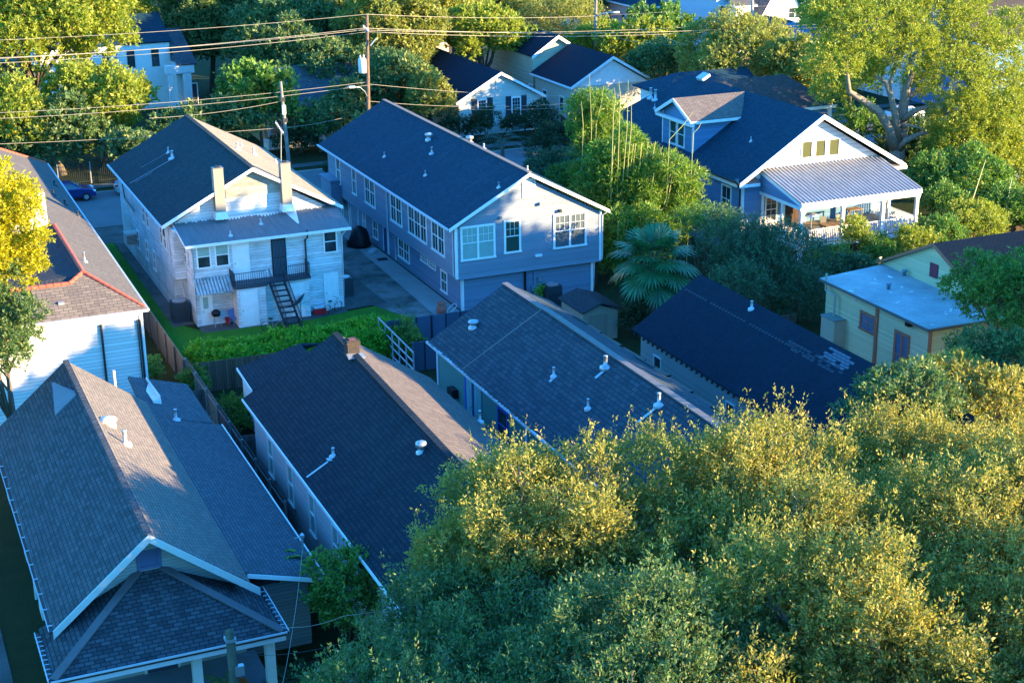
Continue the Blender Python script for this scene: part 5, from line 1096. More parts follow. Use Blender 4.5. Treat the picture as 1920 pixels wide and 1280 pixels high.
m = MB(); m.slab([(t1.x-.0, 161.5, s1.z), (s1.x+.3, 161.5, s1.z), (s1.x+.1, 168, s1.z+2.9), (t1.x, 168, s1.z+2.9)], .15); m.build('side_roof', SH_SW, mw)
for x_ in (t1.x-.8, t1.x+.7, s1.x-.6):
    m = MB(); m.box(x_-.22, x_+.22, 161.6, 162.0, 0, s1.z-.9); m.build('column', MW, mw)
m = MB(); m.box(t1.x-1.2, s1.x, 161.6, 162.5, s1.z-.95, s1.z-.12); m.build('entrance_beam', MW, mw); door(mw, 'y-', 162.5, t1.x+1.0, t1.x+2.0, .1, 2.6, DARKM)
# peach porch house hidden behind the oaks
p0 = at(570, 265, y=141); pe = cottage('porch_house', 'peach house with white porch columns, half hidden behind the dark oaks', p0.x-4, p0.x+9, 141, 152, 3.6, 6.3, PEACH, SH_SW, 'x')
m = MB(); m.box(p0.x-4, p0.x+9, 138.6, 141.4, 0, .55); m.build('porch_floor', WHITE, pe)
for i in range(6): m = MB(); x_ = p0.x-3.8+i*2.5; m.box(x_-.12, x_+.12, 138.7, 138.94, .55, 3.2); m.build('porch_column', WHITE, pe)
railing(pe, [(p0.x-3.8, 138.8, .55), (p0.x+2.8, 138.8, .55)], .9, .22, WHITE, .03); window(pe, 'y-', 141.4, p0.x+3.4, p0.x+4.9, .9, 2.6, frame=.14); window(pe, 'y-', 141.4, p0.x-2, p0.x-.6, .9, 2.6, frame=.14)
m = MB(); m.slab([(p0.x-4.2, 138.4, 3.2), (p0.x+9.2, 138.4, 3.2), (p0.x+9.2, 141.4, 3.75), (p0.x-4.2, 141.4, 3.75)], .12); m.build('porch_roof', SH_SW, pe)
# top of the picture: far houses
def far(label, p_eave_l, p_eave_r, y, depth, rise, wall, roof, axis='x', hip=0, wins=(), name='far_house', drop=0):
    a = at(*p_eave_l, y=y); b = at(*p_eave_r, y=y); ze = (a.z+b.z)/2
    h = cottage(name, label, a.x, b.x, y, y+depth, ze, ze+rise, wall, roof, axis, .3, WHITE, hip)
    for (wx, wy, ww, wh_) in wins:
        c = at(wx, wy, y=y+.3); window(h, 'y-', y+.3, c.x-ww/2, c.x+ww/2, c.z-wh_/2, c.z+wh_/2, frame=.14)
    return h
far('pink house with dark shutters and a hipped roof behind the utility pole', (1198, 13), (1245, 13), 178, 24, 2.2, PINK, SH_B, 'y', 3.5, name='pink_house')
pk_ = [o for o in COL.objects if o.name == 'pink_house'][0]
pa = at(1198, 13, y=178)
for i in range(3): 
    window(pk_, 'x-', pa.x+.3, 181+i*6, 182.4+i*6, 1.4, 3.6, frame=.12)
    for s in (-.75, 1.45): m = MB(); m.box(pa.x+.24, pa.x+.3, 181+i*6+s, 181.7+i*6+s, 1.3, 3.7); m.build('shutter', SHUT, pk_)
far('pale pink flat roofed extension with a green awning', (1245, 14), (1292, 18), 180, 12, .6, PINK, SH_B, name='pink_annexe')
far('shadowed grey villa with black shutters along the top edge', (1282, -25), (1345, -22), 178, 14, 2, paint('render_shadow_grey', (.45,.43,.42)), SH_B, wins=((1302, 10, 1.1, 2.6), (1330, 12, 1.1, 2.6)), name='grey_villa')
far('pale blue two storey house with paired windows at the top edge', (1342, -8), (1378, -6), 166, 10, 2.4, PALEB, SH_L, wins=((1353, 23, 1.0, 1.7), (1369, 24, 1.0, 1.7)), name='pale_blue_house')
far('small white lean-to house with a tan roof beside the pale blue one', (1379, 12), (1420, 10), 164, 8, 1.8, WW, SH_L, 'x', name='white_lean_house')
far('large bright white house with a steep gable above the oak', (1422, 42), (1518, 34), 168, 14, 6.0, WW, SH_SW, 'y', wins=((1484, 24, 1.1, 1.4), (1497, 24, 1.1, 1.4), (1445, 38, .9, 1.1)), name='white_gable_house')
far('little blue roofed outbuilding with a white gable front', (1462, 62), (1512, 58), 150, 6, 1.2, PALEB, SH_B, 'y', name='outbuilding')
far('low white bungalow with a blue grey roof under the far pine', (1480, 82), (1570, 76), 143, 8, 1.6, WW, paint('roof_slate_flat', (.09,.13,.19)), 'x', wins=((1500, 98, 1.0, 1.3), (1536, 94, .8, 1.2)), name='white_bungalow')
far('big white gabled house glowing behind the crown of the spreading tree', (1690, 118), (1850, 88), 133, 16, 5.2, WW, SH_SW, 'y', wins=((1760, 110, 1.2, 1.5),), name='sunlit_house')
far('deep blue walled house with a brown roof at the right edge', (1838, 78), (2050, 66), 122, 14, 5.5, DEEPB, shingle('shingles_far_brown', (.08,.065,.06), (.06,.05,.05)), 'x', wins=((1888, 82, 2.2, .7),), name='deep_blue_house')
far('grey roofed house showing between two olive trees', (955, 60), (1030, 55), 176, 12, 2.6, CREAM, SH_SW, 'x', name='olive_house')
far('dark roofed bungalow with a pale end wall behind the mint cottage', (780, 84), (850, 78), 166, 12, 2.2, CREAM, SH_E, 'x', hip=2.5, name='dark_bungalow')
far('white gabled house glimpsed behind the far oaks', (806, 52), (850, 48), 185, 10, 3.5, WW, SH_SW, 'y', name='glimpsed_house')
far('dark blue roofed house at the far right corner of the street', (1905, 30), (2000, 24), 175, 12, 2.5, PALEB, SH_B, 'x', name='corner_house')
far('white bungalow in shade beside the side yard at the right edge', (1885, 270), (2010, 250), 108, 8, 2, PALEB, SH_L, 'x', name='edge_bungalow')

# ---------------------------------------------------------------- fences
WD = wood('fence_weathered', (.12,.115,.11), .14); WDB = wood('fence_brown', (.12,.085,.06), .14); BLF = wood('fence_blue_grey', (.06,.09,.14), .9)
def fence(name, pts, h, mat, label, rails=0, post=2.4, t=.04, railmat=None):
    a0 = Vector((*pts[0], 0)); root = empty(name, tuple(a0), label, 'fence'); m = MB()
    for p, q in zip(pts, pts[1:]): m.bar((*p, h/2+.02), (*q, h/2+.02), t, h)
    m.build('board_panel', mat, root)
    for p, q in zip(pts, pts[1:]):
        P_, Q_ = Vector((*p, 0)), Vector((*q, 0)); n = max(1, round((Q_-P_).length/post)); nrm = (Q_-P_).normalized().cross(Vector((0, 0, 1)))*.07
        for i in range(n+1): c = P_.lerp(Q_, i/n)+nrm; k = MB(); k.cbox(c.x, c.y, 0, .1, .1, h+.05); k.build('post', railmat or mat, root)
        for z_ in ([.35, h-.25] if rails else []): k = MB(); k.bar(P_+nrm*.6+Vector((0, 0, z_)), Q_+nrm*.6+Vector((0, 0, z_)), .04, .09); k.build('rail', railmat or mat, root)
    return root
fence('wooden_fence', [(14.75, 95), (14.75, 80.0)], 1.75, WD, 'weathered board fence between the lawn strip and the white clapboard house')
fence('wooden_fence', [(14.85, 80.0), (14.85, 60.0)], 1.85, WD, 'grey board fence running past the bungalow lean-to roof', 1, 2.4, .04, paint('rail_grey', (.22,.22,.21)))
fence('wooden_fence', [(14.85, 79.4), (19.6, 79.2)], 1.7, WDB, 'brown board fence under the bright green hedge')
fence('wooden_fence', [(9.0, 75.6), (14.75, 75.9)], 1.5, WD, 'slatted timber fence behind the bungalow ridge', 1)
fence('wooden_fence', [(14.85, 68.6), (16.6, 68.4)], 1.6, WD, 'short side gate of grey boards beside the chimney house', 1)
fence('painted_fence', [(26.6, 81.2), (32.2, 81.1)], 1.9, BLF, 'blue grey panel fence at the end of the driveway')
fence('painted_fence', [(26.9, 77.6), (30.6, 77.4)], 1.7, BLF, 'second blue grey panel fence nearest the green house')
fence('wooden_fence', [(44.5, 73.2), (48.6, 72.9)], 1.7, WDB, 'brown fence between the black roof and the yellow cottage')
fence('wooden_fence', [(43.2, 88), (44.0, 100), (49, 112)], 1.8, WDB, 'shaded garden fence behind the slate blue house')
fence('wooden_fence', [(36, 158), (42, 157.5)], 2.0, WDB, 'dark fence beside the white modern house')
fence('wooden_fence', [(68, 87.5), (80, 84.0)], 1.6, WDB, 'dark fence beyond the porch stair')
fence('wooden_fence', [(60.9, 128.8), (62.3, 134.5)], 1.7, WDB, 'brown gate fence beside the mint cottage path')
rt_ = empty('railing_panel', (26.3, 78.5, 0), 'grey metal railing panel leaning behind the hedge', 'railing')
m = MB(); a, b = Vector((26.35, 81.9, .2)), Vector((26.15, 75.4, .2))
for z_ in (.25, .75, 1.2, 1.75): m.bar(a+Vector((0, 0, z_)), b+Vector((0, 0, z_)), .05, .07)
for i in range(6): q = a.lerp(b, i/5); m.bar(q-Vector((0, 0, .2)), q+Vector((0, 0, 1.8)), .06)
m.build('rail', paint('rail_blue_grey', (.3,.35,.38), .5), rt_)
ir = empty('iron_fence', (16, 132.6, 0), 'black iron picket fence along the far pavement', 'fence'); m = MB()
for i in range(150): x_ = 2+i*.16; m.bar((x_, 132.6, 0), (x_, 132.6, 1.75), .022)
for z_ in (.2, 1.6): m.bar((2, 132.6, z_), (26, 132.6, z_), .035)
m.build('pickets', DARKM, ir)
for i in range(10): m = MB(); m.cbox(2+i*2.66, 132.6, 0, .09, .09, 1.85); m.build('post', GALV, ir)
tag(ir.children[0], kind='stuff')

# ---------------------------------------------------------------- poles and wires
POLEW = bark('pole_wood', (.22,.14,.10)); POLEG = bark('pole_grey', (.30,.27,.24))
def rel(px, py, y): return at(px, py, y=y)
yP1 = 116.2; b1_ = rel(690.5, 215, yP1); t1_ = rel(688, 28, yP1)
p1 = empty('utility_pole', (b1_.x, yP1, 0), 'brown wooden utility pole carrying a grey transformer can', 'pole', None)
m = MB(); m.tube([(b1_.x, yP1, 0), (b1_.x-.02, yP1, 6), (t1_.x, yP1, t1_.z)], [.19, .17, .12], 12); m.build('shaft', POLEW, p1, True)
c_ = rel(687, 57, yP1); m = MB(); m.bar((c_.x-.2, yP1-1.1, c_.z), (c_.x+.1, yP1+1.1, c_.z), .1, .12); cr = m.build('crossarm', POLEG, p1)
for s in (-1, -.5, .5, 1): m = MB(); m.lathe(c_.x-.05+s*.15, yP1+s, [(.05, c_.z+.06), (.07, c_.z+.14), (.04, c_.z+.2), (.06, c_.z+.26)], 8); m.build('insulator', PVC, cr)
c_ = rel(679.5, 137, yP1-.3); m = MB(); m.lathe(c_.x, yP1-.35, [(.27, c_.z), (.31, c_.z+.05), (.31, c_.z+1.05), (.28, c_.z+1.12), (.05, c_.z+1.15)], 16); tf = m.build('transformer', paint('transformer_grey', (.62,.66,.68), .4), p1, True)
m = MB(); [m.lathe(c_.x+s*.14, yP1-.35, [(.05, c_.z+1.1), (.07, c_.z+1.25), (.04, c_.z+1.4)], 8) for s in (-1, 1)]; m.build('bushing', PVC, tf)
m = MB(); m.bar((b1_.x, yP1, c_.z+.9), (c_.x, yP1-.35, c_.z+.9), .08); m.build('bracket', GALV, tf)
c_ = rel(690, 85, yP1); m = MB(); m.bar((c_.x+.1, yP1-.3, c_.z), (c_.x+.5, yP1-.5, c_.z+.5), .1); m.build('fuse_cutout', PVC, p1)
a_, b_ = rel(690, 185, yP1), rel(664, 163, yP1-1); m = MB(); m.tube([a_, rel(684, 172, yP1-.3), rel(675, 164, yP1-.6), b_], .04, 8); la = m.build('lamp_arm', GALV, p1, True); m = MB(); m.bar(b_, b_+Vector((-.5, -.2, .05)), .28, .14); m.build('lamp_head', GALV, la)
yP2 = 115.8; b2_, t2_ = rel(541, 300, yP2), rel(526, 153, yP2)
p2 = empty('wooden_pole', (b2_.x+.1, yP2, 0), 'thin leaning grey pole with cable boxes in front of the green tree', 'pole')
m = MB(); m.tube([(b2_.x+.15, yP2, 0), b2_, t2_], [.16, .15, .11], 10); m.build('shaft', POLEG, p2, True)
c_ = rel(531, 205, yP2); m = MB(); m.cbox(c_.x, yP2-.2, c_.z-.35, .28, .2, .7); m.build('cable_box', PVC, p2)
c_ = rel(529.5, 190, yP2); m = MB(); m.cbox(c_.x, yP2, c_.z, .34, .34, .3); m.cbox(c_.x+.1, yP2, c_.z-1.6, .36, .36, .3); m.build('strap', DARKM, p2)
yP3 = 150; b3, t3 = rel(1115, 100, yP3), rel(1118, -10, yP3)
p3 = empty('street_lamp_pole', (b3.x, yP3, 0), 'far dark utility pole with curved street lamp arm beside the pink house', 'pole')
m = MB(); m.tube([(b3.x-.1, yP3, 0), b3, t3], [.2, .18, .14], 10); m.build('shaft', POLEG, p3, True)
m = MB(); m.tube([rel(1117, 34, yP3), rel(1128, 26, yP3-.5), rel(1145, 24, yP3-1)], .05, 8); m.cbox(*rel(1153, 25, yP3-1.1), .9, .3, .16); m.build('lamp_arm', PVC, p3, True)
yP4 = 140; b4, t4 = rel(1409, 80, yP4), rel(1411, -12, yP4); p4 = empty('utility_pole', (b4.x, yP4, 0), 'pale utility pole rising out of the spreading oak at the top edge', 'pole'); m = MB(); m.tube([(b4.x, yP4, 0), b4, t4], [.19, .18, .15], 10); m.build('shaft', bark('pole_pale', (.45,.42,.36)), p4, True)
yP5 = 44.5; t5 = rel(430, 1182, yP5); p5 = empty('utility_pole', (t5.x+.1, yP5, 0), 'old mossy pole top beside the porch gutter, nearest the camera', 'pole'); m = MB(); m.tube([(t5.x+.12, yP5, 0), (t5.x, yP5, t5.z)], [.2, .15], 12); m.build('shaft', bark('pole_mossy', (.13,.13,.09)), p5, True)
m = MB(); m.cbox(t5.x, yP5, t5.z-.35, .34, .34, .1); m.cbox(t5.x+.2, yP5-.1, t5.z-1.6, .3, .2, .35); m.build('cable_clamp', GALV, p5)
# antenna mast behind the right stucco chimney
an = empty('aerial_mast', (0, 0, 0), 'thin television aerial mast fixed to the right stucco chimney', 'aerial'); q0, q1 = rel(527, 375, yM+.1), rel(527, 243, yM+.1)
an.location = (q0.x, yM+.1, q0.z); ORG[an.name] = Vector(an.location); m = MB(); m.tube([q0, q1], .025, 6); m.build('mast', GALV, an); m = MB(); m.bar(rel(517, 230, yM+.1), rel(531, 250, yM-.1), .05)
for i in range(7): c = Vector(rel(517, 230, yM+.1)).lerp(Vector(rel(531, 250, yM-.1)), i/6); m.bar(c+Vector((-.12, -.35, 0)), c+Vector((.12, .35, .05)), .02)
m.build('aerial', PVC, an)
def wire(pts, label, sag=.6, r=.022, mat=None, cat='power line', group=None, n=14, name='overhead_wire'):
    m = MB(); out = []
    for a, b in zip(pts, pts[1:]):
        a, b = Vector(a), Vector(b)
        for i in range(n+(1 if b == Vector(pts[-1]) else 0)): t = i/n; p = a.lerp(b, t); p.z -= 4*sag*t*(1-t); out.append(p)
    m.tube(out, min(r*.6, .016), 5); return single(m, name, mat or CABLE, label, cat, group)
CABLE = paint('cable_grey', (.40,.36,.30), .6)
tops = rel(688, 27, yP1); wl = [rel(-60, 78, yP1+1), rel(0, 75, yP1+1)]
wire([rel(-90, 79, yP1+.5), tops, rel(1118, 30, yP3), rel(1960, -30, 135)], 'topmost single wire from the transformer pole to the far lamp pole', .25)
wire([rel(-90, 114, yP1-1), rel(684, 53, yP1-1), rel(1300, 58, 128), rel(1960, 8, 118)], 'upper of the paired thick wires crossing the magnolia', .3, .035)
wire([rel(-90, 112, yP1-.5), rel(686, 56, yP1-.5)], 'wire hugging the upper thick one over the modern house', .3, .03)
wire([rel(-90, 122, yP1+1), rel(690, 60, yP1+1), rel(1300, 62, 130), rel(1960, 15, 120)], 'lower of the paired thick wires crossing the magnolia', .35, .03)
wire([rel(690, 57, yP1), rel(1410, 42, yP4), rel(1960, -20, 150)], 'wire from the crossarm to the pole above the spreading oak', .5, .022)
wire([rel(-90, 215, yP1), rel(690, 154, yP1)], 'communication cable just above the thin leaning pole boxes', .35)
wire([rel(-90, 226, yP1-.3), rel(690, 160, yP1-.3)], 'second communication cable crossing the thin leaning pole', .4)
wire([rel(280, 222, yP1-.8), rel(528, 190, yP2)], 'short cable ending at the strap of the leaning pole', .2)
wire([rel(0, 270, yP1-4), rel(528, 240, yP2), rel(640, 222, 117)], 'lowest cable passing behind the white house ridge', .1, .018)
wire([rel(692, 158, yP1), rel(1280, 178, 125)], 'cable in front of the mint cottage roof', .5, .02)
wire([rel(692, 190, yP1), rel(1260, 168, 122)], 'cable dipping across the mint cottage shutters', .9, .02)
wire([rel(855, 205, 120), rel(1060, 202, 122)], 'lowest cable across the mint cottage windows', .1, .018)
wire([rel(1118, 20, yP3), rel(1290, 85, 125)], 'slanting cable from the far lamp pole towards the oak', .2, .02)
wire([rel(1118, 60, yP3), rel(1283, 84, 130)], 'lower slanting cable under the pink house', .4, .02)
wire([rel(527, 1175, 47), rel(645, 1154, 44), rel(1000, 1080, 40)], 'service wire from the porch gutter corner into the oak', .15, .012)
wire([rel(430, 1225, yP5), rel(640, 1205, 42)], 'dark service wire from the mossy pole into the oak', .2, .012, DARKM)
wire([rel(567, 1030, 49.6), rel(553, 1150, 45), rel(530, 1280, 42)], 'thin drop wire hanging from the service mast', .1, .010)

# ---------------------------------------------------------------- vehicles
def car(name, loc, rz, body, label, group='cars parked along the street'):
    root = empty(name, (0, 0, 0), label, 'car', group); L = 4.5
    prof = [(-2.25,.35),(-2.27,.75),(-2.1,.98),(-1.75,1.08),(-1.25,1.48),(.35,1.5),(1.1,1.06),(1.95,.92),(2.24,.68),(2.26,.35)]
    m = MB(); secs = []
    for s, k, dz in ((-.88, .965, 0), (-.92, 1, 0), (-.80, .97, .0), (.80, .97, .0), (.92, 1, 0), (.88, .965, 0)): pass
    def ring(y_, shrink): return [(x*(1-.02*shrink), y_*(1-(.24*max(0, z-1.0)/.5)), z) for x, z in prof]
    A, B = ring(-.9, 1), ring(.9, 1); m.solid(A[::-1], B[::-1]) ; b = m.build('body', body, root)
    b.data.materials[0] = body; mod = b.modifiers.new('bevel', 'BEVEL'); mod.width = .06; mod.segments = 3
    g = MB()
    for s in (-1, 1):
        ys = s*.915; q = [(-1.55,1.08),(-1.15,1.40),(.28,1.42),(.92,1.07)]
        f_ = [(x, s*(.9*(1-(.24*max(0, z-1.0)/.5))+.012), z) for x, z in q]; g.face(*(f_ if s < 0 else f_[::-1]))
    g.face((1.06, -.72, 1.10), (1.06, .72, 1.10), (.42, .66, 1.47), (.42, -.66, 1.47)); g.face((-1.3, -.66, 1.46), (-1.3, .66, 1.46), (-1.74, .74, 1.11), (-1.74, -.74, 1.11))
    g.v = [(x+(.02 if x > .4 else -.02 if x < -1.29 and abs(y) < .75 else 0), y, z+.012) for x, y, z in g.v]; g.build('window', GLASS, root)
    for sx in (-1.38, 1.4):
        for sy in (-1, 1):
            t = MB(); t.tube([(sx, sy*.93, .34), (sx, sy*.72, .34)], .34, 20); w_ = t.build('wheel', BLACK, root)
            t = MB(); t.tube([(sx, sy*.945, .34), (sx, sy*.9, .34)], .20, 7); t.build('rim', GALV, w_)
    for sy in (-1, 1):
        t = MB(); t.bar((2.17, sy*.62, .74), (2.0, sy*.86, .82), .14, .16); t.build('headlight', paint('lamp_clear', (.8,.85,.9), .1), root)
        t = MB(); t.bar((-2.24, sy*.62, .88), (-2.12, sy*.88, .92), .12, .16); t.build('tail_light', paint('lamp_red', (.5,.03,.03), .2), root)
    root.location = loc; root.rotation_euler = (0, 0, rz); return root
def carpaint(name, c): m = NT(name); m.col(c); m.b.inputs['Coat Weight'].default_value = .6; return m.fin(.3, .5, .3)
cb = carpaint('car_blue', (.012,.03,.14)); cs = carpaint('car_silver', (.38,.40,.44)); cw = carpaint('car_white', (.7,.75,.8))
car('parked_car', (15.2, 127.3, 0), 0, cb, 'dark blue parked car on the street beside the tan shingle roof')
car('parked_car', (21.3, 127.5, 0), 0, cs, 'silver parked car half hidden behind the white house corner')
q = at(1690, 232, z=0); car('parked_car', (q.x+1, q.y+1, 0), .3, cw, 'white and blue car glimpsed behind the forked tree trunk')

# ---------------------------------------------------------------- yard things
def ac_unit(loc, label, w_=.85, h=1.0, mat=None):
    r_ = empty('air_conditioner', loc, label, 'air conditioner', 'outdoor air conditioners'); x, y, z = loc
    m = MB(); m.cbox(x, y, z+.08, w_, w_, h-.08); m.cbox(x, y, z, w_+.1, w_+.1, .08); b = m.build('housing', mat or paint('unit_dark', (.04,.05,.06), .5), r_)
    m = MB(); m.lathe(x, y, [(w_*.42, z+h+.0), (w_*.42, z+h+.05), (w_*.36, z+h+.06)], 18); m.build('fan_ring', GALV, r_)
    m = MB()
    for i in range(6): m.bar((x-w_/2-.012, y-w_/2-.012, z+.2+i*.13), (x+w_/2+.012, y-w_/2-.012, z+.2+i*.13), .02)
    m.build('grille', DARKM, r_); return r_
ac_unit((17.0, 92.4, .02), 'black air conditioner on the path left of the white house', 1.0, 1.25)
q = at(650, 553, z=0); ac_unit((27.75, q.y, .02), 'air conditioner with pale frame right of the white house', .9, 1.2)
q = at(1024, 560, z=.6); ac_unit((38.9, 85.3, .02), 'round topped air conditioner behind the slate blue house', .95, 1.35)
g = at(407, 612, z=0); gr = empty('kettle_grill', (g.x, g.y, 0), 'black kettle grill on three legs under the rusty awning', 'grill')
m = MB(); m.lathe(g.x, g.y, [(.05, .62), (.22, .68), (.29, .85), (.27, .95), (.15, 1.06), (.02, 1.09)], 18); m.build('bowl', BLACK, gr, True)
for k in range(3): m = MB(); t = k*2.1; m.bar((g.x+.15*math.cos(t), g.y+.15*math.sin(t), .7), (g.x+.3*math.cos(t), g.y+.3*math.sin(t), 0), .03); m.build('leg', GALV, gr)
g = at(428, 607, z=0); m = MB(); m.lathe(g.x, g.y, [(.12, 0), (.17, .38), (.18, .4), (.14, .4), (.1, .1)], 14); single(m, 'bucket', paint('plastic_red', (.5,.02,.03), .4), 'red plastic bucket beside the blue chair', 'bucket')
CHB = paint('plastic_blue', (.10,.22,.5), .4)
def chair(loc, rz, mat, label, name='garden_chair', group=None):
    r_ = empty(name, (0, 0, 0), label, 'chair', group)
    m = MB(); m.box(-.24, .24, -.24, .24, .42, .46); m.build('seat', mat, r_); m = MB(); m.slab([(-.24, .22, .46), (.24, .22, .46), (.24, .34, .92), (-.24, .34, .92)], .03); m.build('backrest', mat, r_)
    for sx in (-.21, .21):
        for sy in (-.21, .21): m = MB(); m.bar((sx, sy, .43), (sx*1.15, sy*1.15, 0), .035); m.build('leg', mat, r_)
    r_.location = loc; r_.rotation_euler = (0, 0, rz); return r_
g = at(441, 608, z=0); chair((g.x, g.y, 0), .4, CHB, 'blue garden chair folded against the lower box room')
g = at(600, 588, z=0); ck = empty('cooler', (g.x, g.y, 0), 'red cooler with white lid by the rear wall', 'cooler'); m = MB(); m.cbox(g.x, g.y, 0, .75, .4, .4); m.build('body', MATS['plastic_red'], ck); m = MB(); m.cbox(g.x, g.y, .403, .79, .44, .07); m.build('lid', PVC, ck)
def bicycle(loc, rz, mat, label):
    r_ = empty('bicycle', (0, 0, 0), label, 'bicycle', 'bicycles by the rear wall')
    for x_ in (-.52, .52):
        m = MB(); n = 20; m.tube([(x_+.33*math.cos(2*math.pi*i/n), 0, .34+.33*math.sin(2*math.pi*i/n)) for i in range(n+1)], .022, 6, False); w_ = m.build('wheel', BLACK, r_)
    m = MB()
    for a, b in (((-.52, 0, .34), (-.12, 0, .32)), ((-.12, 0, .32), (-.22, 0, .85)), ((-.22, 0, .8), (.34, 0, .85)), ((-.12, 0, .32), (.36, 0, .78)), ((.52, 0, .34), (.33, 0, .98)), ((-.52, 0, .34), (-.22, 0, .8))): m.bar(a, b, .035)
    m.build('frame', mat, r_); m = MB(); m.bar((.30, -.28, 1.0), (.30, .28, 1.0), .03); m.build('handlebar', GALV, r_); m = MB(); m.cbox(-.24, 0, .85, .26, .14, .05); m.build('saddle', BLACK, r_)
    r_.location = loc; r_.rotation_euler = (.12, 0, rz)
g = at(617, 588, z=0); bicycle((g.x+.2, g.y, 0), .5, PVC, 'white framed bicycle lying by the red cooler')
g = at(517, 622, z=0); bicycle((g.x, g.y, 0), -.5, GALV, 'grey bicycle in the grass at the foot of the black stair')
g = at(565, 600, z=0); sd = empty('satellite_dish', (g.x, g.y, 0), 'dark satellite dish on a short post beside the stair', 'satellite dish')
m = MB(); m.tube([(g.x, g.y, 0), (g.x, g.y, 1.15)], .04, 8); m.build('post', GALV, sd)
m = MB(); m.lathe(0, 0, [(.03, 0), (.3, .05), (.55, .16), (.56, .18), (.3, .08), (.03, .03)], 20); Rm = Matrix.Rotation(math.radians(-50), 3, 'X') @ Matrix.Rotation(.6, 3, 'Z'); m.v = [tuple(Matrix.Rotation(.9, 3, 'Z') @ (Rm @ Vector(p))+Vector((g.x, g.y-.1, 1.2))) for p in m.v]; m.build('reflector', paint('dish_dark', (.06,.08,.10), .4), sd, True)
m = MB(); m.bar((g.x+.1, g.y-.1, 1.1), (g.x+.75, g.y-.6, 1.45), .035); m.cbox(g.x+.75, g.y-.6, 1.4, .12, .2, .1); m.build('feed_arm', PVC, sd)
g = at(675, 462, z=0); gc_ = empty('covered_grill', (g.x, g.y, 0), 'grill under a black cover on the driveway edge', 'covered grill')
m = MB(); m.lathe(g.x, g.y, [(.78, 0), (.82, .25), (.68, .8), (.5, 1.25), (.2, 1.5), (.02, 1.55)], 14); m.v = [(x+.06*math.sin(9*z+y*7), y+.05*math.sin(7*z+x*5), z) for x, y, z in m.v]; m.build('cover', BLACK, gc_, True); m = MB(); m.cbox(g.x-.8, g.y+.1, .02, .2, .3, .5); m.build('side_flap', BLACK, gc_)
g = at(828, 586, z=0); m = MB(); g.x -= .1; m.lathe(g.x, g.y-.3, [(.2, 0), (.32, .15), (.34, .45), (.2, .6), (.27, .72), (.27, .8), (.2, .8), (.18, .62)], 16); single(m, 'terracotta_pot', paint('clay', (.36,.12,.09), .7), 'clay chimenea pot at the corner of the slate blue house', 'pot', smooth=True)
g = at(845, 585, z=0); m = MB(); n = 16; m.tube([(g.x+.35*math.cos(i*.8), g.y-.2+.1*math.sin(i*.8), .3+.28*math.sin(i*.8+1)) for i in range(n)], .03, 6); single(m, 'hose', GALV, 'coiled grey hose beside the clay pot', 'hose')
g = at(717, 487, z=0); m = MB(); m.box(g.x-.35, g.x+.35, g.y-.3, g.y+.3, .03, .06); single(m, 'doormat', BLACK, 'dark doormat at the side door', 'doormat')
g = at(698, 474, z=0); m = MB(); m.box(g.x-.3, g.x+.2, g.y-.25, g.y+.2, .03, .14); m.box(g.x+.0, g.x+.4, g.y-.1, g.y+.35, .145, .22); m.rot((g.x, g.y), .4); single(m, 'newspaper_bundle', PVC, 'white bundle dropped on the driveway near the covered grill', 'bundle')
# porch furniture
TW = wood('table_wood', (.30,.20,.13), .2)
tb = empty('dining_table', (60.2, 85.6, zd_), 'long wooden dining table on the covered porch', 'table'); m = MB(); m.box(59.0, 61.9, 85.2, 86.2, zd_+.70, zd_+.76); m.build('tabletop', TW, tb)
for x_ in (59.2, 61.7):
    for y_ in (85.35, 86.05): m = MB(); m.box(x_-.05, x_+.05, y_-.05, y_+.05, zd_, zd_+.70); m.build('leg', TW, tb)
for i, (x_, y_, rz) in enumerate(((58.4, 84.9, 2.2), (60.4, 84.8, 3.14), (61.4, 84.75, 3.2), (60.0, 86.75, 0), (61.3, 86.7, .1))):
    chair((x_, y_, zd_), rz, (PVC if i == 0 else DARKM), ['white metal chair at the near end of the porch table', 'dark chair tucked under the railing side of the porch table', 'dark chair next to it towards the far end of the table', 'dark chair against the wall side of the porch table', 'dark chair beside the porch window end of the table'][i], 'porch_chair', 'chairs around the porch table')
m = MB(); m.box(62.4, 63.5, 87.4, 88.1, zd_+.95, zd_+1.0); [m.bar((x_, y_, zd_), (x_, y_, zd_+.95), .05) for x_ in (62.45, 63.45) for y_ in (87.45, 88.05)]; m.box(62.5, 63.4, 87.5, 88.0, zd_+.35, zd_+.4)
single(m, 'console_table', TW, 'tall wooden console table against the porch wall', 'table')
m = MB(); m.box(57.6, 58.3, 85.2, 86.9, zd_, zd_+.42); m.box(57.45, 57.6, 85.2, 86.9, zd_, zd_+.85); single(m, 'sofa', paint('sofa_teal', (.07,.13,.17)), 'dark teal sofa at the shady end of the porch', 'sofa')
m = MB(); m.tube([(57.4, 84.6, zd_), (57.4, 84.6, zd_+1.9)], .03, 8); m.lathe(57.4, 84.6, [(.45, zd_+1.85), (.4, zd_+1.95), (.05, zd_+2.05)], 12); single(m, 'patio_heater', GALV, 'slim patio heater beside the corner post', 'heater')
g = at(1740, 432, z=1.2); m = MB(); m.lathe(g.x, g.y, [(.12, 0), (.22, .5), (.3, .9), (.18, 1.3), (.2, 1.5), (.05, 1.7)], 10); m.v = [(x+.1*math.sin(5*z), y, z) for x, y, z in m.v]; single(m, 'garden_ornament', paint('ornament_red', (.25,.04,.05)), 'dark red garden ornament in the shrubs beyond the porch', 'ornament')
g = at(*zS(1390, 840), y=47.6); m = MB(); m.cbox(g.x, 47.9, .56, .6, .5, .45); single(m, 'crate', paint('crate_orange', (.6,.10,.02)), 'orange crate on the porch floor behind the mossy pole', 'crate')

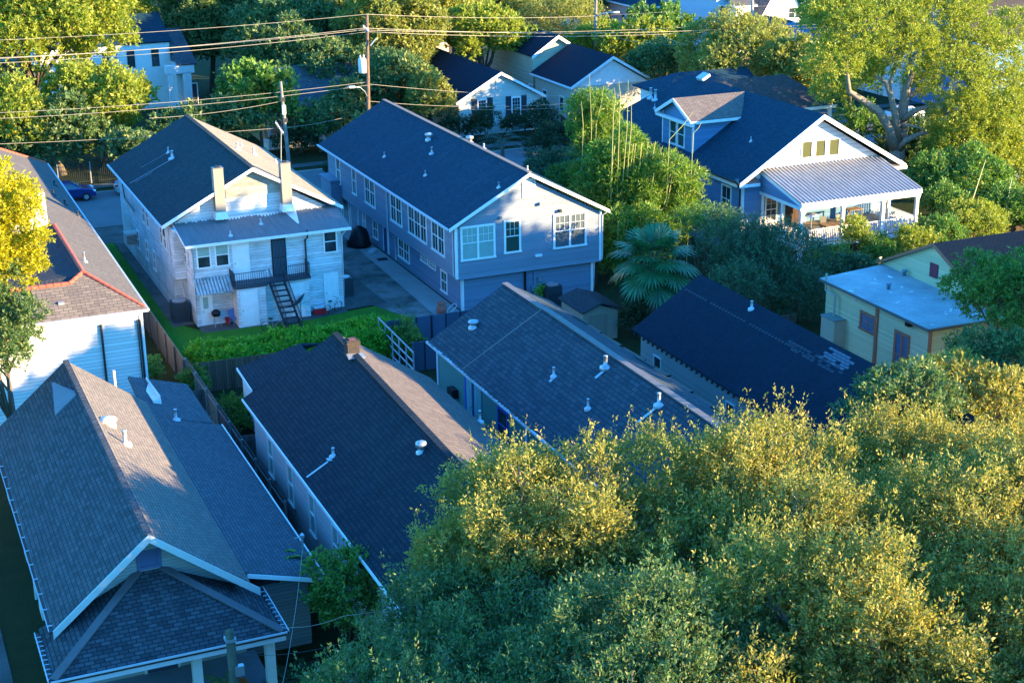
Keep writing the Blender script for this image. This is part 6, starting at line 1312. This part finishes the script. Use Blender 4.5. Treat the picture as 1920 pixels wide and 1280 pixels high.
# ---------------------------------------------------------------- trees and shrubs
def px_tree(name, px, py, y, R, seed, lm, label, n=22, bm=None, group=None, sub=(.26,.42), base=None, cat='tree', **k):
    c = at(px, py, y=y); b = lumps((c.x, c.y, c.z), R, seed, n, sub)
    return tree(name, base or (c.x, c.y, 0), b, lm, bm or BARK, seed, label, cat, group, **k)
FAR = dict(per_m2=5, k=12, leaf_len=.34, wid=.5, spray=.6, inner=.75)
MID = dict(per_m2=7, k=13, leaf_len=.24, wid=.48, spray=.5)
# foreground live oaks
NEAR = dict(per_m2=7, k=36, leaf_len=.14, wid=.42, spray=.8, up=.85, inner=.66, low=-.25, shoots=.16)
GO = 'live oaks filling the foreground'
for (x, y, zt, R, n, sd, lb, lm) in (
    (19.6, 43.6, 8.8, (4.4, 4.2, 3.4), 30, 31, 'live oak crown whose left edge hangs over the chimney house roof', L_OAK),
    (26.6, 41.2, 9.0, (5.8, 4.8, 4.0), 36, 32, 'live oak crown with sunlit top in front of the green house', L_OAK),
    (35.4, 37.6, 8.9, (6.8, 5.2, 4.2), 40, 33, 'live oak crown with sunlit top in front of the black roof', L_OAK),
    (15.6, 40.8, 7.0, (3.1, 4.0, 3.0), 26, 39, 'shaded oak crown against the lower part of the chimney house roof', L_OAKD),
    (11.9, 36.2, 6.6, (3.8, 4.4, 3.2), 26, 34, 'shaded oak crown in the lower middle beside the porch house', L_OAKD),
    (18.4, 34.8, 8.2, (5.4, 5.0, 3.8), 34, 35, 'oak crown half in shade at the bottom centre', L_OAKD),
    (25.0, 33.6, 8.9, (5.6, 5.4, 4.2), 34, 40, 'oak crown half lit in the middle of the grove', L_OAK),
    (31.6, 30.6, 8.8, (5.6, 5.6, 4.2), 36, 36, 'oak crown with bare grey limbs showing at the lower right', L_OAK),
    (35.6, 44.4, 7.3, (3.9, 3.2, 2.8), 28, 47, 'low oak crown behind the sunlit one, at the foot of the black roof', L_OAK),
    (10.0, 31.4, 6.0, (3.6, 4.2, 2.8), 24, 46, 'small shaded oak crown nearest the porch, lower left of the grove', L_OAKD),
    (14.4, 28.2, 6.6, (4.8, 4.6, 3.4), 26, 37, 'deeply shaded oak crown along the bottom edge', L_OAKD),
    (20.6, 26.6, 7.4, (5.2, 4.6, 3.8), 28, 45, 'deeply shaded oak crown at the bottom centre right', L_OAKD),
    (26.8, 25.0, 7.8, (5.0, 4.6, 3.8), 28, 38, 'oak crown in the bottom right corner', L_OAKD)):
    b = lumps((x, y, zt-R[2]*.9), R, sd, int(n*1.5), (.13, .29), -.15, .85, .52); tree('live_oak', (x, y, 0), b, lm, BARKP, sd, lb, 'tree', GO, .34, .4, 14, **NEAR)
# right edge trees
for (px, py, y, R, sd, lm, lb, n) in (
    (1800, 765, 50, (3.2, 3.0, 1.9), 41, L_OAK, 'oak crown reaching over the end of the black roof', 24),
    (1910, 705, 53, (3.0, 3.5, 2.2), 42, L_OAKD, 'dark oak at the right edge below the yellow cottage', 22),
    (1882, 565, 59, (2.3, 2.6, 2.5), 43, L_GREEN, 'dense green tree at the right edge hiding the red roof', 24),
    (1700, 755, 49, (2.4, 2.6, 1.6), 44, L_OAKD, 'small shaded oak crown with bare twigs by the black roof corner', 16)):
    px_tree('broadleaf_tree', px, py, y, R, sd, lm, lb, n, r0=.22, per_m2=9, k=16, leaf_len=.19, wid=.42, spray=.5, inner=.7)
# spreading tree with the pale forked trunk
by = 103.0; bx = at(1684, 300, y=by).x
bl = []; r = random.Random(77)
for (px, py, rr, yo) in ((1600,60,3.0,0),(1560,110,2.3,-1),(1660,50,3.4,1),(1740,40,3.4,2),(1800,70,3.2,1),(1850,110,3.2,0),(1870,180,3.0,-2),(1700,95,2.8,0),(1612,140,2.0,3),(1790,140,3.0,-2),(1830,230,3.0,-3),(1795,215,2.4,-3),(1880,270,2.8,-3),(1830,310,2.6,-5),(1780,330,2.3,-6),(1800,265,2.0,-4),(1860,360,2.6,-5),(1545,30,2.0,1),(1580,0,2.4,2),(1690,-20,3.2,3),(1790,-10,3.0,3),(1900,60,2.6,2),(1725,150,1.6,3),(1560,170,1.6,2)):
    c = at(px, py, y=by+yo); bl.append((c.x, c.y, c.z, rr, rr, rr*.8))
tr = empty('spreading_tree', (bx, by, 0), 'tall spreading tree with a pale forked trunk and sunlit lime crown beside the porch cottage', 'tree')
me = crown_mesh('crown', [(b[0]-bx, b[1]-by, b[2], *b[3:]) for b in bl], 77, 6.5, 17, .21, .42, .6, .2, .25, -.7, .6); me.materials.append(L_LIME); c = bpy.data.objects.new('crown', me); COL.objects.link(c); c.parent = tr
m = MB(); q = lambda px, py, yo=0: tuple(at(px, py, y=by+yo))
m.tube([(bx, by, -.3), q(1682, 285), q(1690, 255), q(1693, 205), q(1700, 165), q(1715, 130)], [.8, .62, .5, .42, .3, .15], 12)
m.tube([q(1678, 278), q(1668, 240), q(1648, 210), q(1620, 190), q(1592, 172), q(1587, 130), q(1588, 100)], [.5, .4, .34, .28, .22, .16, .06], 10)
m.tube([q(1685, 262, -.2), q(1678, 215, -.4), q(1670, 180, -.5), q(1660, 155), q(1640, 140)], [.36, .28, .22, .16, .05], 9)
m.tube([q(1672, 190, -.5), q(1668, 160), q(1680, 120), q(1672, 90)], [.2, .16, .1, .04], 8)
m.tube([q(1692, 225, -.3), q(1715, 208, -1), q(1745, 198, -1.5), q(1775, 192, -2)], [.28, .22, .16, .06], 8)
m.tube([q(1686, 280, -.3), q(1700, 262, -1), q(1722, 252, -1.4), q(1742, 248, -2)], [.32, .26, .2, .1], 9)
m.tube([q(1700, 185), q(1720, 170), q(1755, 140), q(1790, 120)], [.24, .2, .14, .05], 8)
m.tube([q(1690, 240, -.3), q(1705, 235, -1.5), q(1725, 240, -2), q(1740, 252, -2.2)], [.12, .1, .07, .03], 6)
m.build('trunk', BARKP, tr, True)
# across the street, left to right
GB = 'trees across the street'
px_tree('magnolia', 60, 60, 150, (8.5, 7, 7.5), 51, L_LIME, 'big sunlit magnolia at the top left corner', 34, r0=.4, **FAR)
px_tree('magnolia', 188, 208, 141, (4.6, 4.2, 4.8), 52, L_LIME, 'magnolia in front of the white modern house', 28, r0=.3, **FAR)
px_tree('magnolia', 15, 235, 138, (4.2, 4, 3.6), 53, L_LIME, 'low magnolia branches at the left edge', 20, r0=.25, **FAR)
px_tree('magnolia', 165, 5, 172, (6.0, 6, 5), 54, L_LIME, 'sunlit tree above the modern house roof', 24, r0=.3, **FAR)
for (px, py, y, R, sd, lm, lb) in (
    (110, 265, 137, (5.5, 3, 3.4), 55, L_OAKD, 'dark tree under the magnolias beside the iron fence'),
    (390, 60, 172, (7, 6, 6.5), 56, L_OAKD, 'dark oak right of the white modern house'),
    (470, 20, 178, (8, 6, 6), 57, L_OLIVE, 'olive topped oak along the top edge'),
    (560, 90, 160, (7.5, 5, 6.5), 58, L_OAKD, 'broad dark oak behind the thin leaning pole'),
    (650, 30, 165, (7, 6, 6), 59, L_OLIVE, 'olive oak left of the transformer pole top'),
    (620, 155, 148, (4.6, 4, 4.0), 60, L_OAKD, 'dark oak limb hanging over the peach house'),
    (750, 70, 152, (6, 5, 6), 61, L_OLIVE, 'olive oak right of the transformer pole'),
    (735, 170, 141, (3.7, 4, 4.4), 62, L_OAKD, 'shaded oak above the slate blue ridge'),
    (805, 190, 136, (2.0, 2.2, 3.0), 63, L_OLIVE, 'sunlit oak branch beside the mint cottage'),
    (800, 25, 176, (5.5, 5, 5), 64, L_OLIVE, 'far oak behind the dark bungalow')):
    px_tree('oak', px, py, y, R, sd, lm, lb, 26, group=GB, r0=.35, **FAR)
px_tree('leafy_tree', 485, 190, 137, (3.4, 3, 3.6), 65, L_GREEN, 'fresh green broadleaf tree behind the thin leaning pole', 20, r0=.16, per_m2=5, k=10, leaf_len=.38, wid=.6, spray=.6)
px_tree('golden_tree', 912, 72, 152, (4.6, 4.0, 3.0), 66, L_LIME, 'yellow green round tree above the mint cottage', 26, r0=.25, **FAR)
px_tree('golden_tree', 930, 15, 182, (5.5, 5, 4), 67, L_OLIVE, 'golden far tree along the top edge', 22, r0=.25, **FAR)
px_tree('airy_tree', 1060, 45, 172, (5.0, 4, 3.6), 68, L_OLIVE, 'airy olive tree with fine twigs left of the lamp pole', 22, r0=.2, per_m2=4, k=10, leaf_len=.3, wid=.3, spray=.9)
px_tree('airy_tree', 1070, 5, 190, (5, 5, 4), 69, L_GREEN, 'green far tree behind the airy olive one', 20, r0=.25, **FAR)
px_tree('airy_tree', 1040, 110, 160, (2.5, 3, 2.0), 70, L_OLIVE, 'low shaded tree between the two far cottages', 14, r0=.15, **FAR)
for (px, py, y, R, sd, lm, lb) in (
    (1120, 82, 152, (3.2, 3, 2.2), 71, L_LIME, 'sunlit laurel left of the pink house'),
    (1195, 88, 146, (4.2, 3, 2.6), 72, L_LIME, 'sunlit laurel mound behind the dormer cottage'),
    (1235, 122, 136, (3.2, 3, 2.2), 73, L_OAKD, 'dark laurel mound in front of the sunlit one'),
    (1245, 60, 160, (4.0, 3, 3), 74, L_GREEN, 'shaded laurel below the pink annexe')):
    px_tree('laurel', px, py, y, R, sd, lm, lb, 20, group='laurels behind the dormer cottage', r0=.15, **FAR)
px_tree('round_oak', 1395, 118, 127, (5.8, 5, 4.4), 75, L_OLIVE, 'round oak with visible twisting limbs behind the skylight', 34, bm=BARKP, r0=.3, per_m2=5.5, k=12, leaf_len=.26, wid=.45, spray=.55, inner=.62)
px_tree('round_oak', 1490, 150, 121, (3.4, 3.4, 3.4), 76, L_OLIVE, 'smaller oak right of the dappled wing roof', 22, r0=.2, **FAR)
px_tree('pine', 1545, 30, 138, (2.6, 2.4, 3.6), 78, L_GREEN, 'pine with a bare reddish trunk before the white bungalow', 18, bm=bark('bark_red', (.36,.2,.13)), r0=.25, **FAR)
px_tree('broadleaf_tree', 1600, 130, 128, (3.0, 3, 3.5), 79, L_GREEN, 'green tree behind the fork of the spreading tree', 18, r0=.2, **FAR)
px_tree('broadleaf_tree', 1835, 300, 101, (4.4, 4, 3.6), 80, L_LIME, 'lime tree hanging below the spreading crown', 24, r0=.22, **MID)
px_tree('broadleaf_tree', 1715, 290, 110, (4.2, 3, 3.0), 81, L_OAKD, 'dark understorey tree behind the porch roof corner', 20, r0=.2, **MID)
px_tree('broadleaf_tree', 1915, 240, 108, (3.6, 4, 5), 82, L_LIME, 'tall lime tree at the right edge', 24, r0=.25, **MID)
px_tree('broadleaf_tree', 1800, 345, 92, (3.8, 3, 2.6), 83, L_GREEN, 'green tree at the end of the fence beyond the porch', 20, r0=.18, **MID)
px_tree('shrub_tree', 1615, 235, 112, (2.0, 1.8, 2.0), 84, L_GREEN, 'young green tree at the foot of the pale trunk', 14, r0=.1, **MID)
px_tree('golden_raintree', -4, 470, 72, (2.25, 2.1, 4.8), 85, L_GOLD, 'brilliant golden yellow tree at the left edge', 30, r0=.14, per_m2=18, k=20, leaf_len=.14, wid=.5, spray=.4)
px_tree('broadleaf_tree', -10, 630, 70.5, (2.2, 2.0, 3.6), 86, L_OAKD, 'dark green lower tree beneath the golden one', 28, r0=.14, per_m2=16, k=20, leaf_len=.15, wid=.42, spray=.45)

for (px, py, y, R, sd, lb) in ((345, 250, 134, (3.2, 2, 1.8), 151, 'dark bushy tree right of the modern house entrance'), (430, 235, 135, (3.2, 2, 2.6), 152, 'dark bushy tree behind the white house ridge'),
    (250, 285, 130.5, (2.4, 1.4, 1.6), 153, 'dark bushy tree by the far pavement at the roof corner'), (598, 235, 136, (2.6, 1.6, 2.0), 154, 'dark bushy tree before the peach porch'), (655, 200, 138, (2.4, 1.8, 2.4), 155, 'dark bushy tree at the foot of the transformer pole'),
    (530, 110, 152, (4, 3, 4), 156, 'dark oak filling the gap above the fresh green tree'), (700, 250, 131, (2.6, 1.6, 2.0), 157, 'dark bush behind the slate blue ridge by the pole')):
    px_tree('bushy_tree', px, py, y, R, sd, L_OAKD, lb, 20, group=GB, r0=.15, **FAR)
# shrubs
def row(a, b, n, r0, seed, jit=.2, zf=.55):
    r = random.Random(seed); out = []
    for i in range(n): t = (i+.5)/n; out.append((a[0]+(b[0]-a[0])*t+r.uniform(-jit, jit), a[1]+(b[1]-a[1])*t+r.uniform(-jit, jit), r0*zf+a[2]+(b[2]-a[2])*t+r.uniform(-.15, .1), r0*r.uniform(.8, 1.1), r0*r.uniform(.8, 1.1), r0*r.uniform(.75, 1.05)))
    return out
HB = row((15.9, 81.7, .5), (26.4, 82.7, .15), 16, 1.0, 1)+row((15.9, 80.5, .4), (26.2, 80.8, .05), 15, 1.0, 2)+row((15.9, 80.3, .0), (26.2, 80.5, .0), 12, .9, 3)
h = bush('hedge', (21, 81.4, 0), HB, L_HEDGE, 101, 'long bright green hedge along the back of the lawn', 'hedge', per_m2=26, k=15, leaf_len=.15, wid=.5, spray=.34, up=1.1)
def px_bush(name, px, py, y, R, seed, lm, label, n=10, cat='shrub', group=None, **k):
    c = at(px, py, y=y); z = max(c.z, R[2]*.7); b = lumps((c.x, c.y, z), R, seed, n, (.35, .5)); return bush(name, (c.x, c.y, 0), b, lm, seed, label, cat, group, **k)
SM = dict(per_m2=14, k=14, leaf_len=.16, wid=.45, spray=.35)
px_bush('shrub', 890, 240, 134, (1.3, 1.2, 1.2), 102, L_DARK, 'round dark shrub under the left shutters of the mint cottage', group='clipped shrubs before the mint cottage', **SM)
px_bush('shrub', 912, 225, 133, (1.0, 1.0, 1.9), 103, L_DARK, 'conical dark shrub between the mint cottage windows', group='clipped shrubs before the mint cottage', **SM)
px_bush('shrub', 965, 235, 134, (1.6, 1.0, 1.1), 104, L_DARK, 'low dark shrub under the right window of the mint cottage', group='clipped shrubs before the mint cottage', **SM)
px_bush('shrub', 1010, 225, 132, (1.5, 1.4, 2.1), 105, L_DARK, 'tall round topiary at the right corner of the mint cottage', group='clipped shrubs before the mint cottage', **SM)
px_bush('shrub', 845, 235, 134, (1.2, 1.2, 1.5), 106, L_DARK, 'dark shrub at the left corner of the mint cottage', **SM)
# feathery thicket in front of the blue cottage
for (px, py, y, R, sd, lm, lb) in (
    (1385, 470, 79.5, (2.5, 2.0, 2.2), 107, L_MESQ, 'feathery blue green thicket below the blue cottage wall'),
    (1450, 500, 77.5, (3.0, 2.2, 2.4), 108, L_MESQ, 'feathery dark thicket below the porch corner'),
    (1490, 560, 76, (2.6, 2.0, 2.0), 109, L_MESQ, 'dark feathery thicket beside the yellow annexe'),
    (1380, 545, 75, (2.2, 1.6, 1.8), 110, L_MESQ, 'low dark thicket above the black ridge'),
    (1320, 425, 84, (1.6, 1.6, 1.4), 111, L_GREEN, 'shrub with yellow tips between palm and blue wall')):
    px_bush('thicket', px, py, y, R, sd, lm, lb, 14, 'shrub', 'thickets below the blue cottage', per_m2=11, k=18, leaf_len=.16, wid=.28, spray=.6, up=.5)
for (px, py, y, R, sd, lm, lb) in (
    (1560, 500, 80.8, (1.7, 1.3, 1.2), 112, L_GREEN, 'green shrub under the near end of the porch railing'),
    (1600, 445, 81.8, (.95, .9, 1.35), 113, L_LIME, 'sunlit yellow shrub rising against the porch railing'),
    (1650, 480, 81.0, (1.8, 1.2, 1.2), 114, L_GREEN, 'green shrub under the middle of the porch railing'),
    (1712, 455, 81.0, (1.3, 1.1, 1.1), 115, L_LIME, 'sunlit shrub at the far end of the porch railing'),
    (1760, 450, 82.0, (2.2, 1.6, 1.3), 116, L_GREEN, 'green shrub mass right of the porch'),
    (1830, 425, 84.0, (2.6, 2.0, 1.6), 117, L_LIME, 'sunlit weedy shrub mass at the right of the porch'),
    (1900, 400, 86.0, (2.4, 2.0, 2.0), 118, L_GREEN, 'tall weedy shrub at the right edge'),
    (1770, 385, 88.0, (1.6, 1.6, 1.6), 119, L_GREEN, 'climbing shrub beyond the porch stair'),
    (1600, 520, 78.0, (2.2, 1.2, 1.2), 120, L_MESQ, 'dark shrub behind the annexe roof')):
    px_bush('shrub', px, py, y, R, sd, lm, lb, 12, per_m2=12, k=15, leaf_len=.19, wid=.4, spray=.45, up=.6)
for (px, py, z, R, sd, lm, lb) in (
    (1035, 322, 1.3, (3.0, 2.4, 1.5), 121, L_MESQ, 'green garden shrub behind the slate blue house'),
    (1060, 262, 1.2, (3.0, 2.0, 1.3), 122, L_DARK, 'dark garden shrub beside the street path'),
    (1090, 345, 1.6, (2.4, 2.2, 1.8), 123, L_GREEN, 'yellow green garden shrub left of the bamboo'),
    (640, 318, .8, (1.4, 1.2, .9), 124, L_DARK, 'dark shrub by the gap between the two long houses'),
    (560, 268, 1.1, (2.2, 1.4, 1.2), 125, L_DARK, 'dark hedge across the street behind the leaning pole'),
    (400, 230, 1.3, (4.5, 1.4, 1.5), 126, L_DARK, 'dark hedge behind the white house ridge'),
    (270, 700, .9, (1.1, .8, 1.0), 127, L_GREEN, 'green shrub by the slatted fence'),
    (365, 720, .8, (.7, 1.2, 1.0), 128, L_GREEN, 'green shrub beside the lean-to flashing board'),
    (755, 640, .9, (.9, 1.4, 1.2), 129, L_GREEN, 'dark green shrub behind the metal railing panel'),
    (1019, 548, .8, (.5, .4, .5), 130, L_HEDGE, 'small fresh green shrub before the round air conditioner'),
    (1190, 600, 1.0, (.9, .8, 1.1), 131, L_DARK, 'dark creeper shrub at the shed corner'),
    (650, 1120, 2.2, (1.6, 1.5, 2.0), 132, L_GREEN, 'glossy green shrub between the chimney house and the oak'),
    (450, 780, .4, (1.0, 2.0, .5), 133, L_GREEN, 'weedy patch inside the board fence corner')):
    c = at(px, py, z=z); b = lumps((c.x, c.y, z), R, sd, 10, (.35, .5)); bush('shrub', (c.x, c.y, 0), b, lm, sd, lb, per_m2=12, k=15, leaf_len=.17, wid=.45, spray=.35)
c = at(575, 1085, z=2.4)
pp = empty('papaya_tree', (c.x, c.y, 0), 'young papaya like tree with fingered leaves beside the lean-to', 'tree'); rs = np.random.RandomState(5)
base, ax = [], []
for k in range(26):
    t = rs.rand()*6.28; el_ = rs.rand()*1.0; rr = .3+rs.rand()*.9; p = np.array([c.x-.3+rr*math.cos(t), c.y+rr*math.sin(t), 2.0+rs.rand()*1.3])
    for j in range(11): a2 = t+(j-5)*.38; base.append(p); ax.append(np.array([math.cos(a2), math.sin(a2), -.35])*.42*(1-.05*abs(j-5)))
base = np.array(base)-np.array([c.x, c.y, 0]); me = leaves_mesh('foliage', base, np.array(ax), .22, rs, 2.); me.materials.append(L_HEDGE); o = bpy.data.objects.new('foliage', me); COL.objects.link(o); o.parent = pp
m = MB(); m.tube([(c.x, c.y, 0), (c.x-.1, c.y, 1.2), (c.x-.3, c.y, 2.6)], [.09, .07, .05], 7); m.tube([(c.x-.1, c.y, 1.2), (c.x+.5, c.y+.3, 2.4)], [.06, .03], 6); m.build('stem', BARK, pp)

# bamboo: leafy clumps with bare yellow culms standing out of the top
BC = paint('culm_yellow', (.38,.38,.14), .5)
for (px, py, y, R, sd, lb, can) in (
    (1118, 250, 100, (1.9, 1.8, 4.0), 141, 'tall bamboo clump at the left with slender bare culms', ((1105, 140, 1108, 320), (1132, 160, 1118, 230), (1090, 190, 1092, 280))),
    (1165, 340, 92, (2.8, 2.0, 4.0), 142, 'bushy bamboo clump in the middle behind the slate blue gable', ((1178, 150, 1168, 335), (1160, 155, 1162, 205), (1184, 180, 1178, 300), (1152, 165, 1150, 215))),
    (1238, 375, 90.5, (2.9, 2.0, 3.2), 143, 'sunlit bamboo clump at the right beside the blue cottage wall', ((1300, 210, 1255, 262), (1315, 230, 1300, 250))),
    (1190, 440, 88, (2.6, 1.8, 2.0), 144, 'lower bamboo mass behind the fan palm', ())):
    cc = at(px, py, y=y); b = lumps((cc.x, cc.y, cc.z), R, sd, 26, (.3, .5), -.8)
    t_ = bush('bamboo', (cc.x, cc.y, 0), b, L_BAMBOO, sd, lb, 'bamboo', 'bamboo clumps', per_m2=7, k=16, leaf_len=.34, wid=.2, spray=.7, up=.1, droop=.7, low=-.95)
    for (x0_, y0_, x1_, y1_) in can:
        P0, P1 = at(x0_, y0_, y=y-1.6), at(x1_, y1_, y=y-1.6); m = MB(); m.tube([P0, P0.lerp(P1, .5)+Vector((.1, 0, 0)), P1, (P1.x, P1.y+.5, 0)], [.012, .022, .026, .026], 6); m.build('culm', BC, t_)
    for i in range(6):
        m = MB(); r = random.Random(sd+i); x_ = cc.x+r.uniform(-R[0], R[0])*.7; m.tube([(x_, cc.y+r.uniform(-1, 1), 0), (x_+r.uniform(-.4, .4), cc.y-R[1]*.7, cc.z+R[2]*.7)], [.05, .03], 5); m.build('stem', BC, t_)
for (x0_, y0_, x1_, y1_, lb) in ((1848, 300, 1815, 400, 'long bare stalk arching over the weedy shrubs'), (1898, 330, 1880, 425, 'second bare stalk at the right edge'),):
    P0, P1 = at(x0_, y0_, y=86), at(x1_, y1_, y=85); m = MB(); m.tube([P0, P0.lerp(P1, .5), P1, (P1.x, P1.y, 0)], [.02, .04, .05, .05], 6); single(m, 'bare_stalk', BC, lb, 'stalk')

# palms
def fan_palm(loc, h, R, n, seed, label, lm):
    rs = np.random.RandomState(seed); root = empty('fan_palm', (loc[0], loc[1], 0), label, 'palm'); top = Vector((loc[0], loc[1], h))
    m = MB(); m.tube([(loc[0], loc[1], -.1), (loc[0], loc[1], h*.5), tuple(top)], [.3, .26, .22], 10); m.build('trunk', BARK, root)
    for i in range(n):
        t = i*2.4+rs.rand()*.3; e = 1.25-1.75*(i/n)+rs.rand()*.15; d = Vector((math.cos(t)*math.cos(e), math.sin(t)*math.cos(e), math.sin(e)))
        L = R*(.55+.12*rs.rand()); hub = top+d*L+Vector((0, 0, -.12*L*(1-math.sin(e))))
        side = d.cross(Vector((0, 0, 1))).normalized(); up = side.cross(d).normalized(); fw = (d*.9+Vector((0, 0, -.35-.3*(i/n)))).normalized()
        upn = side.cross(fw).normalized(); K = 26; v = []
        for k in range(K):
            a = (k-(K-1)/2)/(K-1)*math.radians(250); ln = R*.52*(1-.22*abs(a)/2.2); dr = (fw*math.cos(a)+side*math.sin(a)+upn*(.06*(k % 2))).normalized()
            w2 = (fw*-math.sin(a)+side*math.cos(a)).normalized()*ln*.062
            tipd = Vector((0, 0, -.16*ln))
            v.append([hub, hub+dr*ln*.62+w2, hub+dr*ln+tipd, hub+dr*ln*.62-w2])
        v = np.array([[tuple(q-Vector((loc[0], loc[1], 0))) for q in f] for f in v], np.float32); me = quads_mesh('frond', v); me.materials.append(lm)
        o = bpy.data.objects.new('frond', me); COL.objects.link(o); o.parent = root; ORG[o.name] = Vector((loc[0], loc[1], 0))
        s_ = MB(); s_.tube([top, top.lerp(hub, .55)+Vector((0, 0, .08)), hub], [.035, .025, .018], 5); s_.build('stalk', lm, o)
    return root
c = at(1238, 500, z=4.4); fan_palm((c.x, c.y+.8), 4.2, 2.65, 30, 9, 'large blue green fan palm between the shed and the bamboo', L_PALM)
c = at(1150, 605, z=.9)
def feather_palm(loc, h, R, n, seed, label, lm, name='feather_palm'):
    rs = np.random.RandomState(seed); root = empty(name, (loc[0], loc[1], 0), label, 'palm'); top = Vector((loc[0], loc[1], h))
    m = MB(); m.tube([(loc[0], loc[1], -.1), tuple(top)], [.22, .16], 9); m.build('trunk', BARK, root)
    for i in range(n):
        t = i*2.4; e = 1.1-.9*(i/n); pts = []; p = top.copy(); d = Vector((math.cos(t)*math.cos(e), math.sin(t)*math.cos(e), math.sin(e)))
        v = []
        for s in range(14):
            p = p+d*R/14; d = (d+Vector((0, 0, -.11))).normalized(); side = d.cross(Vector((0, 0, 1))).normalized()
            for sg in (-1, 1):
                ln = R*.24*math.sin((s+1.5)/15.5*3.14); a = (side*sg+d*.5+Vector((0, 0, -.35))).normalized()*ln; w2 = d*.03
                v.append([p, p+a*.5+w2, p+a, p+a*.5-w2])
        v = np.array([[tuple(q-Vector((loc[0], loc[1], 0))) for q in f] for f in v], np.float32); me = quads_mesh('frond', v); me.materials.append(lm); o = bpy.data.objects.new('frond', me); COL.objects.link(o); o.parent = root
    return root
c = at(942, 262, z=3.2); feather_palm((c.x, c.y), 3.0, 2.7, 14, 3, 'small feather palm behind the slate blue ridge', leaf('leaf_palm_blue', (.06,.12,.09), (.09,.17,.12)))
c = at(545, 1262, z=1.0); feather_palm((c.x, c.y), .6, 1.3, 18, 4, 'low cycad beside the porch at the bottom edge', L_DARK, 'cycad')
c = at(400, 1262, z=1.2); feather_palm((c.x+.2, c.y-.6), .9, 1.0, 12, 5, 'small potted palm behind the mossy pole', L_GREEN, 'potted_palm')

# unseen oaks added outside the frame to throw shade across the block (to the right and behind the camera)
GS = 'unseen oaks added for shade'
for (x, y, zt, R, sd, lb) in ((70, 54.9, 17.4, (8, 6.6, 7.5), 201, 'unseen oak added for shade beyond the right edge, nearest the yellow cottage'), (80, 43, 16, (9, 8, 7), 202, 'unseen oak added for shade beyond the right edge, second row'),
    (59.5, 43.6, 15.0, (6.5, 4.2, 6.5), 203, 'unseen oak added for shade beyond the right edge, beside the foreground oaks'), (50, 17, 10.0, (8, 7, 5), 204, 'unseen oak added for shade beyond the lower right corner'),
    (36, 10, 13.5, (7, 6, 6), 206, 'unseen oak added for shade near the camera beyond the bottom edge'), (94, 48, 15, (8, 6, 6.5), 207, 'unseen oak added for shade beyond the right edge, towards the street')):
    tree('unseen_shade_oak', (x, y, 0), lumps((x, y, zt-R[2]*.95), R, sd, 26, (.26, .42)), L_OAKD, BARK, sd, lb, 'tree', GS, .4, per_m2=3, k=9, leaf_len=.5, wid=.6, spray=.8)
